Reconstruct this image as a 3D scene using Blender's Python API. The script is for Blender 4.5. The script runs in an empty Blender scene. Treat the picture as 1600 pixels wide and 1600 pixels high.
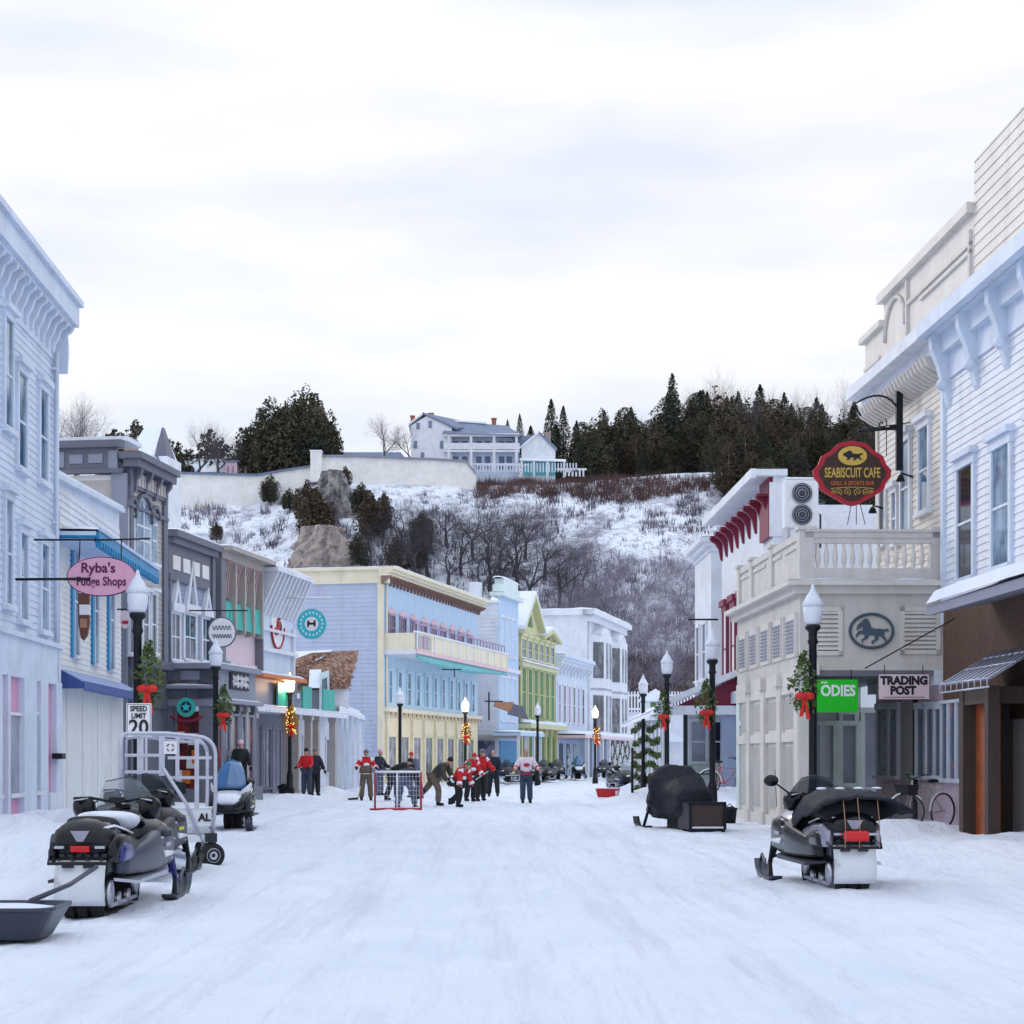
import bpy, bmesh, math, random
import numpy as np
from mathutils import Vector, Matrix, noise
random.seed(7); rng = np.random.default_rng(7)
PI = math.pi; R = math.radians
SC = bpy.context.scene; COL = SC.collection
# ---------------------------------------------------------------- camera, sky, sun, exposure
F = 2800.0; CX = 759.0; HZ = 1185.0; EYE = 1.5          # photo units: 1600 px wide frame
cd = bpy.data.cameras.new('camera'); cam = bpy.data.objects.new('camera', cd); COL.objects.link(cam)
cam.location = (0, 0, EYE); cam.rotation_euler = (R(90), 0, 0)
cd.sensor_width = 36; cd.lens = 36 * F / 1600; cd.shift_x = (800 - CX) / 1600; cd.shift_y = (HZ - 800) / 1600
cd.clip_start = .1; cd.clip_end = 6000; SC.camera = cam
SUN_EL, SUN_AZ = R(24), R(-38)                            # azimuth from +Y towards +X
world = bpy.data.worlds.new('World'); SC.world = world; world.use_nodes = True
nt = world.node_tree; nt.nodes.clear()
def N(t, ty, **kw):
    n = t.nodes.new(ty)
    for k, v in kw.items(): setattr(n, k, v)
    return n
def build_world():
    L = nt.links.new
    out = N(nt, 'ShaderNodeOutputWorld'); mix = N(nt, 'ShaderNodeMixShader')
    b1 = N(nt, 'ShaderNodeBackground'); b2 = N(nt, 'ShaderNodeBackground')
    sky = N(nt, 'ShaderNodeTexSky', sky_type='NISHITA', sun_disc=False, sun_elevation=SUN_EL, sun_rotation=SUN_AZ)
    L(sky.outputs[0], b1.inputs[0]); b1.inputs[1].default_value = .12
    tc = N(nt, 'ShaderNodeTexCoord'); sep = N(nt, 'ShaderNodeSeparateXYZ'); L(tc.outputs['Generated'], sep.inputs[0])
    mp = N(nt, 'ShaderNodeMapping'); mp.inputs['Scale'].default_value = (1.2, 1.2, 5.0); L(tc.outputs['Generated'], mp.inputs[0])
    mp.inputs['Location'].default_value = (.75, .2, .3)
    nz = N(nt, 'ShaderNodeTexNoise'); nz.inputs['Scale'].default_value = 2.3; nz.inputs['Detail'].default_value = 5; nz.inputs['Roughness'].default_value = .5
    L(mp.outputs[0], nz.inputs[0])
    cr = N(nt, 'ShaderNodeValToRGB'); cr.color_ramp.elements[0].position = .40; cr.color_ramp.elements[1].position = .58
    cr.color_ramp.elements[0].color = (.78, .825, .93, 1); cr.color_ramp.elements[1].color = (1, .985, .99, 1)
    L(nz.outputs[0], cr.inputs[0])
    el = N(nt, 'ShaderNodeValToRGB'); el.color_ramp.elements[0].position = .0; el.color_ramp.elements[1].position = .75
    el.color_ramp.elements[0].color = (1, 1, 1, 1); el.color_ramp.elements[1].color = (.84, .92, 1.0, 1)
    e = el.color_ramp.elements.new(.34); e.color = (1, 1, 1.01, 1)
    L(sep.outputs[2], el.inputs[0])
    mu = N(nt, 'ShaderNodeMix', data_type='RGBA', blend_type='MULTIPLY'); mu.inputs[0].default_value = 1
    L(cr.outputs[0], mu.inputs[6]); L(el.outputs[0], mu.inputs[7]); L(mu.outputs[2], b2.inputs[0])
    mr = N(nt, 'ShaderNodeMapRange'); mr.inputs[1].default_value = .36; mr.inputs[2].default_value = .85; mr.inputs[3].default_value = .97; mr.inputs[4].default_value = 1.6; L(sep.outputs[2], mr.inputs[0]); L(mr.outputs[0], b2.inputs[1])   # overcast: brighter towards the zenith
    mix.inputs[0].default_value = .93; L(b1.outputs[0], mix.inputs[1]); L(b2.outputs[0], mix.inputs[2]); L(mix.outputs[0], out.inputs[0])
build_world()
sd = bpy.data.lights.new('sun', 'SUN'); sun = bpy.data.objects.new('sun', sd); COL.objects.link(sun)
sd.energy = .85; sd.angle = R(16); sd.color = (1, .93, .84)
sun.rotation_euler = (R(90) - SUN_EL, 0, -SUN_AZ + PI)
sun.rotation_euler = Vector((-math.sin(SUN_AZ) * math.cos(SUN_EL), -math.cos(SUN_AZ) * math.cos(SUN_EL), -math.sin(SUN_EL))).to_track_quat('-Z', 'Y').to_euler()
sun.location = (-30, 40, 60)
SC.view_settings.view_transform = 'Standard'; SC.view_settings.look = 'None'; SC.view_settings.gamma = 1; SC.view_settings.exposure = .15
SC.cycles.max_bounces = 6; SC.cycles.use_denoising = True
# ---------------------------------------------------------------- materials
MC = {}
def srgb(r, g, b):
    f = lambda c: (c / 255 / 12.92) if c / 255 < .04045 else ((c / 255 + .055) / 1.055) ** 2.4
    return (f(r), f(g), f(b))
def mat(name, col, rough=.6, var=.12, scale=3.0, bump=0.0, bscale=30.0, metal=0.0, emit=None, spec=.4, col2=None, c2=(.45, .6), alpha=None, trans=0, coat=0, stretch=None):
    if name in MC: return MC[name]
    m = bpy.data.materials.new(name); m.use_nodes = True; t = m.node_tree; L = t.links.new
    p = t.nodes['Principled BSDF']; p.inputs['Roughness'].default_value = rough; p.inputs['Metallic'].default_value = metal
    p.inputs['Specular IOR Level'].default_value = spec; p.inputs['Coat Weight'].default_value = coat
    tc = N(t, 'ShaderNodeTexCoord'); co = tc.outputs['Object']
    if stretch:
        mp = N(t, 'ShaderNodeMapping'); mp.inputs['Scale'].default_value = stretch; L(co, mp.inputs[0]); co = mp.outputs[0]
    nz = N(t, 'ShaderNodeTexNoise'); nz.inputs['Scale'].default_value = scale; nz.inputs['Detail'].default_value = 6; nz.inputs['Roughness'].default_value = .6
    L(co, nz.inputs[0])
    cr = N(t, 'ShaderNodeValToRGB'); L(nz.outputs[0], cr.inputs[0])
    c = Vector(col)
    if col2 is not None:
        cr.color_ramp.elements[0].position, cr.color_ramp.elements[1].position = c2
        cr.color_ramp.elements[0].color = (*c, 1); cr.color_ramp.elements[1].color = (*col2, 1)
    else:
        cr.color_ramp.elements[0].position = .3; cr.color_ramp.elements[1].position = .7
        cr.color_ramp.elements[0].color = (*(c * (1 - var)), 1); cr.color_ramp.elements[1].color = (*[min(1, x) for x in c * (1 + var * .5)], 1)
    last = cr.outputs[0]
    if any(k in name for k in ('paint', 'siding', 'wall', 'cream', 'porch', 'shingle', 'stone', 'trim')) and 'purple' not in name and 'silver' not in name and 'gold' not in name:
        # run-off streaks and worn patches of old paint
        for st, sc_, lo, a_, b_ in (((1, 1, .12), 3.0, .90 if 'stone' not in name else .93, .50, .70), ((1, 1, 1), 1.1, .93, .48, .66), ((1, 1, 1), 14, .91, .58, .70)):
            mp = N(t, 'ShaderNodeMapping'); mp.inputs['Scale'].default_value = st; L(tc.outputs['Object'], mp.inputs[0])
            n3 = N(t, 'ShaderNodeTexNoise'); n3.inputs['Scale'].default_value = sc_; n3.inputs['Detail'].default_value = 7; n3.inputs['Roughness'].default_value = .68; L(mp.outputs[0], n3.inputs[0])
            r3 = N(t, 'ShaderNodeValToRGB'); r3.color_ramp.elements[0].position = a_; r3.color_ramp.elements[1].position = b_; r3.color_ramp.elements[0].color = (1, 1, 1, 1); r3.color_ramp.elements[1].color = (lo, lo * .985, lo * .96, 1); L(n3.outputs[0], r3.inputs[0])
            mx = N(t, 'ShaderNodeMix', data_type='RGBA', blend_type='MULTIPLY'); mx.inputs[0].default_value = 1; L(last, mx.inputs[6]); L(r3.outputs[0], mx.inputs[7]); last = mx.outputs[2]
    L(last, p.inputs['Base Color'])
    if bump:
        n2 = N(t, 'ShaderNodeTexNoise'); n2.inputs['Scale'].default_value = bscale; n2.inputs['Detail'].default_value = 5; L(tc.outputs['Object'], n2.inputs[0])
        bp = N(t, 'ShaderNodeBump'); bp.inputs['Strength'].default_value = 1; bp.inputs['Distance'].default_value = bump
        L(n2.outputs[0], bp.inputs['Height']); L(bp.outputs[0], p.inputs['Normal'])
    if emit:
        p.inputs['Emission Color'].default_value = (*emit[0], 1); p.inputs['Emission Strength'].default_value = emit[1]
    if trans: p.inputs['Transmission Weight'].default_value = trans
    if alpha is not None: p.inputs['Alpha'].default_value = alpha
    MC[name] = m; return m
def m(name): return MC[name]
mat('white paint', (.72, .76, .84), .55, .10, 1.2)
mat('pale blue paint', (.48, .60, .84), .55, .10, 1.2)
mat('blue white paint', (.64, .72, .86), .55, .10, 1.0)
mat('ivory paint', (.78, .79, .79), .55, .08, 1.2)
mat('cream board', (.74, .78, .78), .6, .06, 1.0)
mat('beige paint', (.63, .60, .58), .55, .10, 1.3)
mat('light beige paint', (.70, .67, .64), .55, .08, 1.3)
mat('beige siding', (.68, .65, .62), .55, .10, 1.2)
mat('grey beige siding', (.46, .44, .44), .55, .10, 1.2)
mat('slate paint', (.13, .14, .19), .5, .15, 1.5)
mat('slate light', (.24, .26, .34), .5, .1, 1.5)
mat('grey siding', (.30, .36, .50), .55, .08, 1.2)
mat('porch grey', (.17, .18, .22), .5, .12, 1.5)
mat('taupe paint', (.42, .38, .37), .5, .12, 2)
mat('lavender wall', (.46, .52, .68), .6, .06, .8)
mat('cream trim', (.78, .72, .56), .5, .06, 1.5)
mat('butter paint', (.80, .73, .52), .55, .06, 1.5)
mat('sky blue paint', (.48, .68, .84), .5, .08, 1.5)
mat('light blue front', (.46, .62, .82), .5, .08, 1.5)
mat('mud flap', (.64, .68, .74), .5, .1, 5, col2=(.36, .36, .38), c2=(.54, .72))
mat('turquoise paint', (.14, .50, .54), .5, .1, 1.5)
mat('teal paint', (.02, .40, .34), .5, .1, 1.5)
mat('teal awning', (.06, .45, .40), .6, .1, 1.5)
mat('pink trim', (.76, .52, .60), .55, .08, 2)
mat('pink paint', (.70, .34, .52), .55, .08, 2)
mat('mauve paint', (.40, .30, .45), .6, .1, 2)
mat('terracotta trim', (.26, .15, .13), .6, .12, 3)
mat('green paint', (.32, .36, .12), .55, .12, 2)
mat('pale green paint', (.60, .61, .36), .55, .1, 2)
mat('dark green paint', (.10, .20, .07), .55, .12, 2)
mat('mint paint', (.66, .78, .78), .55, .08, 2)
mat('blue trim', (.02, .16, .42), .45, .1, 3)
mat('cyan trim', (.02, .26, .52), .45, .1, 3)
mat('navy awning', (.05, .09, .30), .6, .1, 3)
mat('awning blue', (.34, .42, .66), .6, .1, 3)
mat('maroon paint', (.20, .012, .045), .5, .12, 3)
mat('red paint', (.52, .02, .03), .45, .1, 3)
mat('brown wood', (.06, .042, .038), .7, .25, 6, stretch=(6, 6, .6))
mat('brown shingle', (.13, .075, .05), .8, .3, 9, bump=.02, bscale=12)
mat('orange interior', (.30, .07, .02), .7, .3, 3)
mat('rusty leaves', (.13, .065, .05), .9, .3, 5, bump=.06, bscale=11, col2=(.36, .22, .16), c2=(.4, .62))
mat('glass', (.03, .05, .08), .06, .25, 1.6, spec=1, col2=(.16, .19, .24), c2=(.50, .60), stretch=(1, 1, .5))
mat('blue glass', (.05, .12, .22), .06, .3, 1.4, spec=1, col2=(.24, .34, .46), c2=(.44, .60), stretch=(1, 1, .6))
mat('dark glass', (.012, .015, .03), .1, .25, 1.0, spec=.7)
mat('curtain glass', (.30, .32, .42), .15, .3, 1.6, spec=.6)
mat('shop window', (.05, .07, .11), .12, .2, 2.3, spec=.7, col2=(.30, .30, .38), c2=(.46, .66), stretch=(1, 1, .7))
mat('shop goods', (.06, .10, .18), .2, .2, 3.5, spec=.6, col2=(.45, .10, .16), c2=(.56, .68))
mat('red shop interior', (.05, .015, .02), .2, .2, 1.6, spec=.5, col2=(.36, .03, .03), c2=(.45, .62))
mat('black metal', (.006, .008, .014), .45, .2, 4, spec=.3)
mat('black plastic', (.005, .006, .010), .22, .4, 9, spec=.35)
mat('matte black', (.009, .010, .016), .8, .3, 6, bump=.004, bscale=60)
mat('rubber', (.016, .016, .02), .8, .3, 8, bump=.004, bscale=70)
mat('dark fabric', (.010, .013, .024), .7, .5, 4, bump=.04, bscale=8, spec=.3)
mat('steel', (.48, .50, .58), .35, .15, 6, metal=.85)
mat('cart aluminium', (.50, .52, .62), .4, .12, 6, metal=.3)
mat('grey plastic', (.035, .045, .07), .35, .15, 6)
mat('dark grey plastic', (.018, .022, .036), .4, .2, 6)
mat('silver paint', (.30, .30, .38), .3, .15, 6, metal=.4, coat=.4)
mat('purple paint', (.02, .024, .17), .3, .3, 4, coat=.25)
mat('blue plastic', (.015, .05, .36), .35, .15, 5, coat=.3)
mat('white plastic', (.74, .78, .84), .35, .08, 6, coat=.3)
mat('smoke plastic', (.05, .07, .09), .08, .1, 6, alpha=.55)
mat('clear plastic', (.65, .75, .82), .06, .05, 6, alpha=.22)
mat('blue screen', (.03, .14, .34), .10, .3, 3, spec=.8, coat=.6)
mat('red lens', (.45, .008, .01), .2, .1, 8, emit=((.9, .01, .01), .08))
mat('red fuel can', (.55, .012, .02), .35, .1, 8)
mat('gold paint', (.62, .42, .08), .4, .1, 6)
mat('sign brown', (.045, .02, .015), .5, .1, 6)
mat('sign red', (.42, .012, .03), .4, .1, 6)
mat('sign pink', (.74, .38, .52), .5, .06, 6)
mat('sign white', (.78, .78, .82), .45, .05, 6)
mat('sign pale pink', (.72, .56, .62), .5, .05, 6)
mat('sign teal', (.03, .48, .60), .5, .06, 6)
mat('sign green', (.004, .52, .01), .5, .05, 4)
mat('ink', (.012, .012, .02), .6, .1, 6)
mat('ink maroon', (.10, .01, .07), .6, .1, 6)
mat('ink orange', (.62, .16, .03), .5, .1, 6)
mat('horse grey', (.06, .09, .13), .5, .1, 6)
mat('yellow green', (.62, .66, .03), .5, .1, 6)
mat('globe glass', (.74, .78, .86), .3, .05, 6)
mat('globe lit', (1, .85, .6), .3, .02, 6, emit=((1, .72, .38), 4.5))
mat('pine needles', (.018, .045, .018), .85, .4, 2.5)
mat('garland', (.10, .15, .05), .85, .45, 6)
mat('lit garland', (.10, .085, .02), .85, .45, 6, emit=((1, .45, .06), .12))
mat('fairy bulb', (1, .6, .2), .4, .02, 6, emit=((1, .42, .08), 5))
mat('ribbon', (.62, .02, .015), .5, .12, 6)
mat('bark', (.070, .064, .080), .9, .3, 4)
mat('frosty bark', (.30, .28, .35), .9, .3, 4)
mat('pale bark', (.26, .22, .20), .9, .3, 4)
mat('grey bark', (.11, .10, .115), .9, .3, 4)
mat('twigs', (.085, .072, .10), .9, .3, .05, col2=(.34, .31, .38), c2=(.42, .6))
mat('rust brush', (.085, .042, .042), .9, .3, .05, col2=(.17, .11, .11), c2=(.4, .65))
mat('cedar leaves', (.036, .042, .028), .9, .3, .25, col2=(.095, .085, .058), c2=(.4, .62))
mat('spruce leaves', (.026, .036, .026), .9, .3, .25, col2=(.070, .078, .050), c2=(.4, .65))
mat('brown cedar', (.060, .044, .030), .9, .3, .25, col2=(.125, .090, .060), c2=(.4, .62))
mat('limestone', (.38, .36, .36), .9, .2, .5, bump=1.2, bscale=.9, col2=(.15, .15, .18), c2=(.42, .60), stretch=(1.6, 1.6, .5))
mat('tan limestone', (.44, .38, .35), .9, .2, .5, bump=1.0, bscale=.9, col2=(.22, .19, .20), c2=(.45, .64), stretch=(1.6, 1.6, .6))
mat('fort stone', (.80, .80, .80), .9, .12, .4, bump=.1, bscale=1.5)
mat('blue roof', (.15, .20, .32), .8, .15, .6)
mat('slate roof', (.20, .24, .34), .8, .15, .6)
mat('brick', (.34, .12, .07), .85, .2, 3, bump=.02, bscale=20)
mat('old brick', (.36, .30, .27), .85, .2, 3)
mat('skin', (.52, .30, .22), .55, .08, 8)
mat('hair', (.05, .03, .02), .7, .2, 20)
mat('jersey red', (.58, .012, .02), .75, .12, 9, bump=.01, bscale=9)
mat('jersey white', (.78, .68, .74), .75, .08, 9, bump=.01, bscale=9)
mat('jacket navy', (.010, .014, .035), .75, .3, 9, bump=.01, bscale=9)
mat('jacket black', (.008, .014, .018), .75, .3, 9, bump=.01, bscale=9)
mat('jacket grey', (.10, .13, .19), .75, .3, 9, bump=.01, bscale=9)
mat('jacket olive', (.05, .05, .035), .75, .3, 9, bump=.01, bscale=9)
mat('bib brown', (.15, .115, .085), .8, .25, 9, bump=.01, bscale=9)
mat('bib dark', (.05, .045, .04), .8, .25, 9, bump=.01, bscale=9)
mat('jeans', (.035, .06, .10), .8, .25, 9, bump=.01, bscale=9)
mat('snow trousers', (.010, .012, .018), .7, .25, 9, bump=.01, bscale=9)
mat('blue trousers', (.07, .09, .16), .7, .25, 9, bump=.01, bscale=9)
mat('knit pink', (.60, .35, .48), .85, .1, 20)
mat('knit green', (.06, .14, .07), .85, .1, 20)
mat('stick wood', (.62, .58, .52), .5, .1, 9)
mat('chocolate', (.14, .05, .035), .5, .2, 6)
mat('wafer', (.40, .20, .12), .6, .2, 9)
mat('gravel snow', (.60, .64, .72), .9, .1, 1)
def snow_mats():
    for name, dirt in (('snow', 0), ('street snow', 1), ('hill snow', 2)):
        mm = bpy.data.materials.new(name); mm.use_nodes = True; MC[name] = mm; t = mm.node_tree; L = t.links.new
        p = t.nodes['Principled BSDF']; p.inputs['Roughness'].default_value = .85; p.inputs['Specular IOR Level'].default_value = .25
        tc = N(t, 'ShaderNodeTexCoord'); co = tc.outputs['Object']
        def noi(scale, det=6, st=None, ro=.6):
            c = co
            if st:
                mp = N(t, 'ShaderNodeMapping'); mp.inputs['Scale'].default_value = st; L(co, mp.inputs[0]); c = mp.outputs[0]
            n = N(t, 'ShaderNodeTexNoise'); n.inputs['Scale'].default_value = scale; n.inputs['Detail'].default_value = det; n.inputs['Roughness'].default_value = ro
            L(c, n.inputs[0]); return n.outputs[0]
        def ramp(x, p0, p1, c0, c1):
            r = N(t, 'ShaderNodeValToRGB'); r.color_ramp.elements[0].position = p0; r.color_ramp.elements[1].position = p1
            r.color_ramp.elements[0].color = (*c0, 1); r.color_ramp.elements[1].color = (*c1, 1); L(x, r.inputs[0]); return r.outputs[0]
        def mixc(f, a, b):
            x = N(t, 'ShaderNodeMix', data_type='RGBA'); L(f, x.inputs[0])
            for i, q in ((6, a), (7, b)):
                if isinstance(q, tuple): x.inputs[i].default_value = (*q, 1)
                else: L(q, x.inputs[i])
            return x.outputs[2]
        base = ramp(noi(.6), .3, .7, (.74, .795, .91), (.82, .86, .94))
        if dirt == 1:
            f = ramp(noi(.9, 7, (1.9, .10, 1), .7), .50, .70, (0, 0, 0), (.8, .8, .8))
            base = mixc(f, base, (.63, .65, .76))
            f = ramp(noi(3.2, 6, (2.2, .07, 1), .7), .55, .66, (0, 0, 0), (.4, .4, .4))
            base = mixc(f, base, (.66, .64, .72))
            f2 = ramp(noi(5.0, 7, (1, .35, 1), .7), .60, .82, (0, 0, 0), (.5, .5, .5))
            base = mixc(f2, base, (.60, .59, .65))
        if dirt == 2:
            f = ramp(noi(.22, 10, (1, 1, 1), .72), .50, .62, (0, 0, 0), (.8, .8, .8))
            base = mixc(f, base, (.20, .19, .26))
            f3 = ramp(noi(.9, 8, (1, 1, 1), .7), .54, .64, (0, 0, 0), (.65, .65, .65))
            base = mixc(f3, base, (.22, .18, .20))
        L(base, p.inputs['Base Color'])
        bp = N(t, 'ShaderNodeBump'); bp.inputs['Distance'].default_value = (.07, .10, .5)[dirt]
        bp.inputs['Strength'].default_value = .9
        L(noi(9.0 if dirt < 2 else .6, 8, (1, .5, 1) if dirt == 1 else None, .65), bp.inputs['Height']); L(bp.outputs[0], p.inputs['Normal'])
snow_mats()
# ---------------------------------------------------------------- mesh helpers
def tag(o, label=None, cat=None, group=None, kind=None):
    if label: o['label'] = label
    if cat: o['category'] = cat
    if group: o['group'] = group
    if kind: o['kind'] = kind
    return o
def empty(name, loc=(0, 0, 0), rz=0, label=None, cat=None, group=None):
    o = bpy.data.objects.new(name, None); COL.objects.link(o); o.location = loc; o.rotation_euler = (0, 0, rz); o.empty_display_size = .2
    return tag(o, label, cat, group)
class MB:
    def __init__(s, T=None): s.v = []; s.f = []; s.mi = []; s.sm = []; s.T = T; s.k = 0
    def add(s, vs, fs, smooth=False):
        b = len(s.v)
        if s.T is not None: vs = [s.T @ Vector(p) for p in vs]
        s.v += [tuple(p) for p in vs]
        for f in fs: s.f.append(tuple(i + b for i in f)); s.mi.append(s.k); s.sm.append(smooth)
        return s
    def box(s, x0, x1, y0, y1, z0, z1):
        return s.hexa([(x, y, z) for z in (z0, z1) for x, y in ((x0, y0), (x1, y0), (x1, y1), (x0, y1))])
    def hexa(s, p): return s.add(p, [(0, 3, 2, 1), (4, 5, 6, 7), (0, 1, 5, 4), (1, 2, 6, 5), (2, 3, 7, 6), (3, 0, 4, 7)])
    def tube(s, pts, r, n=8, caps=True):
        pts = [Vector(p) for p in pts]; k = len(pts); rr = r if isinstance(r, (list, tuple)) else [r] * k
        vs = []; prev = None
        for i, p in enumerate(pts):
            d = (pts[min(i + 1, k - 1)] - pts[max(i - 1, 0)])
            if d.length < 1e-9: d = Vector((0, 0, 1))
            d.normalize()
            if prev is None: a = d.orthogonal().normalized()
            else:
                a = prev - d * prev.dot(d)
                a = a.normalized() if a.length > 1e-6 else d.orthogonal().normalized()
            prev = a; b = d.cross(a)
            for j in range(n):
                t = 2 * PI * j / n; vs.append(p + (a * math.cos(t) + b * math.sin(t)) * rr[i])
        fs = [(i * n + j, i * n + (j + 1) % n, (i + 1) * n + (j + 1) % n, (i + 1) * n + j) for i in range(k - 1) for j in range(n)]
        if caps: fs += [tuple(range(n - 1, -1, -1)), tuple((k - 1) * n + j for j in range(n))]
        return s.add(vs, fs, n > 4)
    def cyl(s, p0, p1, r0, r1=None, n=12): return s.tube([p0, p1], [r0, r0 if r1 is None else r1], n)
    def lathe(s, prof, c=(0, 0, 0), n=16):
        vs = [(c[0] + r * math.cos(2 * PI * j / n), c[1] + r * math.sin(2 * PI * j / n), c[2] + z) for r, z in prof for j in range(n)]
        k = len(prof)
        fs = [(i * n + j, i * n + (j + 1) % n, (i + 1) * n + (j + 1) % n, (i + 1) * n + j) for i in range(k - 1) for j in range(n)]
        fs += [tuple(range(n - 1, -1, -1)), tuple((k - 1) * n + j for j in range(n))]
        return s.add(vs, fs, True)
    def ell(s, c, rx, ry, rz, nu=12, nv=8):
        prof = [(max(.001, math.sin(PI * i / nv)), -math.cos(PI * i / nv)) for i in range(nv + 1)]
        vs = [(c[0] + rx * r * math.cos(2 * PI * j / nu), c[1] + ry * r * math.sin(2 * PI * j / nu), c[2] + rz * z) for r, z in prof for j in range(nu)]
        fs = [(i * nu + j, i * nu + (j + 1) % nu, (i + 1) * nu + (j + 1) % nu, (i + 1) * nu + j) for i in range(nv) for j in range(nu)]
        return s.add(vs, fs, True)
    def prism(s, poly, f0, f1):
        n = len(poly); vs = [f0(*p) for p in poly] + [f1(*p) for p in poly]
        return s.add(vs, [tuple(range(n - 1, -1, -1)), tuple(range(n, 2 * n))] + [(i, (i + 1) % n, n + (i + 1) % n, n + i) for i in range(n)])
    def loft(s, rings, caps=True, smooth=True):
        n = len(rings[0]); vs = [p for r in rings for p in r]; k = len(rings)
        fs = [(i * n + j, i * n + (j + 1) % n, (i + 1) * n + (j + 1) % n, (i + 1) * n + j) for i in range(k - 1) for j in range(n)]
        if caps: fs += [tuple(range(n - 1, -1, -1)), tuple((k - 1) * n + j for j in range(n))]
        return s.add(vs, fs, smooth)
    def grid(s, rows, smooth=True):
        n = len(rows[0]); vs = [p for r in rows for p in r]
        return s.add(vs, [(i * n + j, i * n + j + 1, (i + 1) * n + j + 1, (i + 1) * n + j) for i in range(len(rows) - 1) for j in range(n - 1)], smooth)
    def mesh(s, name, mats):
        me = bpy.data.meshes.new(name); me.from_pydata(s.v, [], s.f)
        for x in (mats if isinstance(mats, (list, tuple)) else [mats]): me.materials.append(m(x) if isinstance(x, str) else x)
        me.polygons.foreach_set('material_index', s.mi); me.polygons.foreach_set('use_smooth', s.sm)
        if len(s.f) < 60000:
            bm = bmesh.new(); bm.from_mesh(me); bmesh.ops.recalc_face_normals(bm, faces=bm.faces); bm.to_mesh(me); bm.free()
        me.update(); return me
    def build(s, name, mats, parent=None, loc=None, rz=0, bevel=0, solid=0):
        o = bpy.data.objects.new(name, s.mesh(name, mats)); COL.objects.link(o)
        if parent: o.parent = parent
        if loc is not None: o.location = loc
        if rz: o.rotation_euler = (0, 0, rz)
        if solid:
            md = o.modifiers.new('solid', 'SOLIDIFY'); md.thickness = solid; md.offset = 0
        if bevel:
            md = o.modifiers.new('bevel', 'BEVEL'); md.width = bevel; md.segments = 2; md.limit_method = 'ANGLE'; md.angle_limit = R(40)
        return o
def split(o, name=None):
    """one object per connected piece"""
    bm = bmesh.new(); bm.from_mesh(o.data); seen = set(); comps = []
    for v in bm.verts:
        if v in seen: continue
        st = [v]; seen.add(v); cp = []
        while st:
            q = st.pop(); cp.append(q)
            for e in q.link_edges:
                w = e.other_vert(q)
                if w not in seen: seen.add(w); st.append(w)
        comps.append(cp)
    for cp in comps:
        idx = {v.index: i for i, v in enumerate(cp)}; fs = {f for v in cp for f in v.link_faces}
        me = bpy.data.meshes.new(o.name); me.from_pydata([tuple(v.co) for v in cp], [], [tuple(idx[v.index] for v in f.verts) for f in fs])
        for x in o.data.materials: me.materials.append(x)
        n = bpy.data.objects.new(name or o.name.split('.')[0], me); COL.objects.link(n); n.parent = o.parent; n.location = o.location; n.rotation_euler = o.rotation_euler
    bm.free(); bpy.data.objects.remove(o)
def raw(name, V, Fa, mats, parent=None, mi=None, smooth=False):
    me = bpy.data.meshes.new(name); V = np.asarray(V, dtype=np.float32); Fa = np.asarray(Fa, dtype=np.int32); k = Fa.shape[1]
    me.vertices.add(len(V)); me.vertices.foreach_set('co', V.ravel()); me.loops.add(Fa.size); me.loops.foreach_set('vertex_index', Fa.ravel())
    me.polygons.add(len(Fa)); me.polygons.foreach_set('loop_start', np.arange(0, Fa.size, k, dtype=np.int32))
    me.polygons.foreach_set('use_smooth', np.full(len(Fa), smooth))
    for x in (mats if isinstance(mats, list) else [mats]): me.materials.append(m(x))
    if mi is not None: me.polygons.foreach_set('material_index', np.asarray(mi, dtype=np.int32))
    me.update(calc_edges=True); me.validate()
    o = bpy.data.objects.new(name, me); COL.objects.link(o)
    if parent: o.parent = parent
    return o
def copy_tree(o, parent=None):
    c = o.copy(); COL.objects.link(c); c.parent = parent
    for ch in [x for x in o.children]: copy_tree(ch, c)
    return c
def text(body, size, loc, parent, mt, rot=(PI / 2, 0, 0), name='lettering', ext=.004, bold=0, sx=1):
    c = bpy.data.curves.new(name, 'FONT'); c.body = body; c.size = size; c.align_x = 'CENTER'; c.align_y = 'CENTER'; c.extrude = ext; c.offset = bold
    c.resolution_u = 3; c.space_line = .95
    c.materials.append(m(mt)); t = bpy.data.objects.new(name, c); COL.objects.link(t); me = bpy.data.meshes.new_from_object(t.evaluated_get(bpy.context.evaluated_depsgraph_get())); bpy.data.objects.remove(t)
    o = bpy.data.objects.new(name, me); COL.objects.link(o); o.parent = parent; o.location = loc; o.rotation_euler = rot; o.scale = (sx, 1, 1)
    return o
def W(u, v, D): return Vector(((u - CX) * D / F, D, EYE - (v - HZ) * D / F))
def gx(u, D): return (u - CX) * D / F
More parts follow.
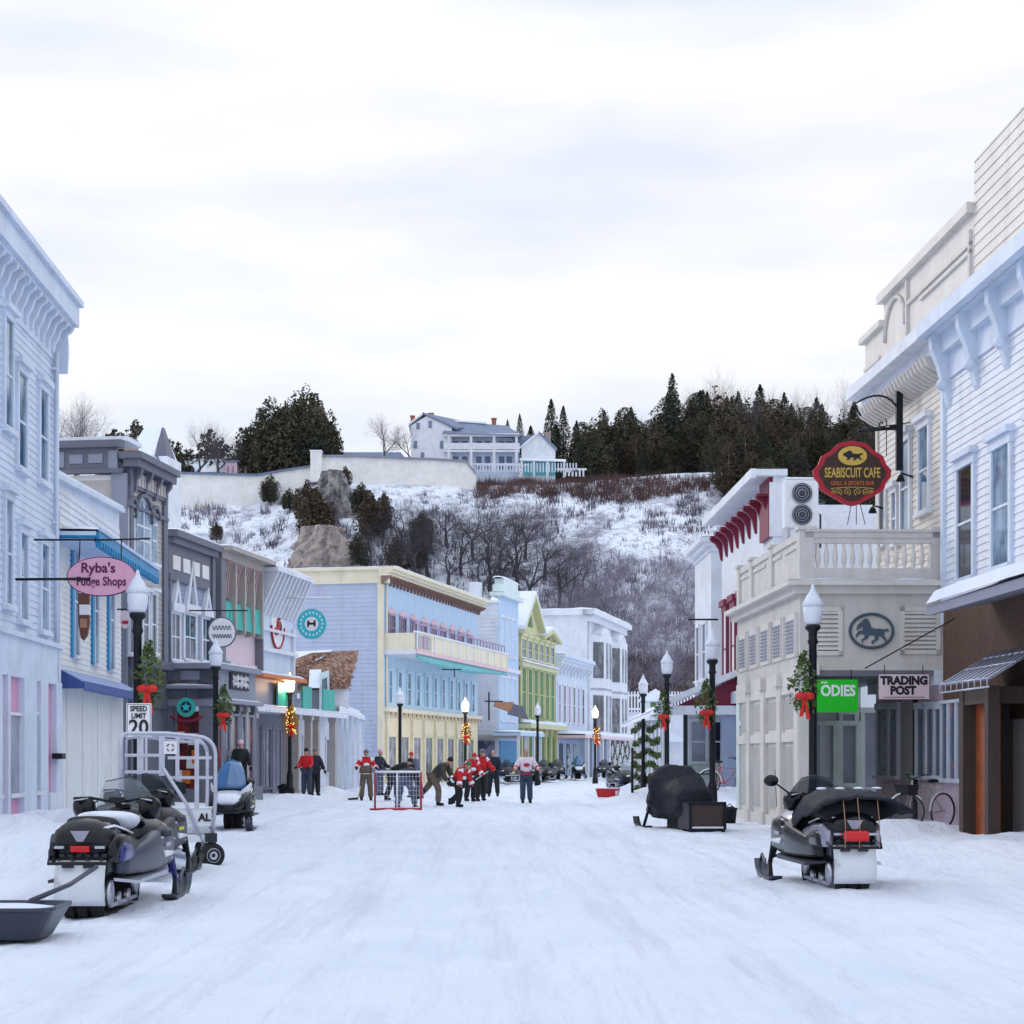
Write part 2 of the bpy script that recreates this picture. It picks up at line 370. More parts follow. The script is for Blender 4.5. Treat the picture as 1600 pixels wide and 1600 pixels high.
# ---------------------------------------------------------------- ground
LY = [-50, 36, 50, 57, 62, 72, 90, 109, 112, 131, 161, 230, 2000]; LX = [-7.4, -9.5, -10, -10.2, -9.4, -7.8, -5.2, -.6, .8, 5, 12, 28, 400]
RY = [-50, 30, 42, 50, 60, 75, 90, 130, 170, 230, 2000]; RX = [9.5, 9.4, 9.2, 8.0, 8.0, 8.2, 9.5, 18, 30, 45, 500]
def street_edge(y): return np.interp(y, LY, LX), np.interp(y, RY, RX)
def gnoise(x, y, sc, seed=0):
    return noise.noise(Vector((x * sc + seed, y * sc, seed * .37)))
def gz(x, y):
    if y > 170 or y < -20 or abs(x) > 40: return 0.0
    l, r = street_edge(y)
    dl = x - l; dr = r - x; d = min(dl, dr); t = min(1, max(0, (3.2 - d) / 1.4)); t = t * t * (3 - 2 * t)
    z = t * (.17 + .16 * gnoise(x, y, .45, 3)) + .02 * gnoise(x, y, .8) + .012 * gnoise(x * 2.4, y * .5, 1, 9) + .012 * t * gnoise(x, y, 4, 5)
    z += .030 * gnoise(x, y, 3.5, 11) * (1 if y < 45 else .3) + .016 * gnoise(x * 3, y * .6, 2.2, 15)
    for tr, ph, w in ((-2.1, 0, .22), (-1.5, .6, .08), (-.6, 1, .22), (.3, 2.2, .08), (.9, 3, .22), (1.6, 1.1, .08), (2.3, 4, .24), (-2.8, 2, .08), (3.0, 5, .08)):
        q = abs(x - tr - .45 * math.sin(y * .10 + ph)) / w; z -= (.035 if w > .1 else .028) * max(0, 1 - q * q) - .012 * math.exp(-(q - 1.4) ** 2 * 6)
    for cx, cy, rad, h in MOUNDS:
        q = ((x - cx) ** 2 + (y - cy) ** 2) / rad ** 2
        if q < 4: z += h * math.exp(-q * 1.6) * (1 + .25 * gnoise(x, y, 2.5, 7))
    return z
MOUNDS = [(-5.9, 24.5, 1.9, .42), (-6.8, 28, 2.6, .42), (-7.9, 34, 1.8, .32), (6.2, 27.5, 2.4, .20), (7.6, 33, 1.6, .15), (5.4, 47, 1.9, .32), (6.8, 54, 2.6, .45),
          (-7.3, 55, 1.3, .25), (-6.3, 62, 1.4, .28), (-5.8, 70, 1.2, .22), (5.9, 64, 1.6, .38), (7.5, 60, 2, .4), (-4.8, 76, 1.2, .2), (4.9, 20.5, 1.6, .08), (-5.2, 20, 1.6, .14), (6.4, 76, 1.6, .28)]
def build_ground():
    xs = np.concatenate([[-3000, -800, -200, -60, -30], np.arange(-14, -9, .25), np.arange(-9, 9, .09), np.arange(9, 16, .2), [18, 22, 30, 45, 80, 200, 800, 3000]])
    ys = np.concatenate([[-200, -60, -20, 0, 6], np.arange(10, 46, .17), np.arange(46, 90, .4), np.arange(90, 170, 1.6), [180, 200, 220, 260, 400, 900, 4000]])
    nx, ny = len(xs), len(ys); V = np.zeros((ny, nx, 3)); V[..., 0] = xs[None]; V[..., 1] = ys[:, None]
    for j, y in enumerate(ys):
        for i, x in enumerate(xs): V[j, i, 2] = gz(x, y)
    idx = np.arange(nx * ny).reshape(ny, nx)
    Fa = np.stack([idx[:-1, :-1], idx[:-1, 1:], idx[1:, 1:], idx[1:, :-1]], -1).reshape(-1, 4)
    o = raw('ground', V.reshape(-1, 3), Fa, 'street snow', smooth=True); tag(o, kind='structure', label='trampled snow covering the main street and verges')
build_ground()
# ---------------------------------------------------------------- hill
def crest_z(x):
    u = CX + x * F / 300.0
    v = np.interp(u, [-600, 0, 260, 400, 470, 500, 745, 900, 1100, 1300, 1800], [780, 800, 803, 792, 770, 748, 758, 756, 742, 735, 725])
    return EYE + (HZ - v) * 300 / F
def hz(x, y):
    foot = 214 + 6 * gnoise(x, 0, .02, 2); top = 298 + 5 * gnoise(x, 0, .03, 4)
    c = crest_z(x)
    t = (y - foot) / (top - foot)
    if t <= 0: return -.5
    if t >= 1: z = c + .02 * (y - top)
    else:
        s = t ** .92; z = c * (s * .86 + .14 * s * s * (3 - 2 * s)) - .5 * (1 - t)
        # mid terrace on the left below the fort wall
        wl = max(0, min(1, (-28 - x) / 14)); z += wl * c * .07 * math.sin(t * 2 * PI) * (1 if t > .3 else .4)
        z += (3.2 * gnoise(x, y, .045, 1) + 1.5 * gnoise(x, y, .13, 6) + .5 * gnoise(x, y, .5, 8)) * min(1, 4 * t * (1 - t))
    return z
def hill_at_px(u, v):   # march the column u until the slope reaches the sight line
    for k in range(500):
        D = 212 + k * .35
        if hz((u - CX) * D / F, D) >= EYE + (HZ - v) * D / F: return Vector(((u - CX) * D / F, D, hz((u - CX) * D / F, D)))
    return Vector(((u - CX) * 300 / F, 300, hz((u - CX) * 300 / F, 300)))
def build_hill():
    xs = np.concatenate([[-600, -400, -250, -160], np.arange(-110, 115, 1.5), [160, 250, 400, 700]])
    ys = np.concatenate([np.arange(205, 312, 1.3), [320, 335, 360, 400, 500, 700, 1000]])
    nx, ny = len(xs), len(ys); V = np.zeros((ny, nx, 3)); V[..., 0] = xs[None]; V[..., 1] = ys[:, None]
    for j, y in enumerate(ys):
        for i, x in enumerate(xs): V[j, i, 2] = hz(x, y)
    idx = np.arange(nx * ny).reshape(ny, nx)
    Fa = np.stack([idx[:-1, :-1], idx[:-1, 1:], idx[1:, 1:], idx[1:, :-1]], -1).reshape(-1, 4)
    o = raw('hill', V.reshape(-1, 3), Fa, 'hill snow', smooth=True); tag(o, kind='structure', label='snowy bluff rising behind the town')
build_hill()
# ---------------------------------------------------------------- buildings
class Face:
    """plane of a wall: a runs along it, o points outwards, z up (root-local coordinates)"""
    def __init__(s, B, kind, at=0.0):
        s.B = B; d = B.d; nin = Vector((-d.y, d.x, 0)) * B.side
        if kind == 'street': s.O = B.P0 - nin * at; s.A = d; s.N = -nin; s.f = lambda a, o, z: (a, -B.side * (o + at), z)
        else: s.O = B.P0 + d * at; s.A = nin; s.N = -d; s.f = lambda a, o, z: (at - o, B.side * a, z)
    def a(s, u, o=0):
        k = (u - CX) / F; p = s.O + s.N * o
        return (k * p.y - p.x) / (s.A.x - k * s.A.y)
    def z(s, u, v, o=0):
        p = s.O + s.N * o + s.A * s.a(u, o); return EYE + (HZ - v) * p.y / F
    def box(s, mb, a0, a1, o0, o1, z0, z1):
        return mb.hexa([s.f(a, o, z) for z in (z0, z1) for a, o in ((a0, o0), (a1, o0), (a1, o1), (a0, o1))])
    def siding(s, mb, a0, a1, z0, z1, p=.16, o=0):
        z = z0
        while z < z1 - .01:
            t = min(z + p, z1)
            mb.add([s.f(a0, o + .022, z), s.f(a1, o + .022, z), s.f(a1, o + .004, t), s.f(a0, o + .004, t), s.f(a0, o, z), s.f(a1, o, z)], [(0, 1, 2, 3), (4, 5, 1, 0)])
            z = t
    def poly(s, mb, pts, o0, o1):
        return mb.prism(pts, lambda a, z: s.f(a, o0, z), lambda a, z: s.f(a, o1, z))
class Bld:
    def __init__(s, name, label, P0, vp, side, group=None, cat='building'):
        s.P0 = Vector(P0); s.side = side; s.d = Vector(((vp - CX) / F, 1, 0)).normalized()
        s.rz = math.atan2(s.d.y, s.d.x); s.root = empty(name, s.P0, s.rz, label, cat, group)
        s.S = Face(s, 'street'); s.E = Face(s, 'end')
    def face(s, kind, at): return Face(s, kind, at)
def mk(fn, name, mats, parent, **kw):
    mb = MB(); fn(mb); return mb.build(name, mats, parent, **kw)
def window(fc, par, a0, a1, z0, z1, fm='white paint', gm='glass', mid=True, bars=0, sill=True, hood=None, fw=.09, o=.03, snow=False, name='window'):
    if a0 > a1: a0, a1 = a1, a0
    mb = MB(); e = o + .05
    fc.box(mb, a0 - fw, a0, 0, e, z0, z1); fc.box(mb, a1, a1 + fw, 0, e, z0, z1)
    fc.box(mb, a0 - fw - .02, a1 + fw + .02, 0, e + .02, z1, z1 + fw * 1.3)
    if mid: fc.box(mb, a0, a1, 0, e - .02, (z0 + z1) / 2 - .025, (z0 + z1) / 2 + .025)
    for i in range(bars):
        q = a0 + (a1 - a0) * (i + 1) / (bars + 1); fc.box(mb, q - .02, q + .02, 0, e - .025, z0, z1)
    if hood: fc.box(mb, a0 - fw - .06, a1 + fw + .06, 0, e + .10, z1 + fw * 1.3, z1 + fw * 1.3 + hood)
    fr = mb.build(name, fm, par)
    mk(lambda b: fc.box(b, a0, a1, 0, o + .008, z0, z1), 'pane', gm, fr)
    if sill:
        mk(lambda b: fc.box(b, a0 - fw - .05, a1 + fw + .05, 0, e + .07, z0 - .08, z0), 'sill', fm, fr)
        if snow: mk(lambda b: fc.box(b, a0 - fw - .03, a1 + fw + .03, .01, e + .05, z0, z0 + .04), 'snow', 'snow', fr)
    return fr
def wpx(fc, par, u0, u1, vt, vb, **kw):
    um = (u0 + u1) / 2; return window(fc, par, fc.a(u0), fc.a(u1), fc.z(um, vb), fc.z(um, vt), **kw)
def cornice(fc, par, a0, a1, zt, h=.5, pr=.5, mt='white paint', br=None, bm='white paint', bh=.5, bw=.12, step=.6, name='cornice', snow=True, bend=None):
    mb = MB(); fc.box(mb, a0, a1, -.1, pr, zt - h * .35, zt); fc.box(mb, a0 + .03, a1 - .03, -.1, pr * .8, zt - h * .65, zt - h * .35); fc.box(mb, a0 + .06, a1 - .06, -.1, pr * .55, zt - h, zt - h * .65)
    c = mb.build(name, mt, par)
    if br:
        b = MB(); n = max(2, int(abs(a1 - a0) / step))
        for i in range(n):
            q = a0 + .15 + (a1 - a0 - .3) * i / (n - 1)
            b.prism([(0, zt - h), (pr * .75, zt - h), (pr * .6, zt - h - bh * .3), (.25 * pr, zt - h - bh * .55), (.18 * pr, zt - h - bh), (0, zt - h - bh)],
                    lambda o, z, q=q: fc.f(q - bw / 2, o, z), lambda o, z, q=q: fc.f(q + bw / 2, o, z))
        split(b.build('bracket', bm, c))
    if snow:
        mk(lambda b: snowstrip(b, fc, a0, a1, -.1, pr - .03, zt), 'snow', 'snow', c)
    return c
def snowstrip(b, fc, a0, a1, o0, o1, z, h=.10):
    n = max(3, int(abs(a1 - a0) / .5)); rows = []
    for i in range(n + 1):
        a = a0 + (a1 - a0) * i / n; hh = h * (.7 + .6 * abs(noise.noise(Vector((a * .9, z, o1)))))
        if i in (0, n): hh *= .3
        om = o1 + .04 * noise.noise(Vector((a * 2.1, z * 3, 1)))
        rows.append([fc.f(a, o0, z - .005), fc.f(a, o0, z + hh), fc.f(a, (o0 + om) / 2, z + hh), fc.f(a, om - .05, z + hh * .75), fc.f(a, om, z + hh * .25), fc.f(a, om - .03, z - .005)])
    b.grid(rows)
def shell(B, L, dep, h, mt, name='wall', z0=-.3, sid=None, p=.16, ends=True, street=True):
    """solid core of a building plus lapped boards on the street side and the end facing up the street"""
    mb = MB(); B.S.box(mb, 0, L, -dep, 0, z0, h)
    if sid is not None:
        if street: B.S.siding(mb, 0, L, sid, h, p)
        if ends: B.E.siding(mb, 0, dep, sid, h, p)
    return mb.build(name, mt, B.root)
BL = 'buildings along the left side of the street'; BR = 'buildings along the right side of the street'

# B1 : white clapboard building, near left ------------------------------------------------
def b1():
    B = Bld('clapboard_building', 'tall white clapboard building with pink and white shopfront, bracketed cornice, at left edge', (gx(85, 40), 40, 0), 680, 1, BL); r = B.root
    # d points away from the camera; the corner at u=85 is the far end, so the body runs to negative a
    L0 = -14; S = B.S; zs = S.z(70, 1043)
    zt = S.z(76, 540)
    mb = MB(); S.box(mb, L0, 0, -10, 0, -.3, zt + 1.1); S.siding(mb, L0, -.12, zs, zt, .15)
    mb.build('wall', 'blue white paint', r)
    mk(lambda b: S.box(b, -.14, .02, -.1, .05, zs, zt), 'corner_board', 'blue white paint', r)
    mk(lambda b: (S.box(b, L0 + .04, 0.03, -.02, .05, zt - .25, zt + .52)), 'frieze', 'blue white paint', r)
    zc = EYE + (HZ - 475) * (40.3) / F
    c = MB(); S.box(c, L0, .22, 0, .40, zt + .52, zt + .66); S.box(c, L0 + .01, .27, .30, .50, zt + .60, zt + 1.05); S.box(c, L0 + .02, .30, .26, .60, zt + 1.05, zt + 1.18); S.box(c, L0 + .03, .1, 0, .30, zt + .66, zt + 1.15)
    co = c.build('cornice', 'blue white paint', r)
    b = MB()
    for i in range(26):
        q = .0 - i * .52
        b.prism([(0, zt + .52), (.36, zt + .52), (.34, zt + .44), (.22, zt + .36), (.15, zt + .15), (.08, zt + .05), (.05, zt - .12), (0, zt - .12)], lambda o, z: S.f(q - .07, o + .05, z), lambda o, z: S.f(q + .07, o + .05, z))
    split(b.build('bracket', 'blue white paint', co))
    mk(lambda b: snowstrip(b, S, L0, .28, .3, .58, zt + 1.18, .06), 'snow', 'snow', co)
    mk(lambda b: S.poly(b, [(-.02, zt - .5), (.10, zt - .2), (.16, zt - .05), (.12, zt + .2), (-.02, zt + .4)], -.1, .3), 'bracket', 'blue white paint', r)
    # upper windows, pairs of floors
    for u0, u1, vt, vb in ((25, 37, 585, 735), (59, 70, 612, 755)):
        wpx(S, r, u0, u1, vt, vb, fm='blue white paint', gm='blue glass', fw=.12, hood=.12, snow=True)
    wpx(S, r, 4, 15, 500, 672, fm='blue white paint', gm='blue glass', fw=.12, hood=.12, snow=True)
    for u0, u1, vt, vb in ((5, 14, 782, 948), (28, 38, 835, 972), (61, 71, 852, 988)):
        wpx(S, r, u0, u1, vt, vb, fm='blue white paint', gm='blue glass', fw=.12, hood=.12, snow=True)
    for k in range(4):
        a = S.a(5) - 1.9 - 1.9 * k
        window(S, r, a, a + .8, S.z(66, 985), S.z(66, 850), fm='blue white paint', gm='blue glass', fw=.12, hood=.12)
        window(S, r, a, a + .8, S.z(64, 755), S.z(64, 612), fm='blue white paint', gm='blue glass', fw=.12, hood=.12)
    # sign band and shopfront
    mk(lambda b: (S.box(b, L0, .03, 0, .14, zs - .35, zs + .45), S.box(b, L0, .06, 0, .22, zs + .45, zs + .55)), 'sign_band', 'blue white paint', r)
    sh = MB(); 
    mk(lambda b: S.box(b, L0, 0, 0, .03, -.2, zs - .35), 'shopfront', 'pink paint', r)
    zw0 = S.z(50, 1237); zw1 = S.z(50, 1118)
    for u0, u1 in ((0, 4), (26, 46), (52, 64), (77, 86)):
        mk(lambda b: S.box(b, S.a(u0), S.a(u1), 0, .16, -.2, zs - .3), 'pilaster', 'blue white paint', r)
    for k in range(5):
        a = S.a(0) - .9 - 1.9 * k; mk(lambda b: S.box(b, a, a + .45, 0, .16, -.2, zs - .3), 'pilaster', 'blue white paint', r)
    for u0, u1, g in ((6, 11, 'curtain glass'), (11.5, 25, 'curtain glass'), (47, 51, 'dark glass'), (52, 60, 'curtain glass')):
        pass
    wpx(S, r, 7, 25, 1118, 1240, fm='white paint', gm='curtain glass', fw=.05, mid=False, sill=True, o=.05)
    wpx(S, r, 47, 61, 1118, 1236, fm='white paint', gm='shop window', fw=.05, mid=False, sill=True, o=.05)
    for k in range(4): window(S, r, S.a(0) - .5 - 1.9 * k - .85, S.a(0) - .5 - 1.9 * k, zw0, zw1, gm='shop window', mid=False, o=.05)
    mk(lambda b: S.box(b, S.a(65), S.a(84), .02, .20, S.z(75, 1290), S.z(75, 1238)), 'ledge_box', 'white paint', r)
    mk(lambda b: S.box(b, S.a(74), S.a(80), .1, .32, S.z(78, 1186), S.z(78, 1177)), 'wall_lamp', 'black metal', r)
b1()
# B2 : blue-trimmed white building ----------------------------------------------------------
def b2():
    B = Bld('blue_trimmed_building', 'white sided building with blue overhanging cornice, blue shutters and blue awning', (gx(86, 40.35), 40.35, 0), 680, 1, BL); r = B.root; S = B.S
    L = S.a(189); zf = S.z(188, 872)
    h = S.z(100, 752)
    mb = MB(); S.box(mb, 0, L, -9, 0, -.3, zf); S.siding(mb, .05, L - .05, S.z(120, 1045), zf, .14); mb.build('wall', 'ivory paint', r)
    # upper false front, sloping down away from the camera
    mb = MB(); up = [(0, zf - .2), (L, zf - .2), (L, S.z(187, 800)), (S.a(130), S.z(130, 768)), (0, S.z(86, 748))]
    S.poly(mb, up, -.3, -.05); mb.build('false_front', 'blue white paint', r)
    mb = MB(); z = zf
    while z < up[4][1] - .15:   # lapped boards of the false front
        f = lambda zz: L if zz < up[2][1] else max(0, L * (up[4][1] - zz) / (up[4][1] - up[2][1]))
        mb.add([S.f(0, -.02, z), S.f(f(z), -.02, z), S.f(f(z + .16), -.045, z + .16), S.f(0, -.045, z + .16), S.f(0, -.05, z), S.f(f(z), -.05, z)], [(0, 1, 2, 3), (4, 5, 1, 0)]); z += .16
    mb.build('siding', 'white paint', r)
    mb = MB(); S.poly(mb, [(0, up[4][1]), (L, up[2][1]), (L, up[2][1] + .10), (0, up[4][1] + .10)], -.35, .12); c = mb.build('coping', 'blue white paint', r)
    mb = MB(); S.poly(mb, [(0, up[4][1] + .10), (L, up[2][1] + .10), (L, up[2][1] + .18), (0, up[4][1] + .2)], -.33, .08); mb.build('snow', 'snow', c)
    # blue eave with teeth: outer line runs through (82,775)-(216,880)
    pr = 1.0; zt = S.z(88, 783, pr * .5); zt2 = zf + .05
    zc = EYE + (HZ - 876) * (49) / F
    zc = S.z(150, 833, 1.0)
    mb = MB(); S.box(mb, -.04, L + .24, 0, pr - .05, zc - .05, zc); S.box(mb, -.05, L + .25, pr - .06, pr, zc - .13, zc + .07); c = mb.build('cornice', 'cyan trim', r); mk(lambda b: S.box(b, -.07, L + .22, .0, pr - .07, zc + .001, zc + .09), 'eave_board', 'blue white paint', c)
    b = MB(); n = 26
    for i in range(n):
        q = .1 + (L - .1) * i / (n - 1); S.box(b, q - .06, q + .06, pr - .10, pr + .03, zc - .26, zc - .12)
    split(b.build('bracket', 'cyan trim', c))
    mk(lambda b: (S.box(b, .01, L + .2, .01, pr - .12, zc - .14, zc - .06), S.box(b, -.03, L + .23, pr - .02, pr + .04, zc + .1, zc + .18)), 'soffit', 'pale blue paint', c)
    mk(lambda b: snowstrip(b, S, -.05, L + .2, .1, pr, zc + .1, .16), 'snow', 'snow', c)
    for u0, u1, vt, vb in ((83, 88, 800, 1012), (109, 120, 858, 1026), (141, 150, 873, 1038), (166, 175, 893, 1047)):
        mk(lambda bb: S.box(bb, S.a(u0), S.a(u0) + .22, 0, .07, S.z(u0, vb), S.z(u0, vt)), 'shutter', 'cyan trim', r)
        window(S, r, S.a(u0) + .27, S.a(u1) , S.z(u1, vb), S.z(u1, vt), fm='white paint', gm='blue glass', fw=.05, bars=0)
    # awning with scalloped valance and blank boarded front
    za = S.z(150, 1066, .9); zb = S.z(150, 1058)
    mb = MB(); S.poly(mb, [], 0, 0) if 0 else None
    mb.prism([(0, za + .34), (.62, za + .04), (.62, za), (0, za + .28)], lambda o, z: S.f(.1, o, z), lambda o, z: S.f(L + .1, o, z)); aw = mb.build('awning', 'awning blue', r)
    mb = MB(); n = 34
    for i in range(n):
        q = .1 + L * i / n; S.poly(mb, [(q, za + .03), (q + L / n, za + .03), (q + L / n, za - .14), (q + L / n / 2, za - .2), (q, za - .14)], .62, .64)
    mb.prism([(0, za + .34), (.62, za), (.62, za - .14), (0, za - .14)], lambda o, z: S.f(.06, o, z), lambda o, z: S.f(.1, o, z))
    mb.build('valance', 'navy awning', aw)
    mb = MB(); n = 9
    for i in range(n): S.box(mb, .02 + L * i / n, .02 + L * (i + 1) / n - .015, 0, .06 + .012 * (i % 2), -.2, za + .05)
    mb.build('boarded_front', 'cream board', r)
    mk(lambda b: S.box(b, .5, 1.6, .2, .24, .05, .12), 'ledge_box', 'cream board', r)
b2()
# B3 : slate and beige building with arched windows -----------------------------------------
def b3():
    D0 = 50; B = Bld('arched_window_building', 'beige three storey building with dark slate cornice, panelled parapet and arched triple window', (gx(200, D0), D0, 0), 1150, 1, BL); r = B.root; S = B.S; E = B.E
    L = S.a(258); h = S.z(202, 745)
    zt = S.z(203, 694, .5)
    mb = MB(); S.box(mb, 0, L, -9, 0, -.3, h - .1); S.siding(mb, .25, L - .3, .5, h - .1, .15); mb.build('wall', 'grey beige siding', r)
    mk(lambda b: (S.box(b, L - .35, L, -.3, .09, 0, zt - .3), S.box(b, 0, .25, -.3, .09, 0, zt - .3)), 'corner_board', 'slate paint', r)
    # side parapet facing up the street
    t1 = E.a(88); zp0 = E.z(150, 741); zp1 = E.z(150, 690)
    mk(lambda b: (E.box(b, .3, t1, 0, .12, zp0, zp1 - .2), E.box(b, .1, t1 + .1, 0, .28, zp1 - .2, zp1), E.box(b, .1, t1, 0, .2, zp0, zp0 + .12)), 'parapet', 'slate paint', r)
    for u0, u1, v0, v1 in ((111, 132, 712, 726), (141, 163, 711, 725), (92, 103, 708, 732), (172, 186, 705, 735)):
        mk(lambda b: E.box(b, E.a(u0), E.a(u1), 0, .15, E.z(u0, v1), E.z(u0, v0)), 'inset_panel', 'slate light', r)
    mb = MB(); E.box(mb, 0, .45, 0, .1, 1, zp0); mb.build('corner_pier', 'slate light', r)
    mb = MB(); E.box(mb, .5, 6, -.5, -.02, 1, zp0 - .02); mb.build('end_wall', 'ivory paint', r)
    mk(lambda b: E.box(b, 0, t1, -1.2, .1, zp1, zp1 + .12), 'snow', 'snow', r)
    mk(lambda b: E.box(b, E.a(176), E.a(163), -2.2, -1.6, zp1 - .3, zp1 + .4), 'chimney', 'old brick', r)
    mb = MB(); S.box(mb, -.2, L + .10, -.2, .45, zt - .18, zt); S.box(mb, -.1, L + .06, -.1, .34, zt - .4, zt - .18); S.box(mb, 0, L, -.1, .1, zt - .95, zt - .4)
    for i in range(4):
        q = .35 + (L - .6) * i / 3; mb.prism([(0, zt - .38), (.32, zt - .38), (.28, zt - .55), (.16, zt - .7), (.12, zt - 1.05), (0, zt - 1.05)], lambda o, z: S.f(q - .07, o, z), lambda o, z: S.f(q + .07, o, z))
    c = mb.build('cornice', 'slate paint', r)
    mk(lambda b: [S.box(b, .5 + i * (L - .7) / 9, .72 + i * (L - .7) / 9, .1, .13, zt - .85, zt - .5) for i in range(9)], 'frieze_panel', 'grey beige siding', c)
    mk(lambda b: snowstrip(b, S, -.2, L + .1, -.1, .43, zt, .06), 'snow', 'snow', c)
    mk(lambda b: (S.box(b, 0, L, 0, .12, h - 1.45 + .6, h - 1.35 + .6),), 'band', 'slate paint', r)
    # arched triple window
    for u0, u1, vt, vb, ar in ((191, 198, 790, 828, 0), (211, 230, 782, 870, 1), (234, 241, 808, 872, 0)):
        pass
    def arch(fc, a0, a1, z0, z1, fm, gm, hoodm, bars=1):
        rr = (a1 - a0) / 2; cx = (a0 + a1) / 2; zc = z1 - rr
        g = [(a0, z0), (a1, z0)] + [(cx + rr * math.cos(t * PI / 10), zc + rr * math.sin(t * PI / 10)) for t in range(11)]
        ro = rr + .09; fr = [(a0 - .09, z0), (a1 + .09, z0)] + [(cx + ro * math.cos(t * PI / 10), zc + ro * math.sin(t * PI / 10)) for t in range(11)]
        w = MB(); fc.poly(w, fr, 0, .04)
        for i in range(bars): q = a0 + (a1 - a0) * (i + 1) / (bars + 1); fc.box(w, q - .03, q + .03, .04, .09, z0, z1 - .05)
        fc.box(w, a0, a1, .04, .085, zc - .2, zc - .14); fc.box(w, a0, a1, .04, .08, (z0 + zc) / 2 - .03, (z0 + zc) / 2 + .03)
        w = w.build('window', fm, r); gb = MB(); fc.poly(gb, g, .04, .06); gb.build('pane', gm, w)
        hd = MB()
        for t in range(10):
            p = [(cx + q * math.cos(tt * PI / 10), zc + q * math.sin(tt * PI / 10)) for q, tt in ((ro, t), (ro + .1, t), (ro + .1, t + 1), (ro, t + 1))]
            fc.poly(hd, p, 0, .14)
        hd.build('hood', hoodm, w)
        mk(lambda b: fc.box(b, a0 - .15, a1 + .15, 0, .16, z0 - .1, z0), 'sill', fm, w)
    arch(S, S.a(210), S.a(231), S.z(220, 876), S.z(220, 782), 'white paint', 'blue glass', 'slate paint', 1)
    arch(S, S.a(201.5), S.a(206), S.z(204, 868), S.z(204, 786), 'white paint', 'blue glass', 'slate paint', 0)
    arch(S, S.a(235), S.a(242), S.z(238, 880), S.z(238, 800), 'white paint', 'blue glass', 'slate paint', 0)
    for u0, u1 in ((201, 205), (209, 217), (221, 229), (234, 241)):
        wpx(S, r, u0, u1, 930, 1022, fm='white paint', gm='glass', fw=.08, hood=.1, snow=True)
    mk(lambda b: (S.box(b, 0, L, 0, .35, S.z(220, 1043), S.z(220, 1030)), S.box(b, .02, L, 0, .12, S.z(220, 1105), S.z(220, 1043))), 'sign_band', 'slate paint', r)
    mk(lambda b: S.box(b, .02, L - .1, 0, .03, 0, S.z(220, 1105)), 'shopfront', 'porch grey', r)
b3()
# B4 : grey-blue building with pointed window hoods -----------------------------------------
def b4():
    B = Bld('pointed_hood_building', 'grey blue two storey building with tall pointed white window hoods', (gx(258, 57), 57, 0), 1216, 1, BL); r = B.root; S = B.S
    L = S.a(329); h = S.z(262, 826)
    mb = MB(); S.box(mb, 0, L, -9, 0, -.3, h); S.siding(mb, 0, L, 4, h - 1.1, .15); mb.build('wall', 'grey siding', r)
    zc = S.z(262, 824, .3)
    mk(lambda b: (S.box(b, 0, L, 0, .12, zc - 1.55, zc - .35), S.box(b, -.1, L + .05, -.1, .45, zc - .2, zc), S.box(b, 0, L, 0, .3, zc - .4, zc - .2), S.box(b, L - .3, L, 0, .18, 3.5, zc - .3)), 'cornice', 'slate paint', r)
    mk(lambda b: snowstrip(b, S, 0, L, -.1, .45, zc, .12), 'snow', 'snow', r)
    for i in range(4):
        q = .35 + i * (L - .7) / 4; mk(lambda b: S.box(b, q, q + (L - .7) / 4 - .3, .12, .16, zc - 1.2, zc - .75), 'frieze_panel', 'ivory paint', r)
    for u0, u1, vt, vb, vp in ((264, 279, 960, 1030, 905), (285, 304, 962, 1030, 875), (313, 326, 968, 1032, 918)):
        a0, a1 = S.a(u0), S.a(u1); um = (u0 + u1) / 2; z1 = S.z(um, vt)
        w = window(S, r, a0 + .08, a1 - .08, S.z(um, vb), z1, fm='white paint', gm='glass', bars=1, fw=.14)
        zp = S.z(um, vp); am = (a0 + a1) / 2
        mk(lambda b: (S.poly(b, [(a0, z1 + .1), (a0 + .18, z1 + .1), (am + .03, zp - .3), (am, zp)], 0, .16), S.poly(b, [(a1 - .18, z1 + .1), (a1, z1 + .1), (am, zp), (am - .03, zp - .3)], 0, .16), S.box(b, a0 - .1, a1 + .1, 0, .2, z1 + .08, z1 + .35)), 'hood', 'white paint', w)
b4()
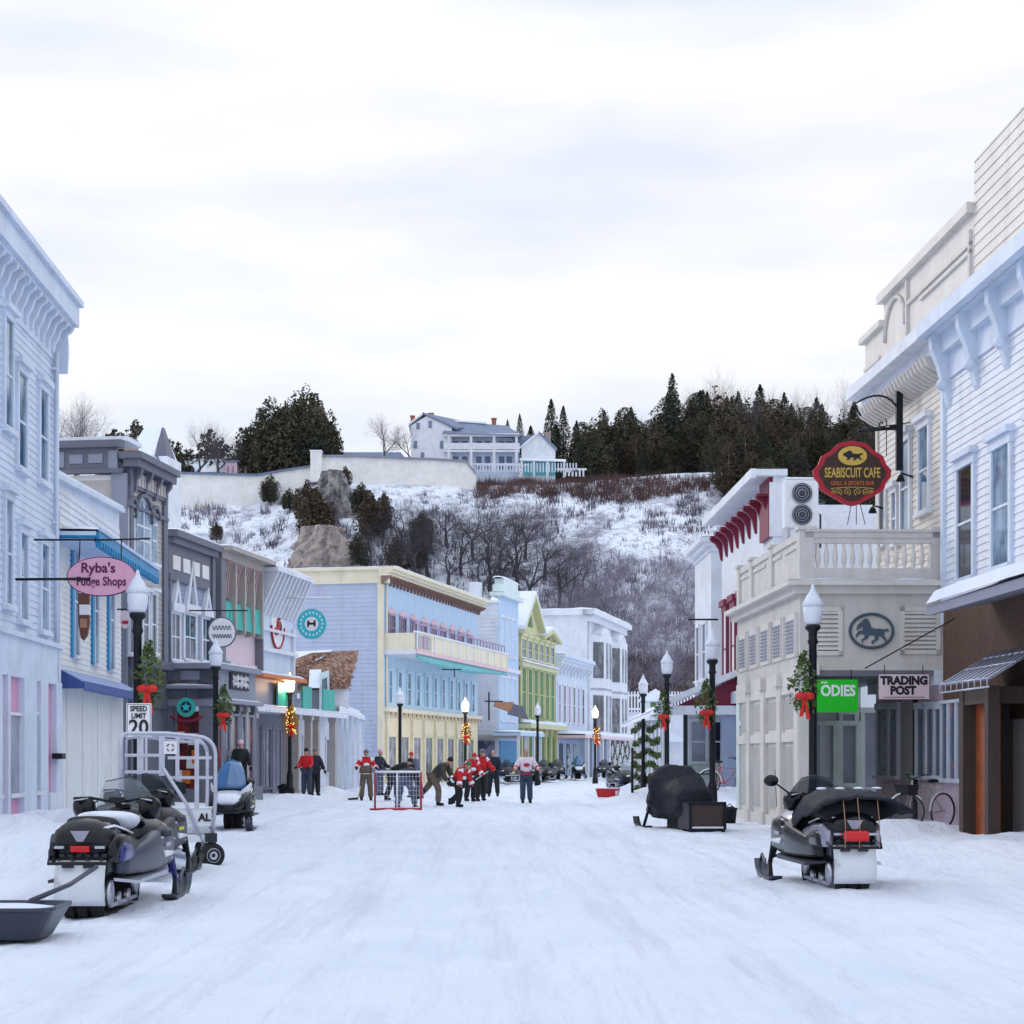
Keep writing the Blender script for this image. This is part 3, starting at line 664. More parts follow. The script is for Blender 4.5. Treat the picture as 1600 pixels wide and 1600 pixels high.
# B5 : brown and green awning building ; B6 : white theatre-like building -------------------
def b5():
    B = Bld('striped_awning_building', 'grey building with brown arched frieze over teal and pink banded front', (gx(333, 62), 62, 0), 1250, 1, BL); r = B.root; S = B.S
    L = S.a(400); zt = S.z(340, 851, .3)
    mk(lambda b: S.box(b, 0, L, -9, 0, -.3, zt - .1), 'wall', 'sign pale pink', r)
    split(mk(lambda b: (S.box(b, 0, .5, 0, .3, 4, zt - .1), S.box(b, L - .12, L, 0, .3, 4, zt - .1)), 'corner_pier', 'porch grey', r))
    c = mk(lambda b: (S.box(b, -.1, L + .1, -.1, .75, zt - .15, zt), S.box(b, 0, L, 0, .35, zt - .4, zt - .15)), 'cornice', 'taupe paint', r)
    mk(lambda b: snowstrip(b, S, 0, L, -.1, .7, zt, .12), 'snow', 'snow', c)
    n = 4; w = (L - .65) / n
    for i in range(n):
        a0 = .5 + i * w + .09; a1 = a0 + w - .2; mk(lambda b: S.box(b, a1, a1 + .14, 0, .34, zt - 2.9, zt - .4), 'pilaster', 'taupe paint', r); z0 = zt - 1.7; z1 = zt - .4
        def fn(b):
            for k in range(6):   # curved hood panels
                t0 = k / 6; t1 = (k + 1) / 6
                q = lambda t: (.06 + .26 * (1 - math.cos(t * PI / 2)), z0 + (z1 - z0) * math.sin(t * PI / 2))
                (o0, y0), (o1, y1) = q(t0), q(t1)
                b.hexa([S.f(a, o, z) for a, o, z in ((a0, 0, y0), (a1, 0, y0), (a1, o0, y0), (a0, o0, y0), (a0, 0, y1), (a1, 0, y1), (a1, o1, y1), (a0, o1, y1))])
        p = mk(fn, 'arched_panel', 'terracotta trim', r)
        mk(lambda b: [b.tube([S.f(a0 + (a1 - a0) * (j + .5) / 4, .08 + .26 * (1 - math.cos(t * PI / 12)), z0 + (z1 - z0) * math.sin(t * PI / 12)) for t in range(7)], .02, 5) for j in range(4)], 'rib', 'sign pale pink', p)
        mk(lambda b: b.prism([(.05, zt - 1.75), (.20, zt - 1.85), (.28, zt - 2.75), (.22, zt - 2.75), (.05, zt - 2.0)], lambda o, z: S.f(a0, o, z), lambda o, z: S.f(a1, o, z)), 'awning', 'teal awning', r)
    zb = zt - 4.0
    for i in range(4):
        a0 = .55 + i * w; window(S, r, a0 + .12, a0 + w - .15, zb - .9, zb, fm='sign pale pink' if i else 'teal paint', gm='glass' if i % 2 else 'teal paint', bars=1, fw=.08)
    mk(lambda b: S.box(b, .4, L, 0, .25, zb - 1.25, zb - 1.0), 'band', 'terracotta trim', r)
    mk(lambda b: S.box(b, .4, L, 0, .12, 3.0, zb - 1.25), 'lower_wall', 'cream board', r)
b5()
def b6():
    B = Bld('white_theatre_building', 'narrow white building with flared slatted cornice and painted round emblem', (gx(400, 67), 67, 0), 1250, 1, BL); r = B.root; S = B.S; E = B.E
    L = S.a(457); zt = S.z(403, 878, .6)
    mk(lambda b: S.box(b, 0, L, -9, 0, -.3, zt - .1), 'wall', 'blue white paint', r)
    c = mk(lambda b: (S.box(b, -.1, L + .1, -.2, .9, zt - .15, zt), [b.hexa([S.f(q + da, o, z) for da, o, z in ((-.06, 0, zt - 1.7), (.06, 0, zt - 1.7), (.06, .15, zt - 1.7), (-.06, .15, zt - 1.7), (-.06, 0, zt - .15), (.06, 0, zt - .15), (.06, .85, zt - .15), (-.06, .85, zt - .15))]) for q in [.15 + i * (L - .3) / 9 for i in range(10)]]), 'cornice', 'white paint', r)
    mk(lambda b: snowstrip(b, S, -.1, L, -.2, .85, zt, .15), 'snow', 'snow', c)
    mk(lambda b: (S.box(b, 0, L, 0, .25, zt - 3.1, zt - 2.95), S.box(b, 0, L, 0, .18, zt - 2.3, zt - 2.2), S.box(b, 0, .2, 0, .12, 3.5, zt - 2), S.box(b, L - .2, L, 0, .12, 3.5, zt - 2), S.box(b, 0, L, 0, .3, 3.9, 4.1)), 'trim', 'white paint', r)
    am = L * .55; zm = S.z(428, 978)
    e = mk(lambda b: b.prism([(am + .85 * math.cos(t * PI / 12), zm + .85 * math.sin(t * PI / 12)) for t in range(24)], lambda a, z: S.f(a, 0, z), lambda a, z: S.f(a, .04, z)), 'round_emblem', 'sign white', r)
    mk(lambda b: (b.tube([S.f(am + .86 * math.cos(t * PI / 12), .05, zm + .86 * math.sin(t * PI / 12)) for t in range(-12, 1)], .045, 5), b.ell(S.f(am + .05, .05, zm + .05), .22, .08, .28), b.ell(S.f(am - .2, .05, zm - .2), .3, .08, .16)), 'emblem_paint', 'sign red', e)
    mk(lambda b: (b.ell(S.f(am + .1, .08, zm + .42), .14, .07, .16), b.ell(S.f(am + .2, .08, zm - .02), .12, .07, .25)), 'emblem_figure', 'ink', e)
    mk(lambda b: [b.cyl(S.f(a, .05, 4.5), S.f(a, .3, 4.5), .12) for a in (am + .2, am + 1.0)], 'vent_pipe', 'grey plastic', r)
b6()
# coffee shop porch (slate) in front of B4/B5, and the long porch with columns ---------------
def porches():
    B = Bld('coffee_shop', 'slate grey single storey coffee shop with panelled parapet and red lit windows', (gx(333, 53), 53, 0), 1250, 1, BL); r = B.root; S = B.S; E = B.E
    L = S.a(398); t1 = E.a(252); zt = E.z(300, 1037)
    z1 = E.z(300, 1068)
    mk(lambda b: (E.box(b, 0, t1, -2, 0, 3.2, zt - .1),), 'upper_wall', 'porch grey', r)
    mk(lambda b: (E.box(b, 0, t1, -5, 0, -.2, .6), E.box(b, 0, .35, -.4, .03, 0, 3.3), E.box(b, t1 - .4, t1, -.4, .03, 0, 3.3)), 'wall', 'porch grey', r)
    mk(lambda b: (E.box(b, -.1, t1, -.2, .22, zt - .15, zt), E.box(b, -.1, t1, 0, .3, E.z(300, 1072) - .08, E.z(300, 1072)), E.box(b, 0, t1, 0, .08, 3.05, 3.25),
               S.box(b, -.05, L, -.2, .25, zt - .15, zt), S.box(b, 0, L, -.5, .02, 3.2, zt - .15), S.box(b, 0, L, 0, .3, 3.15, 3.25)), 'cornice', 'slate light', r)
    mk(lambda b: (snowstrip(b, E, -.1, t1, -.2, .2, zt, .08), snowstrip(b, S, 0, L, -.2, .2, zt, .08), snowstrip(b, E, -.05, t1, .05, .28, E.z(300, 1072), .08), snowstrip(b, S, -.05, L, .02, .28, 3.25, .08)), 'snow', 'snow', r)
    for u0, u1, mt in ((283, 312, 'slate light'), (252, 265, 'slate light')):
        mk(lambda b: E.box(b, E.a(u0), E.a(u1), 0, .05, E.z(300, 1062), E.z(300, 1048)), 'inset_panel', mt, r)
    # end window with red interior
    w = mk(lambda b: [E.box(b, q, q + .07, 0, .06, .6, 3.1) for q in (.35, 1.1, 1.45)], 'window', 'porch grey', r)
    mk(lambda b: E.box(b, .36, t1 - .4, -.3, -.2, .6, 2.9), 'pane', 'red shop interior', w)
    split(mk(lambda b: [E.box(b, q, q + .32, -.2, -.12, z, z + .35) for q, z in ((.5, 1.9), (.95, 1.95), (1.3, 1.4), (.55, 1.2), (1.15, .9), (.8, .8))], 'poster', 'sign white', w))
    split(mk(lambda b: [E.box(b, q, q + .25, -.2, -.11, z, z + .4) for q, z in ((.75, .75), (.45, 1.35), (1.35, 2.1))], 'poster', 'ink orange', w))
    # street side: columns, door, framed windows
    n = 5
    for i in range(n + 1):
        q = (L - .25) * i / n; mk(lambda b: (S.box(b, q, q + .25, -.3, .05, 0, 3.2), S.box(b, q - .04, q + .29, 0, .1, 2.95, 3.1), S.box(b, q - .04, q + .29, 0, .1, .0, .3)), 'pilaster', 'porch grey' if i % 2 else 'taupe paint', r)
    for i in range(n):
        q = .28 + (L - .25) * i / n; qq = (L - .25) * (i + 1) / n - .04
        window(S, r, q + .05, qq - .05, .7 if i != 3 else .1, 2.8, fm='slate light', gm='shop window' if i % 2 else 'red shop interior', mid=False, fw=.05, o=.0)
    p = mk(lambda b: S.box(b, S.a(357), S.a(386), .02, .07, S.z(370, 1078), S.z(370, 1052)), 'name_board', 'ink', r)
    a0, a1 = S.a(357) + .15, S.a(386) - .15
    for k in range(2):
        pts = [S.f(a0 + (a1 - a0) * i / 36, .09, S.z(370, 1060 + 9 * k) + (.10 + .04 * math.sin(i * .7)) * math.sin(i * 2.2 + k)) for i in range(37)]
        mk(lambda b: b.tube(pts, .022, 4), 'painted_line', 'sign white', p)
    # roof between
    mk(lambda b: S.box(b, 0, L, -3.5, -.5, zt - .8, zt - .5), 'roof', 'snow', r)
    # long porch
    B = Bld('columned_porch', 'long taupe porch with tall columns, teal sign boards and snowy orange eave', (gx(398, 63.5), 63.5, 0), 1250, 1, BL); r = B.root; S = B.S
    L = S.a(541); zt = S.z(470, 1068); zb = S.z(470, 1112)
    mk(lambda b: (S.box(b, .1, S.a(470), -2.4, -.15, zb, zt),), 'upper_wall', 'slate light', r)
    mk(lambda b: (S.box(b, 0, L, -2.4, .1, zb - .12, zb + .08),), 'porch_beam', 'white paint', r)
    mk(lambda b: S.box(b, -.1, S.a(466), -2.4, .35, zt, zt + .12), 'eave', 'ink orange', r)
    mk(lambda b: snowstrip(b, S, -.1, S.a(466), -2.4, .3, zt + .12, .16), 'snow', 'snow', r)
    mk(lambda b: snowstrip(b, S, 0, L, -2.4, .1, zb + .08, .1), 'snow', 'snow', r)
    for u0, u1 in ((432, 449), (471, 485), (503, 521)):
        mk(lambda b: S.box(b, S.a(u0), S.a(u1), 0, .06, zb + .15, zb + 1.0), 'sign_board', 'teal paint', r)
    for u in (452, 468, 487, 499, 525):
        a = S.a(u); mk(lambda b: (S.box(b, a - .13, a + .13, -.26, 0, -.1, zb - .12), S.box(b, a - .18, a + .18, -.31, .05, zb - .3, zb - .12), S.box(b, a - .18, a + .18, -.31, .05, -.1, .25)), 'column', 'taupe paint', r)
    mk(lambda b: S.box(b, .05, L, -1.1, -.92, -.2, zb), 'back_wall', 'slate light', r)
    G = B.face('street', -.9)
    for u0, u1, g in ((408, 420, 'shop window'), (424, 436, 'white paint'), (440, 450, 'shop window')):
        window(G, r, G.a(u0), G.a(u1), .4 if g != 'white paint' else .1, 2.6, fm='slate light', gm='curtain glass' if g == 'white paint' else g, bars=1, fw=.09, mid=False)
    for u0, u1 in ((472, 482), (508, 523)):
        window(G, r, G.a(u0), G.a(u1), .9, 2.3, fm='white paint', gm='dark glass', bars=1, fw=.1, mid=False)
    mk(lambda b: G.box(b, G.a(462), G.a(545), 0, .02, 0, 3.2), 'white_wall', 'white paint', r)
    return
porches()
def rusty():
    # gabled roof overgrown with rusty vines, white bay front, behind the columned porch
    D = 78; B = Bld('vine_roofed_shop', 'small shop with steep roof covered in rusty brown vines and white bay front', (gx(458, D), D, 0), 1300, 1, BL); r = B.root
    def q(u, v, D): return tuple(r.matrix_world.inverted() @ W(u, v, D)) if 0 else tuple(Matrix.Rotation(-B.rz, 4, 'Z') @ (W(u, v, D) - B.P0))
    mb = MB(); mb.hexa([q(448, 1080, 76), q(545, 1076, 79), q(545, 1076, 84), q(448, 1080, 81), q(448, 1022, 80), q(561, 1016, 82), q(561, 1016, 83), q(448, 1022, 81)]); mb.build('roof', 'rusty leaves', r)
    # leaf clumps
    V = []; Fc = []
    for k in range(1600):
        s, t = random.random(), random.random(); u = 450 + s * (97 + 14 * t); v = 1078 - (56 + 4 * s) * t; DD = 76 + 3 * s + 3.4 * t - .15
        if s < .35 and t > .55 + s: continue
        p = Vector(q(u, v, DD)); b = len(V)
        for j in range(3): V.append(p + Vector((random.uniform(-.12, .12), random.uniform(-.06, .06), random.uniform(-.08, .08))))
        Fc.append((b, b + 1, b + 2))
    raw('vines', [tuple(x) for x in V], Fc, 'rusty leaves', r)
    mk(lambda b: b.hexa([q(447, 1050, 78.2), q(500, 1030, 80), q(500, 1030, 81), q(447, 1050, 81), q(447, 1019, 80), q(520, 1015, 81.6), q(520, 1015, 82), q(447, 1019, 81)]), 'snow', 'snow', r)
    mb = MB(); mb.hexa([q(455, 1240, 78), q(545, 1240, 80), q(545, 1240, 86), q(455, 1240, 86), q(455, 1075, 78), q(545, 1073, 80), q(545, 1073, 86), q(455, 1075, 86)]); mb.build('wall', 'white paint', r)
    # dormer
    mb = MB(); mb.hexa([q(482, 1075, 75.5), q(500, 1075, 75.5), q(500, 1075, 79), q(482, 1075, 79), q(484, 1046, 76.5), q(502, 1046, 76.5), q(502, 1046, 80), q(484, 1046, 80)]); mb.build('dormer_roof', 'snow', r)
    mb = MB(); mb.hexa([q(499, 1112, 75.5), q(516, 1112, 75.5), q(516, 1112, 79), q(499, 1112, 79), q(499, 1052, 75.8), q(514, 1047, 75.8), q(514, 1047, 79), q(499, 1052, 79)]); mb.build('dormer', 'mint paint', r)
    mb = MB(); mb.hexa([q(503, 1108, 75.3), q(512, 1108, 75.3), q(512, 1108, 75.5), q(503, 1108, 75.5), q(503, 1062, 75.3), q(511, 1058, 75.3), q(511, 1058, 75.5), q(503, 1062, 75.5)]); mb.build('dormer_window', 'glass', r)
    # white bay with posts
    mb = MB(); mb.hexa([q(530, 1112, 77), q(571, 1126, 79), q(571, 1126, 86), q(530, 1110, 86), q(530, 1104, 77), q(571, 1121, 79), q(560, 1110, 86), q(530, 1098, 86)]); mb.build('bay_roof', 'snow', r)
    for i, u in enumerate((533, 541, 549, 557, 565)):
        D2 = 77 + i * .5; mb = MB(); mb.hexa([q(u, 1236, D2), q(u + 4.5, 1236, D2), q(u + 4.5, 1236, D2 + .25), q(u, 1236, D2 + .25), q(u, 1112 + 2.5 * i, D2), q(u + 4.5, 1114 + 2.5 * i, D2), q(u + 4.5, 1114 + 2.5 * i, D2 + .25), q(u, 1112 + 2.5 * i, D2 + .25)]); mb.build('bay_post', 'white paint', r)
    mb = MB(); mb.hexa([q(531, 1237, 79), q(569, 1237, 81), q(569, 1237, 84), q(531, 1237, 84), q(531, 1112, 79), q(569, 1124, 81), q(569, 1124, 84), q(531, 1112, 84)]); mb.build('bay_wall', 'blue white paint', r)
rusty()
# B7 : pastel building --------------------------------------------------------------------------
def b7():
    D0 = 90; B = Bld('pastel_building', 'large pastel building with lavender end wall, balcony, blue middle floor and yellow ground floor', (gx(598, D0), D0, 0), 1440, 1, BL); r = B.root; S = B.S; E = B.E
    L = S.a(745); zt = E.z(590, 887); dep = 13
    mb = MB(); S.box(mb, 0, L, -dep, 0, -.3, zt - .1); E.siding(mb, .25, dep, 1.0, zt - 1.0, .22); mb.build('wall', 'lavender wall', r)
    mk(lambda b: (E.box(b, -.3, dep, -.3, .12, E.z(590, 911), zt - .12), E.box(b, -.5, dep, -.3, .3, zt - .12, zt), E.box(b, -.06, .25, 0, .1, 0, E.z(590, 911))), 'end_frieze', 'cream trim', r)
    mk(lambda b: snowstrip(b, E, -.5, dep, -.3, .25, zt, .1), 'snow', 'snow', r)
    zb1 = S.z(600, 1022); zb2 = S.z(600, 1108); 
    S1 = lambda u, v: S.z(u, v)
    mk(lambda b: S.box(b, .02, L, 0, .03, 7.0, zt - .3), 'upper_wall', 'light blue front', r)
    mk(lambda b: S.box(b, .02, L, 0, .05, zb2, 7.0), 'middle_wall', 'sky blue paint', r)
    mk(lambda b: S.box(b, .02, L, 0, .05, -.2, zb2), 'ground_wall', 'butter paint', r)
    cornice(S, r, -.4, L + .3, zt + .02, .45, .75, 'cream trim', br=1, bm='terracotta trim', bh=.42, bw=.11, step=.62)
    # pediments and windows of the top floor, seen over the balcony
    for i in range(9):
        a = .9 + i * (L - 1.4) / 9; z1 = 9.0
        w = window(S, r, a, a + .95, 7.55, 8.75, fm='mauve paint', gm='dark glass', bars=2, fw=.1, sill=False, o=.06)
        mk(lambda b: (S.poly(b, [(a - .2, 8.95), (a + 1.15, 8.95), (a + .5, 9.2)], 0, .1), S.box(b, a - .2, a + 1.15, .0, .12, 8.85, 8.95)), 'hood', 'pink trim', w)
    # balcony : deck, white rail boards with pink, blue and purple lines
    pr = 1.7; Lb = L - 1.0; zd = 6.85
    zr = S.z(640, 975, 0)
    # pixel-checked: top of yellow boards v~985 at u=640, bottom v~1015
    Q = B.face('street', pr)
    zr0 = EYE + (HZ - 1022) * 90 / F; 
    mk(lambda b: (S.box(b, .1, L + .8, 0, pr, zd - .12, zd + .1),), 'balcony_deck', 'white paint', r)
    mk(lambda b: (Q.box(b, .1, L + .8, -.06, .04, zd + .1, zd + .95), S.box(b, .1, .2, 0, pr, zd + .1, zd + .95)), 'balcony_rail', 'cream trim', r)
    mk(lambda b: (Q.box(b, .05, L + .85, -.12, .09, zd + .95, zd + 1.05), [Q.box(b, q, q + .12, -.05, .08, zd + .1, zd + .95) for q in [.1 + i * (L + .6) / 12 for i in range(13)]]), 'balcony_cap', 'white paint', r)
    mk(lambda b: (Q.box(b, .08, L + .8, .0, .10, zd - .10, zd + .08),), 'pink_fascia', 'pink trim', r)
    def swag(b):
        n = 24; rows = []
        for i in range(n + 1):
            a = .1 + (L + .6) * i / n; hh = .2 + .38 * math.sin(PI * min(1, i / n * 1.1)) ** 1.0 * (1 - i / n * .6)
            rows.append([Q.f(a, .02, zd - .12), Q.f(a, -.02, zd - .12 - hh)])
        b.grid(rows)
    mk(swag, 'swag_awning', 'turquoise paint', r, solid=.03)
    mk(lambda b: [Q.box(b, q, q + .05, -.14, -.09, zd + .9, zd + 1.5) for q in [.3 + i * (L + .3) / 26 for i in range(27)]] + [Q.box(b, .3, L + .6, -.14, -.1, zd + 1.42, zd + 1.5)], 'purple_railing', 'mauve paint', r)
    # middle floor tall windows
    for i in range(11):
        a = .7 + i * (L - 1.6) / 10.4
        window(S, r, a, a + .55, zb2 + .35, zb2 + 1.95, fm='sky blue paint', gm='blue glass', mid=True, fw=.12, o=.07, sill=False)
    # ground floor
    mk(lambda b: (S.box(b, -.05, L, .05, .35, zb2 - .12, zb2 + .08), [S.box(b, q, q + .1, .05, .3, zb2 - .4, zb2 - .12) for q in [.2 + i * (L - .6) / 24 for i in range(25)]]), 'lower_cornice', 'cream trim', r)
    split(mk(lambda b: [S.box(b, q, q + .07, .3, .34, zb2 - .3, zb2 - .14) for q in [.3 + i * (L - .6) / 24 for i in range(25)]], 'dentil', 'terracotta trim', r))
    for i in range(8):
        a = .6 + i * (L - 1) / 8
        mk(lambda b: (S.box(b, a - .35, a - .13, .05, .18, -.2, zb2 - .12), S.box(b, a - .4, a - .08, .05, .24, 2.7, 2.9)), 'pilaster', 'cream trim', r)
        window(S, r, a + .1, a + 1.35, .7 if i != 4 else .1, 2.6, fm='butter paint' if i < 3 else 'pale green paint', gm='shop window', bars=1, mid=False, fw=.12, o=.07)
    for i in range(3):   # small lattice panels at the near end of the rail
        mk(lambda b: Q.box(b, .3 + i * .9, .95 + i * .9, .05, .09, zd + .2, zd + .85), 'lattice_panel', 'mauve paint' if i == 1 else 'grey beige siding', r)
b7()
# B8..B11 : the far row -------------------------------------------------------------------------
def b8():
    B = Bld('narrow_blue_building', 'narrow light blue building with white end wall and snowy chimneys', (gx(778, 112), 112, 0), 1440, 1, BL); r = B.root; S = B.S; E = B.E
    L = S.a(809); zt = S.z(782, 926); dep = 7
    mb = MB(); S.box(mb, 0, L, -dep, 0, -.3, zt - .6); E.siding(mb, 0, dep, 1, zt - .7, .25); mb.build('wall', 'white paint', r)
    mk(lambda b: S.box(b, .02, L, 0, .04, 0, zt - .2), 'front', 'light blue front', r)
    mk(lambda b: (E.box(b, -.1, dep, -.4, .15, zt - .7, zt - .55)), 'coping', 'snow', r)
    mk(lambda b: (S.box(b, -.1, L + .1, -.5, .4, zt - .25, zt), S.box(b, .3, L - .3, -.4, .2, zt, zt + .5), S.box(b, .8, L - .8, -.4, .2, zt + .5, zt + .9)), 'cornice', 'mint paint', r)
    mk(lambda b: (snowstrip(b, S, .3, L - .3, -.4, .2, zt + .9, .2), snowstrip(b, S, -.1, L, -.4, .4, zt, .15)), 'snow', 'snow', r)
    mk(lambda b: E.box(b, 1.3, 2.0, -1.2, -.6, zt - .6, zt + .7), 'chimney', 'white paint', r)
    for z0, z1 in ((8.0, 10.4), (3.9, 6.6)):
        for i in range(3):
            a = .5 + i * (L - 1) / 3 + .1; window(S, r, a, a + 1.0, z0, z1, fm='white paint', gm='blue glass', fw=.12)
    mk(lambda b: [S.box(b, 0, L, 0, .2, 7.0, 7.25)], 'band', 'white paint', r)
    # porch of the shop at its foot
    mk(lambda b: (S.box(b, -1.5, L, 0, 1.8, 2.9, 3.1),), 'porch_roof', 'light blue front', r)
    mk(lambda b: snowstrip(b, S, -1.5, L, .1, 1.8, 3.1, .2), 'snow', 'snow', r)
    for i in range(4): mk(lambda b: S.box(b, -1.3 + i * 2.2, -1.15 + i * 2.2, 1.5, 1.65, 0, 2.9), 'porch_post', 'white paint', r)
    mk(lambda b: S.box(b, .2, L - .2, .04, .1, .4, 2.6), 'shopfront', 'cyan trim', r)
    mk(lambda b: E.box(b, .2, 3.2, 0, .1, 0, 2.6), 'end_shopfront', 'shop window', r)
    mk(lambda b: E.box(b, -1.6, 4.6, .0, 1.2, 2.75, 2.95), 'end_canopy', 'taupe paint', r)
b8()
def b9():
    B = Bld('green_gabled_building', 'green painted building with two snowy gables and tall green windows', (gx(810, 118), 118, 0), 1440, 1, BL); r = B.root; S = B.S; E = B.E
    L = S.a(867); ze = S.z(815, 985) ; dep = 7
    mb = MB(); S.box(mb, 0, L, -dep, 0, -.3, ze); mb.build('wall', 'pale green paint', r)
    mk(lambda b: S.box(b, .1, L - .1, 0, .05, 4.1, 8.0), 'middle_wall', 'green paint', r)
    zp = S.z(830, 936)
    for a0, a1, p in ((.1, L * .55, zp), (L * .55, L - .1, zp - 2.0)):
        am = (a0 + a1) / 2
        mk(lambda b: S.poly(b, [(a0, ze - .1), (a1, ze - .1), (am, p)], -2.5, .05), 'gable', 'pale green paint', r)
        mk(lambda b: (S.poly(b, [(a0 - .3, ze - .25), (a0 - .3, ze), (am, p + .3), (am, p)], -2.5, .5), S.poly(b, [(a1 + .3, ze - .25), (a1 + .3, ze), (am, p + .3), (am, p)], -2.5, .5)), 'bargeboard', 'pale green paint', r)
        mk(lambda b: (S.poly(b, [(a0 - .35, ze), (a0 - .3, ze + .25), (am, p + .5), (am, p + .3)], -2.5, .5), S.poly(b, [(a1 + .35, ze), (a1 + .3, ze + .25), (am, p + .5), (am, p + .3)], -2.5, .5)), 'snow', 'snow', r)
        mk(lambda b: S.poly(b, [(am - .6, ze + .4), (am + .6, ze + .4), (am, p - .9)], .05, .12), 'gable_vent', 'dark green paint', r)
    n = 6
    for i in range(n):
        a = .35 + i * (L - .7) / n; w = (L - .7) / n
        window(S, r, a + .35, a + w - .35, 8.2, ze - .6, fm='pale green paint', gm='glass', fw=.18, hood=.2, o=.05, snow=True)
        window(S, r, a + .35, a + w - .35, 4.3, 7.5, fm='pale green paint', gm='dark green paint', fw=.15, o=.07, sill=False)
    mk(lambda b: (S.box(b, -.2, L + .2, 0, .9, 3.5, 3.8), S.box(b, 0, L, 0, .3, 7.6, 7.9)), 'canopy', 'pale green paint', r)
    mk(lambda b: (snowstrip(b, S, -.2, L + .2, .1, .9, 3.8, .3), snowstrip(b, S, 0, L, .02, .4, 7.9, .2)), 'snow', 'snow', r)
    for i in range(7):
        a = .2 + i * (L - .5) / 6; mk(lambda b: S.box(b, a, a + .3, 0, .2, 0, 3.5), 'pilaster', 'pale green paint', r)
        if i < 6: window(S, r, a + .55, a + (L - .5) / 6 - .2, .6, 3.0, fm='green paint', gm='dark green paint', mid=False, sill=False)
b9()
def b10():
    B = Bld('low_white_building', 'low white two storey building with five tall dark windows', (gx(869, 131), 131, 0), 1440, 1, BL); r = B.root; S = B.S
    L = S.a(917); zt = S.z(872, 1024)
    mb = MB(); S.box(mb, 0, L, -7, 0, -.3, zt); mb.build('wall', 'blue white paint', r)
    cornice(S, r, -.1, L, zt + .1, .7, .7, 'blue white paint', br=1, bm='white paint', bh=.8, bw=.25, step=1.2)
    for i in range(6):
        a = .6 + i * (L - 1) / 6; window(S, r, a, a + .8, 4.2, 6.9, fm='white paint', gm='dark glass' if i % 2 else 'mauve paint', fw=.15)
    mk(lambda b: S.box(b, 0, L + 14, 0, 2.2, 3.0, 3.2), 'porch_roof', 'sign pale pink', r)
    mk(lambda b: snowstrip(b, S, 0, L + 14, .1, 2.2, 3.2, .4), 'snow', 'snow', r)
    for i in range(8):
        a = .4 + i * L / 8; mk(lambda b: S.box(b, a, a + .35, 1.7, 2.05, 0, 3.0), 'porch_post', 'white paint' if i % 2 else 'grey siding', r)
    mk(lambda b: S.box(b, .1, L, 0, .1, 0, 2.9), 'shopfront', 'light blue front', r)
    for i in range(4): mk(lambda b: S.box(b, .6 + i * 2.8, 1.9 + i * 2.8, .1, .14, .4, 2.6), 'shop_window', 'glass', r)
b10()
def b11():
    B = Bld('white_bay_building', 'white three storey building with bay windows and blank white end wall', (gx(917, 143), 143, 0), 1440, 1, BL); r = B.root; S = B.S; E = B.E
    L = S.a(973); zt = E.z(905, 953); dep = 9
    mb = MB(); S.box(mb, 0, L, -dep, 0, -.3, zt - .3); mb.build('wall', 'white paint', r)
    mk(lambda b: (S.box(b, -.3, L + .3, -.3, .8, zt - .4, zt), E.box(b, -.6, dep, -.3, .3, zt - .4, zt), S.box(b, 0, L, 0, .4, zt - .9, zt - .4)), 'cornice', 'white paint', r)
    mk(lambda b: (snowstrip(b, S, -.3, L + .3, -.3, .75, zt, .2), snowstrip(b, E, -.5, dep, -.3, .3, zt, .2)), 'snow', 'snow', r)
    for z0, z1 in ((8.0, 10.9), (3.7, 6.6)):
        for k, a0 in enumerate((1.5, 9.5)):
            bay = MB(); bay.prism([(a0, 0), (a0 + 1.3, 1.0), (a0 + 4.6, 1.0), (a0 + 5.9, 0)], lambda a, o: S.f(a, o, z0 - 1.0), lambda a, o: S.f(a, o, z1 + .6)); bb = bay.build('bay_window', 'white paint', r)
            G = B.face('street', 1.0)
            for q in (a0 + 1.8, a0 + 3.4): mk(lambda b: G.box(b, q, q + .75, 0, .05, z0, z1), 'pane', 'glass', bb)
            for s in (0, 1):
                q0, q1 = ((a0 + .25, .2), (a0 + 1.1, .85)) if s == 0 else ((a0 + 4.8, .85), (a0 + 5.65, .2))
                mk(lambda b: b.hexa([S.f(q[0], q[1] + e, z) for z in (z0, z1) for q, e in ((q0, 0), (q1, 0), (q1, .06), (q0, .06))]), 'pane', 'glass', bb)
            if z0 > 5: mk(lambda b: S.poly(b, [(a0 + .6, z1 + .6)] + [(a0 + 2.95 + 2.3 * math.cos(t * PI / 8), z1 + .6 + .7 * math.sin(t * PI / 8)) for t in range(8, -1, -1)], 0, .8), 'hood', 'white paint', bb)
    for z0, z1 in ((8.0, 10.9), (3.7, 6.6)):
        window(S, r, L - 1.7, L - .9, z0, z1, fm='white paint', gm='glass', fw=.15)
b11()

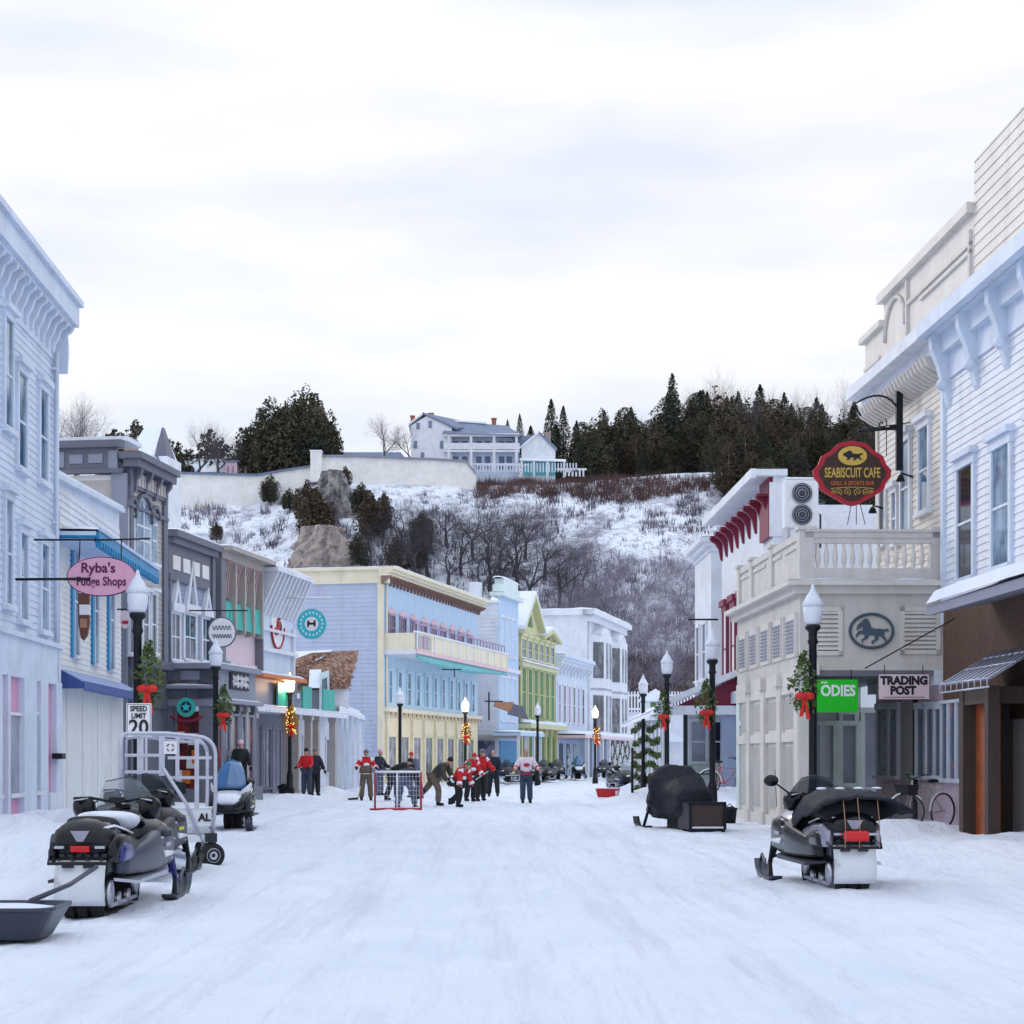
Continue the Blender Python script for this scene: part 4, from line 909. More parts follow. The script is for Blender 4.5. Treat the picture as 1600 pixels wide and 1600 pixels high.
def pipes_and_icicles():
    """downpipes at the joints between houses, icicles under the eaves"""
    def by(lab): return next(o for o in COL.objects if o.get('label', '').startswith(lab))
    rd = random.Random(4)
    def pipe(lab, side, a, z0, z1, mt, r_=.05):
        B = by(lab); y = -side * .12
        mk(lambda b: (b.tube([(a, y, z0), (a, y, z1)], r_, 7), [b.box(a - .08, a + .08, min(y, 0), max(y, 0), z, z + .05) for z in (z0 + 1, (z0 + z1) / 2, z1 - .4)]), 'downpipe', mt, B)
    pipe('tall white clapboard', 1, -.3, 2.9, 10.5, 'blue white paint'); pipe('grey blue two storey', 1, .12, 4, 7.4, 'slate paint'); pipe('large pastel', 1, .3, .3, 10.4, 'cream trim', .06)
    pipe('white three storey', 1, .4, .3, 12.5, 'white paint', .08); pipe('green painted', 1, .15, 4, 9.8, 'pale green paint', .07)
    def ice(lab, side, a0, a1, o, z, n, mx):
        B = by(lab)
        def f(b):
            for i in range(n):
                a = a0 + (a1 - a0) * rd.random(); L = mx * rd.random() ** 2 + .04; b.cyl((a, -side * o, z), (a, -side * o, z - L), .012 + .02 * L, .002, 5)
        q = mk(f, 'icicles', 'clear plastic', B); q['kind'] = 'stuff'
    ice('long taupe porch', 1, .2, 20, .1, 3.25, 60, .35)
# ---------------------------------------------------------------- right side buildings
def r3():
    B = Bld('tall_beige_building', 'tall beige clapboard building with stepped parapet and bracketed eave behind the balcony', (gx(1480, 36.5), 36.5, 0), 680, -1, BR); r = B.root; S = B.S; E = B.E
    L = S.a(1372); ze = 10.1
    mb = MB(); S.box(mb, 0, L, -9, 0, -.3, ze - .2); S.siding(mb, 0, L - .1, 5.0, ze - .5, .14); mb.build('wall', 'beige siding', r)
    mk(lambda b: S.box(b, L - .15, L + .02, -.1, .06, 5.0, ze - .4), 'corner_board', 'light beige paint', r)
    c = mk(lambda b: (S.box(b, -.2, L + .35, -.1, .51, ze - .13, ze), S.box(b, -.22, L + .38, .5, .68, ze - .12, ze + .14), S.box(b, -.18, L + .2, 0, .35, ze - .4, ze - .13)), 'cornice', 'white paint', r)
    split(mk(lambda b: [b.prism([(0, ze - .4), (.5, ze - .4), (.42, ze - .58), (.15, ze - .75), (0, ze - .8)], lambda o, z: S.f(q, o, z), lambda o, z: S.f(q + .1, o, z)) for q in [i * .27 for i in range(int(L / .27) + 1)]], 'bracket', 'light beige paint', c))
    mk(lambda b: snowstrip(b, S, -.2, L + .35, .0, .62, ze + .14, .06), 'snow', 'snow', c)
    # stepped parapet
    P = B.face('street', .12); a = lambda u: P.a(u)
    z1 = P.z(1352, 537); z2 = P.z(1381, 474); z2b = 13.2
    pp = MB(); P.poly(pp, [(-2.2, ze), (a(1352), ze), (a(1352), z1), (a(1381), z1 ), (a(1381), z2), (-2.2, z2)], -.4, 0); w = pp.build('parapet', 'light beige paint', r)
    mk(lambda b: (P.box(b, a(1381) - .0, a(1350) + .08, -.45, .12, z1, z1 + .14), P.box(b, -2.2, a(1380) + .08, -.45, .14, z2, z2 + .2), P.box(b, a(1376), a(1352), 0, .05, z1 - .7, z1 - .62)), 'coping', 'light beige paint', w)
    mk(lambda b: (P.box(b, -2.1, a(1420), 0, .06, z2 - .6, z2 - .52), P.box(b, -2.1, -2.0, 0, .06, ze + .6, z2 - .3), P.box(b, -2.1, a(1440), 0, .06, ze + 1.1, ze + 1.18), P.box(b, a(1420) - .05, a(1420) + .05, 0, .07, ze + .3, z2),), 'panel_moulding', 'beige paint', w)
    am = a(1400); 
    mk(lambda b: b.tube([P.f(am + .9 * math.cos(t * PI / 10), .03, ze + .9 + .8 * math.sin(t * PI / 10)) for t in range(11)], .05, 6), 'arch_moulding', 'beige paint', w)
    mb = MB(); P.box(mb, -9, -2.2, -.6, -.02, ze, z2 + 1.0); P.siding(mb, -9, -2.2, ze, z2 + 1.0, .2, -.02); mb.build('upper_siding', 'light beige paint', r)
    # windows on the balcony level
    for u0, u1, vt, vb in ((1440, 1454, 668, 800), (1412, 1424, 690, 835)):
        wpx(S, r, u0, u1, vt, vb, fm='white paint', gm='blue glass', fw=.12, hood=.12, snow=True)
    wpx(S, r, 1398, 1404, 770, 850, fm='white paint', gm='blue glass', fw=.1, hood=.1)
    wpx(S, r, 1378, 1386, 752, 850, fm='white paint', gm='dark glass', fw=.1, mid=False)
    for a0, z in ((S.a(1427), S.z(1427, 745)), (S.a(1382), S.z(1382, 795))):
        mk(lambda b: (b.cyl(S.f(a0, 0, z), S.f(a0, .28, z + .08), .02), b.lathe([(.1, -.1), (.06, .02), (.02, .05)], S.f(a0, .28, z))), 'wall_lamp', 'black metal', r)
    # ground floor shopfront: white and purple-grey frames, merchandise behind glass
    mk(lambda b: S.box(b, -.02, L, 0, .05, -.2, 4.9), 'shopfront_wall', 'sign pale pink', r)
    mk(lambda b: (S.box(b, 0, L, .05, .25, 3.0, 3.3),), 'shopfront_band', 'white paint', r)
    for u0, u1 in ((1378, 1394), (1397, 1409), (1440, 1452), (1455, 1466), (1468, 1478)):
        f = wpx(S, r, u0, u1, 1108, 1212, fm='white paint', gm='shop goods', fw=.11, mid=False, o=.08, sill=True)
    for u0, u1 in ((1378, 1408), (1440, 1478)):
        a0, a1 = sorted((S.a(u0), S.a(u1)))
        mk(lambda b: [S.box(b, a0 + (a1 - a0) * i / 4, a0 + (a1 - a0) * (i + .86) / 4, .05, .1, .15, S.z((u0 + u1) / 2, 1225)) for i in range(4)], 'lower_panel', 'sign pale pink', r)
    mk(lambda b: S.box(b, S.a(1436), S.a(1414), .05, .1, 0, 3.0), 'door', 'grey beige siding', r)
    mk(lambda b: S.box(b, S.a(1437.5), S.a(1434.5), .05, .12, .1, 2.9), 'door_gap', 'ink', r)
r3()
def r2():
    B = Bld('balcony_building', 'beige two storey porch building with railed balcony, louvred shutters and oval horse emblem', (gx(1250, 36.5), 36.5, 0), 680, -1, BR); r = B.root; S = B.S; E = B.E
    L = S.a(1152); T = E.a(1478); X = 'beige paint'; Lt = 'light beige paint'
    zd = E.z(1260, 908); zc0 = E.z(1260, 928); zu = E.z(1260, 1047)
    mk(lambda b: (S.box(b, 0, L, -T, 0, zu, zc0),), 'upper_wall', X, r)
    mk(lambda b: (S.box(b, -.12, L + .1, -T, .14, zc0, zc0 + .16), S.box(b, -.28, L + .2, -T, .30, zc0 + .16, zd)), 'cornice', Lt, r)
    mk(lambda b: (snowstrip(b, E, -.28, T * .55, .02, .27, zd, .05), snowstrip(b, S, -.28, L + .2, .02, .29, zd, .05), snowstrip(b, E, T * .6, T - .2, .0, .22, zd, .07)), 'snow', 'snow', r)
    # balcony rail
    zr = E.z(1260, 829)
    rail = MB(); E.box(rail, .1, T, -.14, -.0, zr - .14, zr - .02); E.box(rail, .1, T, -.17, .03, zr - .02, zr + .03); E.box(rail, .1, T, -.12, -.02, zr - .25, zr - .14)
    E.box(rail, .1, T, -.12, -.02, zd + .12, zd + .27); E.box(rail, .1, T, -.16, .01, zd + .02, zd + .12)
    rr = rail.build('balcony_rail', X, r)
    def tw(b):
        n = 15
        for i in range(n):
            q = .38 + (T - .5) * i / (n - 1); c = E.f(q, -.07, 0)
            b.lathe([(.035, zd + .27), (.035, zd + .34), (.055, zd + .42), (.06, zd + .5), (.035, zr - .36), (.03, zr - .25)], c, 8)
    split(mk(tw, 'baluster', Lt, rr))
    for (fx, a) in ((E, .14), (S, S.a(1203)), (S, S.a(1172)), (S, L - .05), (E, T - .12)):
        mk(lambda b: (fx.box(b, a - .15, a + .15, -.3, -.0, zd, zr + .02), fx.box(b, a - .19, a + .19, -.34, .04, zr + .02, zr + .09)), 'balcony_post', X, r)
    sr = MB(); S.box(sr, .2, L, -.16, -.02, zr - .14, zr); S.box(sr, .2, L, -.12, -.06, zd, zr - .14)
    for i in range(4): S.box(sr, .3 + i * L / 4, L / 4 * (i + 1) - .1, -.06, -.03, zr - .3, zr - .22)
    sr.build('street_rail', X, r)
    # louvred shutters on the end wall
    for u0, u1, v0, v1 in ((1270, 1316, 948, 1024), (1406, 1469, 948, 1022)):
        a0, a1 = E.a(u0), E.a(u1); z0, z1 = E.z(u0, v1), E.z(u0, v0)
        sh = mk(lambda b: (E.box(b, a0, a1, 0, .04, z0, z0 + .09), E.box(b, a0, a1, 0, .04, z1 - .09, z1), E.box(b, a0, a0 + .09, 0, .04, z0, z1), E.box(b, a1 - .09, a1, 0, .04, z0, z1)), 'shutter', Lt, r)
        mk(lambda b: [b.hexa([E.f(a, o, z + dz) for dz in (0, .015) for a, o, z in ((a0 + .09, .005, q + .07), (a1 - .09, .005, q + .07), (a1 - .09, .045, q), (a0 + .09, .045, q))]) for q in [z0 + .11 + i * (z1 - z0 - .26) / 8 for i in range(9)]], 'slats', Lt, sh)
        mk(lambda b: E.box(b, a0 + .09, a1 - .09, 0, .004, z0 + .09, z1 - .09), 'shutter_recess', 'slate paint', sh)
    # oval horse emblem
    a0, z0 = E.a(1361), E.z(1361, 986)
    em = mk(lambda b: b.tube([E.f(a0 + .44 * math.cos(t * PI / 16), .04, z0 + .345 * math.sin(t * PI / 16)) for t in range(33)], .03, 6, False), 'oval_emblem', 'horse grey', r)
    k = .8
    horse = [(-.36, .02), (-.33, .14), (-.24, .22), (-.17, .29), (-.10, .30), (-.04, .2), (0, .08), (.1, .05), (.2, .06), (.29, .03), (.38, .06), (.44, .0), (.36, .0), (.31, -.03), (.3, -.12), (.37, -.2), (.36, -.28), (.32, -.21), (.24, -.14), (.2, -.1), (.15, -.22), (.06, -.26), (.03, -.32), (.0, -.25), (.09, -.19), (.08, -.1), (-.05, -.1), (-.1, -.2), (-.2, -.22), (-.21, -.29), (-.24, -.2), (-.16, -.16), (-.16, -.08), (-.26, -.06), (-.34, -.12), (-.37, -.17), (-.36, -.08), (-.3, -.0), (-.2, .02), (-.2, .1), (-.27, .07)]
    # a running horse silhouette, head towards the street
    pts = [(a0 + x * .85, z0 + y * .85) for x, y in horse]
    tri_extrude(pts, lambda a, z: E.f(a, .005, z), lambda a, z: E.f(a, .035, z), 'horse', 'horse grey', em)
    # louvred panels on the street side
    n = 5
    for i in range(n):
        u = (1243, 1218, 1199, 1182, 1167)[i]; a = S.a(u) if i else .35
        a = .25 + i * (L - .3) / n; a1 = a + (L - .3) / n - .3; q0, q1 = zu + .3, zc0 - .35
        sh = mk(lambda b: (S.box(b, a, a1, 0, .03, q0, q1), S.box(b, a - .05, a, 0, .08, q0, q1), S.box(b, a1, a1 + .05, 0, .08, q0, q1)), 'shutter', Lt, r)
        mk(lambda b: [S.box(b, a + .12, a1 - .12, .03, .055, q0 + .1 + j * (q1 - q0 - .2) / 9, q0 + .1 + (j + .5) * (q1 - q0 - .2) / 9) for j in range(9)], 'slats', 'slate light', sh)
    # lower street wall: pilasters with two tiers of inset panels
    n = 4; w = L / n
    mk(lambda b: S.box(b, 0, L, -.3, -.05, -.3, zu), 'lower_wall', 'light beige paint', r)
    for i in range(n):
        a = w * i
        pl = mk(lambda b: (S.box(b, a, a + .42, -.05, .05, -.2, zu - .0), S.box(b, a - .04, a + .5, -.02, .13, zu - .25, zu), S.box(b, a + .42, a + w, -.05, .02, zu * .56, zu * .62), S.box(b, a + .42, a + w, -.05, .02, -.2, .25), S.box(b, a + .42, a + w, -.05, .02, zu - .45, zu), S.box(b, a - .02, a + .46, 0, .09, -.2, .3)), 'pilaster', Lt, r)
        for q0, q1 in ((.4, zu * .53), (zu * .65, zu - .55)): mk(lambda b: S.box(b, a + .6, a + w - .15, -.05, -.03, q0, q1), 'inset_panel', 'grey beige siding', r)
    cp = mk(lambda b: (E.box(b, -.02, .32, -.3, .03, -.2, zu + .1), E.box(b, -.08, .38, -.3, .10, zu - .1, zu + .12), E.box(b, -.06, .36, -.3, .08, -.2, .35)), 'corner_pier', Lt, r)
    # header, ceiling and far end wall with mint shopfront
    mk(lambda b: (E.box(b, .3, T, -.35, .0, zu - .12, zu), E.box(b, .3, T, -L, -.35, zu - .06, zu)), 'porch_ceiling', 'porch grey', r)
    G = B.face('end', L - .25)
    mb = MB(); G.box(mb, 0, T, -.4, 0, -.2, zu); G.siding(mb, 0, T, .05, zu - .05, .12); mb.build('far_wall', 'mint paint', r)
    for u0, u1, v0, v1, g in ((1316, 1334, 1116, 1226, 'curtain glass'), (1350, 1371, 1114, 1232, 'curtain glass')):
        wpx(G, r, u0, u1, v0, v1, fm='mint paint', gm=g, fw=.1, mid=False, o=.05, snow=True)
    mk(lambda b: (G.box(b, G.a(1336), G.a(1347), 0, .14, 0, zu - .9), G.box(b, G.a(1300), G.a(1315), 0, .14, 0, zu - .9), G.box(b, 0, T, 0, .2, zu - 1.0, zu - .88)), 'shopfront_trim', 'mint paint', r)
    mk(lambda b: G.box(b, G.a(1280), G.a(1298), 0, .05, .1, 2.4), 'door', 'white paint', r)
def tri_extrude(poly, f0, f1, name, mt, par):
    from mathutils.geometry import tessellate_polygon
    tr = tessellate_polygon([[Vector((x, y, 0)) for x, y in poly]]); n = len(poly); mb = MB()
    vs = [f0(*p) for p in poly] + [f1(*p) for p in poly]
    fs = [tuple(t) for t in tr] + [tuple(i + n for i in t) for t in tr] + [(i, (i + 1) % n, n + (i + 1) % n, n + i) for i in range(n)]
    mb.add(vs, fs); return mb.build(name, mt, par)
r2()
def r4():
    B = Bld('white_marquee_building', 'white clapboard building with snow covered canopy and brown timber entrance at right edge', (gx(1481, 36.4), 36.4, 0), 680, -1, BR); r = B.root; S = B.S
    # runs towards the camera (negative a)
    L0 = -17
    mb = MB(); S.box(mb, L0, -.02, -8, .08, -.2, 9.9); S.siding(mb, L0, -.02, 4.2, 9.1, .15, .08); mb.build('wall', 'white paint', r)
    mk(lambda b: S.box(b, -.2, 0, 0, .16, 4.2, 9.1), 'corner_board', 'blue white paint', r)
    c = mk(lambda b: (S.box(b, L0, -.21, 0, .51, 9.97, 10.1), S.box(b, L0 + .01, -.23, .5, .70, 9.97, 10.25), S.box(b, L0 + .02, -.04, .06, .3, 9.6, 9.97), S.box(b, L0, -.03, .07, .14, 9.1, 9.6)), 'cornice', 'blue white paint', r)
    mk(lambda b: snowstrip(b, S, L0, -.25, .1, .68, 10.25, .06), 'snow', 'snow', c)
    for q in (-.45, -2.3, -4.1, -5.9, -7.7):
        mk(lambda b: (b.prism([(.08, 9.97), (.5, 9.97), (.48, 9.7), (.34, 9.35), (.24, 8.95), (.15, 8.6), (.08, 8.5)], lambda o, z: S.f(q - .11, o, z), lambda o, z: S.f(q + .11, o, z)), b.ell(S.f(q, .22, 9.0), .15, .14, .13)), 'bracket', 'blue white paint', r)
    for k in range(5):
        a = S.a(1507) - .95 - k * 2.2
        window(B.face('street', .08), r, a, a + .95, S.z(1512, 905), S.z(1512, 733), fm='blue white paint', gm='dark glass' if k == 0 else 'blue glass', fw=.14, hood=.12)
    # snow covered canopy
    zc = 4.75; a0 = -10; a1 = -3.3
    cp = mk(lambda b: b.prism([(0, zc), (1.35, zc - .45), (1.35, zc - .62), (0, zc - .35)], lambda o, z: S.f(a0, o, z), lambda o, z: S.f(a1, o, z)), 'canopy', 'slate light', r)
    mb = MB(); rows = []
    for i in range(40):
        a = a0 + (a1 - a0) * i / 39; rows.append([S.f(a, o, zc + .02 - .33 * o + (.22 + .05 * noise.noise(Vector((a * 1.4, o * 2, 3)))) * (1 if .02 < o < 1.3 else .15)) for o in (0, .05, .3, .6, .9, 1.2, 1.36, 1.42)])
    mb.grid(rows); mb.build('snow', 'snow', cp)
    mb = MB(); S.box(mb, L0, -.15, .08, .14, 2.2, zc - .3); mb.build('shingle_band', 'brown shingle', r)
    # metal awning frame
    fr = MB()
    for i in range(9):
        a = -3.5 - i * .35; fr.tube([S.f(a, .14, 3.45), S.f(a, 1.15, 2.85), S.f(a, 1.15, 2.7)], .018, 5)
    for o, z in ((1.15, 2.85), (1.15, 2.7), (.7, 3.12), (.35, 3.32)): fr.tube([S.f(-3.5, o, z), S.f(-6.4, o, z)], .018, 5)
    fr.build('awning_frame', 'cart aluminium', r)
    mb = MB(); rows = []
    for i in range(14):
        a = -3.5 - i * .22; rows.append([S.f(a, .14, 3.43), S.f(a, 1.13, 2.82)])
    mb.grid(rows, False); mb.build('awning_cloth', 'slate light', r, solid=.01)
    mk(lambda b: b.tube([W_local(B, 1492, 966, 33.6), W_local(B, 1352, 1044, 35.6)], .014, 6), 'stay_rod', 'black metal', r)
    # brown timber entrance with lit orange interior
    u = S.a(1500); 
    mk(lambda b: (S.box(b, -4.35, -4.1, .05, .98, -.2, 2.75), S.box(b, -5.8, -5.6, .78, .98, -.2, 2.75), S.box(b, -5.6, -4.35, .05, .96, 2.45, 2.74)), 'door_frame', 'brown wood', r)
    mk(lambda b: S.box(b, -5.6, -4.35, .7, .75, 0, 2.45), 'door', 'orange interior', r)
    mk(lambda b: S.box(b, -4.1, -.1, .08, .12, -.2, 3.2), 'shopfront_wall', 'sign pale pink', r)
    for a in (-3.2, -2.6, -1.65, -1.1, -.55): window(B.face('street', .12), r, a, a + .42, 1.1, 2.6, fm='white paint', gm='shop goods', fw=.05, mid=False, o=.02)
    mk(lambda b: S.box(b, -16, -6, .08, .14, -.2, 2.9), 'shopfront_wall', 'sign pale pink', r)
    for k in range(9): window(B.face('street', .14), r, -7.0 - k * 1.05, -6.25 - k * 1.05, .9, 2.5, fm='white paint', gm='shop goods', fw=.07, mid=False, o=.03)
def W_local(B, u, v, D): return tuple(Matrix.Rotation(-B.rz, 4, 'Z') @ (W(u, v, D) - B.P0))
r4()
def r1():
    D0 = 50; B = Bld('maroon_trimmed_building', 'white false front building with maroon brackets and maroon corner post', (gx(1208, D0), D0, 0), 740, -1, BR); r = B.root; S = B.S; E = B.E
    L = S.a(1128); zt = S.z(1206, 738); zt2 = zt
    mk(lambda b: S.box(b, 0, L, -.35, 0, -.2, zt - .1), 'false_front', 'white paint', r)
    mk(lambda b: S.box(b, .3, L, -10, -.35, -.2, 8.3), 'wall', 'white paint', r)
    mk(lambda b: b.hexa([S.f(a, o, z) for z in (8.3, 8.62) for a, o in ((.3, -10), (L, -10), (L, -.35), (.3, -.35))]), 'roof', 'snow', r)
    mk(lambda b: S.box(b, L - 1, L - .4, -10, -.35, 8.5, 9.3), 'rear_parapet', 'white paint', r)
    c = mk(lambda b: (S.box(b, -.1, L + .25, -.38, .55, zt - .15, zt), S.box(b, -.12, L + .25, .50, .64, zt - .2, zt + .05), S.box(b, -.13, .05, -.38, .6, zt - .13, zt + .04)), 'cornice', 'white paint', r)
    mk(lambda b: snowstrip(b, S, -.1, L + .25, -.3, .62, zt + .05, .1), 'snow', 'snow', c)
    for i in range(9):
        q = .5 + i * (L - .6) / 8
        mk(lambda b: (b.prism([(0, zt - .62), (.40, zt - .62), (.40, zt - .72), (.24, zt - .82), (.13, zt - 1.0), (.06, zt - 1.35), (0, zt - 1.4)], lambda o, z: S.f(q - .08, o, z), lambda o, z: S.f(q + .08, o, z)), S.box(b, q - .22, q + .22, .0, .42, zt - .66, zt - .58)), 'bracket', 'maroon paint', r)
    mk(lambda b: S.box(b, .06, S.a(1193), 0, .12, S.z(1208, 838), zt - .16), 'corner_post', 'maroon paint', r)
    mk(lambda b: (S.box(b, -.03, .05, -.3, .1, S.z(1208, 838), zt - .31), ), 'corner_trim', 'white paint', r)
    for u0, u1, v0, v1 in ((1132, 1137, 935, 1048), (1141, 1149, 935, 1048)):
        pass
    for i in range(4):
        a = L - 1.2 - i * 1.9; window(S, r, a - .35, a + .35, 3.9, 6.3, fm='maroon paint', gm='sign white', fw=.16, hood=.2, o=.05)
    mk(lambda b: (S.box(b, 0, L, 0, .35, 3.2, 3.45)), 'band', 'white paint', r)
    mk(lambda b: snowstrip(b, S, 0, L, .0, .35, 3.45, .2), 'snow', 'snow', r)
    # taller beige back wing seen behind the AC unit
    B2 = Bld('pale_side_building', 'white building edge beyond the maroon trimmed building', (gx(1127, 61.5), 61.5, 0), 740, -1, BR); S = B2.S
    L = S.a(1101); L = 4.5
    mk(lambda b: S.box(b, 0, L, -8, .35, -.2, S.z(1120, 848)), 'wall', 'white paint', B2.root)
    cornice(S, B2.root, -.1, L, S.z(1120, 845), .5, .75, 'white paint')
    for i in range(2): window(B2.face('street', .35), B2.root, 1 + i * 1.8, 1.8 + i * 1.8, 4.3, 6.2, fm='white paint')
r1()
def ac():
    D = 48.6; rt = empty('air_conditioner', (gx(1257, D), D, 8.62), R(4), 'white two fan air conditioning unit on the snowy roof', 'air conditioner')
    rt.location.z = EYE + (HZ - 826) * D / F
    rt.location.z = 7.72; rt.location.x -= .12
    mk(lambda b: b.box(-.46, .46, -.2, .2, 0, 1.3), 'casing', 'white plastic', rt, bevel=.03)
    for z in (.36, .94):
        g = mk(lambda b: b.cyl((0, -.24, z), (0, -.19, z), .27, n=24), 'fan', 'grey plastic', rt)
        mk(lambda b: [b.tube([(q * math.cos(t * PI / 12), -.245, z + q * math.sin(t * PI / 12)) for t in range(25)], .008, 4, False) for q in (.1, .17, .24, .28)], 'fan_guard', 'steel', g)
    mk(lambda b: b.box(-.46, .46, -.2, .2, 1.3, 1.38), 'snow', 'snow', rt, bevel=.04)
    mk(lambda b: [b.box(x - .05, x + .05, -.3, .3, -.75, 0) for x in (-.38, .38)], 'bracket', 'steel', rt)
    mk(lambda b: b.tube([(.46, 0, .4), (.56, 0, .4), (.56, 0, -.5)], .03, 6), 'pipe', 'grey plastic', rt)
ac()
def r5():
    B = Bld('maroon_gabled_shop', 'low shop with broad snowy roof, maroon gable and open blue porch', (gx(1042, 56), 56, 0), 850, -1, BR); r = B.root; S = B.S; E = B.E
    L = 24; ze = E.z(1042, 1103); t1 = 2.4; zr = ze + t1 * .42
    rf = mk(lambda b: b.prism([(0, ze), (t1, zr), (t1, zr + .12), (-.38, ze - .1)], lambda a, z: E.f(a, .5, z), lambda a, z: E.f(a, -L, z)), 'roof', 'white paint', r)
    rows = []; mb = MB()
    for i in range(12):
        y = .55 - (L + .5) * i / 11; rows.append([E.f(a, y, ze - .05 + .42 * a + hh + .06 * noise.noise(Vector((a, y * .5, 2)))) for a, hh in ((-.4, -.06), (-.35, .12), (.4, .22), (1, .25), (1.8, .25), (2.4, .22))])
    mb.grid(rows); mb.build('snow', 'snow', rf); 
    mk(lambda b: b.prism([(-.4, ze - .12), (t1, zr + .02), (t1, zr + .22), (-.35, ze + .08)], lambda a, z: E.f(a, .5, z), lambda a, z: E.f(a, .6, z)), 'rake_board', 'white paint', r)
    mk(lambda b: b.prism([(.3, ze), (t1, ze), (t1, zr)], lambda a, z: E.f(a, .0, z), lambda a, z: E.f(a, .1, z)), 'gable', 'maroon paint', r)
    mk(lambda b: E.box(b, -.4, t1, 0, .3, ze - .28, ze), 'porch_beam', 'white paint', r)
    mk(lambda b: E.box(b, E.a(1128), t1, -.5, .15, 0, ze - .28), 'corner_pier', 'grey siding', r)
    mk(lambda b: E.box(b, E.a(1068), E.a(1074), -.15, .1, 0, ze - .2), 'post', 'black metal', r)
    mk(lambda b: E.box(b, .9, t1, -3.6, -3.4, 0, ze), 'wall', 'cream board', r)
    G = B.face('end', 3.4)
    for k in range(2): window(G, r, 1.05 + k * .7, 1.5 + k * .7, 1.4, 2.7, fm='white paint', gm='dark glass' if k % 2 else 'curtain glass', mid=True)
    for k in range(1): mk(lambda b: S.box(b, 4 + k * 3.2, 4.15 + k * 3.2, -.3, -.15, 0, ze), 'post', 'white paint', r)
    mk(lambda b: G.box(b, .3, 1.1, .3, .9, .5, 1.1), 'counter', 'teal paint', r)
    mk(lambda b: (G.box(b, -.2, t1, .5, .54, .95, 1.02), [G.box(b, q, q + .05, .48, .55, 0, 1.0) for q in (0, .6, 1.2, 1.8)]), 'porch_rail', 'dark green paint', r)
    # tall green-garlanded white trellis at the far end of this porch
r5()
def trellis(name, label, p0, p1, h, n, loc_seed, diamond):
    """white slatted screen with rows of evergreen garland"""
    a = Vector(p0); b_ = Vector(p1); d = (b_ - a); L = d.length; rz = math.atan2(d.y, d.x)
    rt = empty(name, a, rz, label, 'trellis', 'garlanded white trellis screens')
    mk(lambda b: (b.box(0, L, -.04, .04, h - .12, h), b.box(0, L, -.04, .04, .1, .22), [b.box(L * i / n - .045, L * i / n + .045, -.03, .03, 0, h) for i in range(n + 1)]), 'slats', 'white paint', rt)
    rd = random.Random(loc_seed)
    lines = []
    if diamond:
        for k in range(-4, 9):
            for s in (1, -1): lines.append([(L * (k + t * s * 1.6) / 6 if s > 0 else L * (k + 2 - t * 1.6) / 6, h * (.08 + .88 * t)) for t in [i / 8 for i in range(9)]])
    else:
        for k in range(6): lines.append([(L * t, h * (.08 + .165 * k) + .12 * math.sin(t * 9 + k)) for t in [i / 8 for i in range(9)]])
    V = []; Fc = []
    for ln in lines:
        for (x0, z0), (x1, z1) in zip(ln[:-1], ln[1:]):
            for j in range(13 if not diamond else 7):
                t = rd.random(); x = x0 + (x1 - x0) * t; z = z0 + (z1 - z0) * t
                if not (0 <= x <= L): continue
                for q in range(2):
                    b0 = len(V); s = .16
                    for _ in range(3): V.append((x + rd.uniform(-s, s), -.05 + rd.uniform(-s, s) * .6, z + rd.uniform(-s, s)))
                    Fc.append((b0, b0 + 1, b0 + 2))
    raw('garland', V, Fc, 'garland', rt)
trellis('garland_trellis', 'white slatted screen with evergreen garland swags beside the red sled', (gx(992, 70), 70, 0), (gx(1033, 67), 67, 0), 2.95, 7, 1, False)
trellis('garland_trellis', 'white screen with diamond evergreen garlands at the foot of the white bay building', (gx(934, 139), 139, 0), (gx(983, 158), 158, 0), 3.4, 12, 2, True)
def far_bits():
    # white picket fence and small cottage at the end of the street
    rt = empty('white_fence', (gx(976, 185), 185, 0), 0, 'white picket fence at the far end of the street', 'fence')
    L = 4.8 * 2
    mk(lambda b: (b.box(0, L, -.05, .05, 6.5, 6.7), b.box(0, L, -.05, .05, 7.9, 8.1)), 'rail', 'white paint', rt)
    mk(lambda b: [b.box(i * .32, i * .32 + .16, -.08, -.05, 6.2, 8.4) for i in range(30)], 'pickets', 'white paint', rt)
    mk(lambda b: b.box(-.2, L, .2, 2, -.2, 6.3), 'retaining_wall', 'gravel snow', rt)
    B = Bld('end_cottage', 'small white cottage with snowy roof behind the far lamp posts', (gx(1000, 175), 175, 0), 1000, -1, BR); E = B.E; r = B.root
    mk(lambda b: E.box(b, 0, 3, -4, 0, 0, 7.2), 'wall', 'white paint', r)
    mk(lambda b: b.prism([(-.3, 7.1), (3.3, 7.1), (1.5, 8.3)], lambda a, z: E.f(a, .3, z), lambda a, z: E.f(a, -4, z)), 'roof', 'snow', r)
    window(E, r, 1.0, 2.1, 5.6, 7.0, fm='white paint', gm='dark green paint')
    mk(lambda b: b.prism([(-6, 3), (4.5, 3), (-.5, 5.6)], lambda a, z: E.f(a, 12, z), lambda a, z: E.f(a, 3, z)), 'front_roof', 'snow', r)
    mk(lambda b: E.box(b, -5.5, 4, 4, 11, -.2, 3), 'front_wall', 'white paint', r)
far_bits()
pipes_and_icicles()
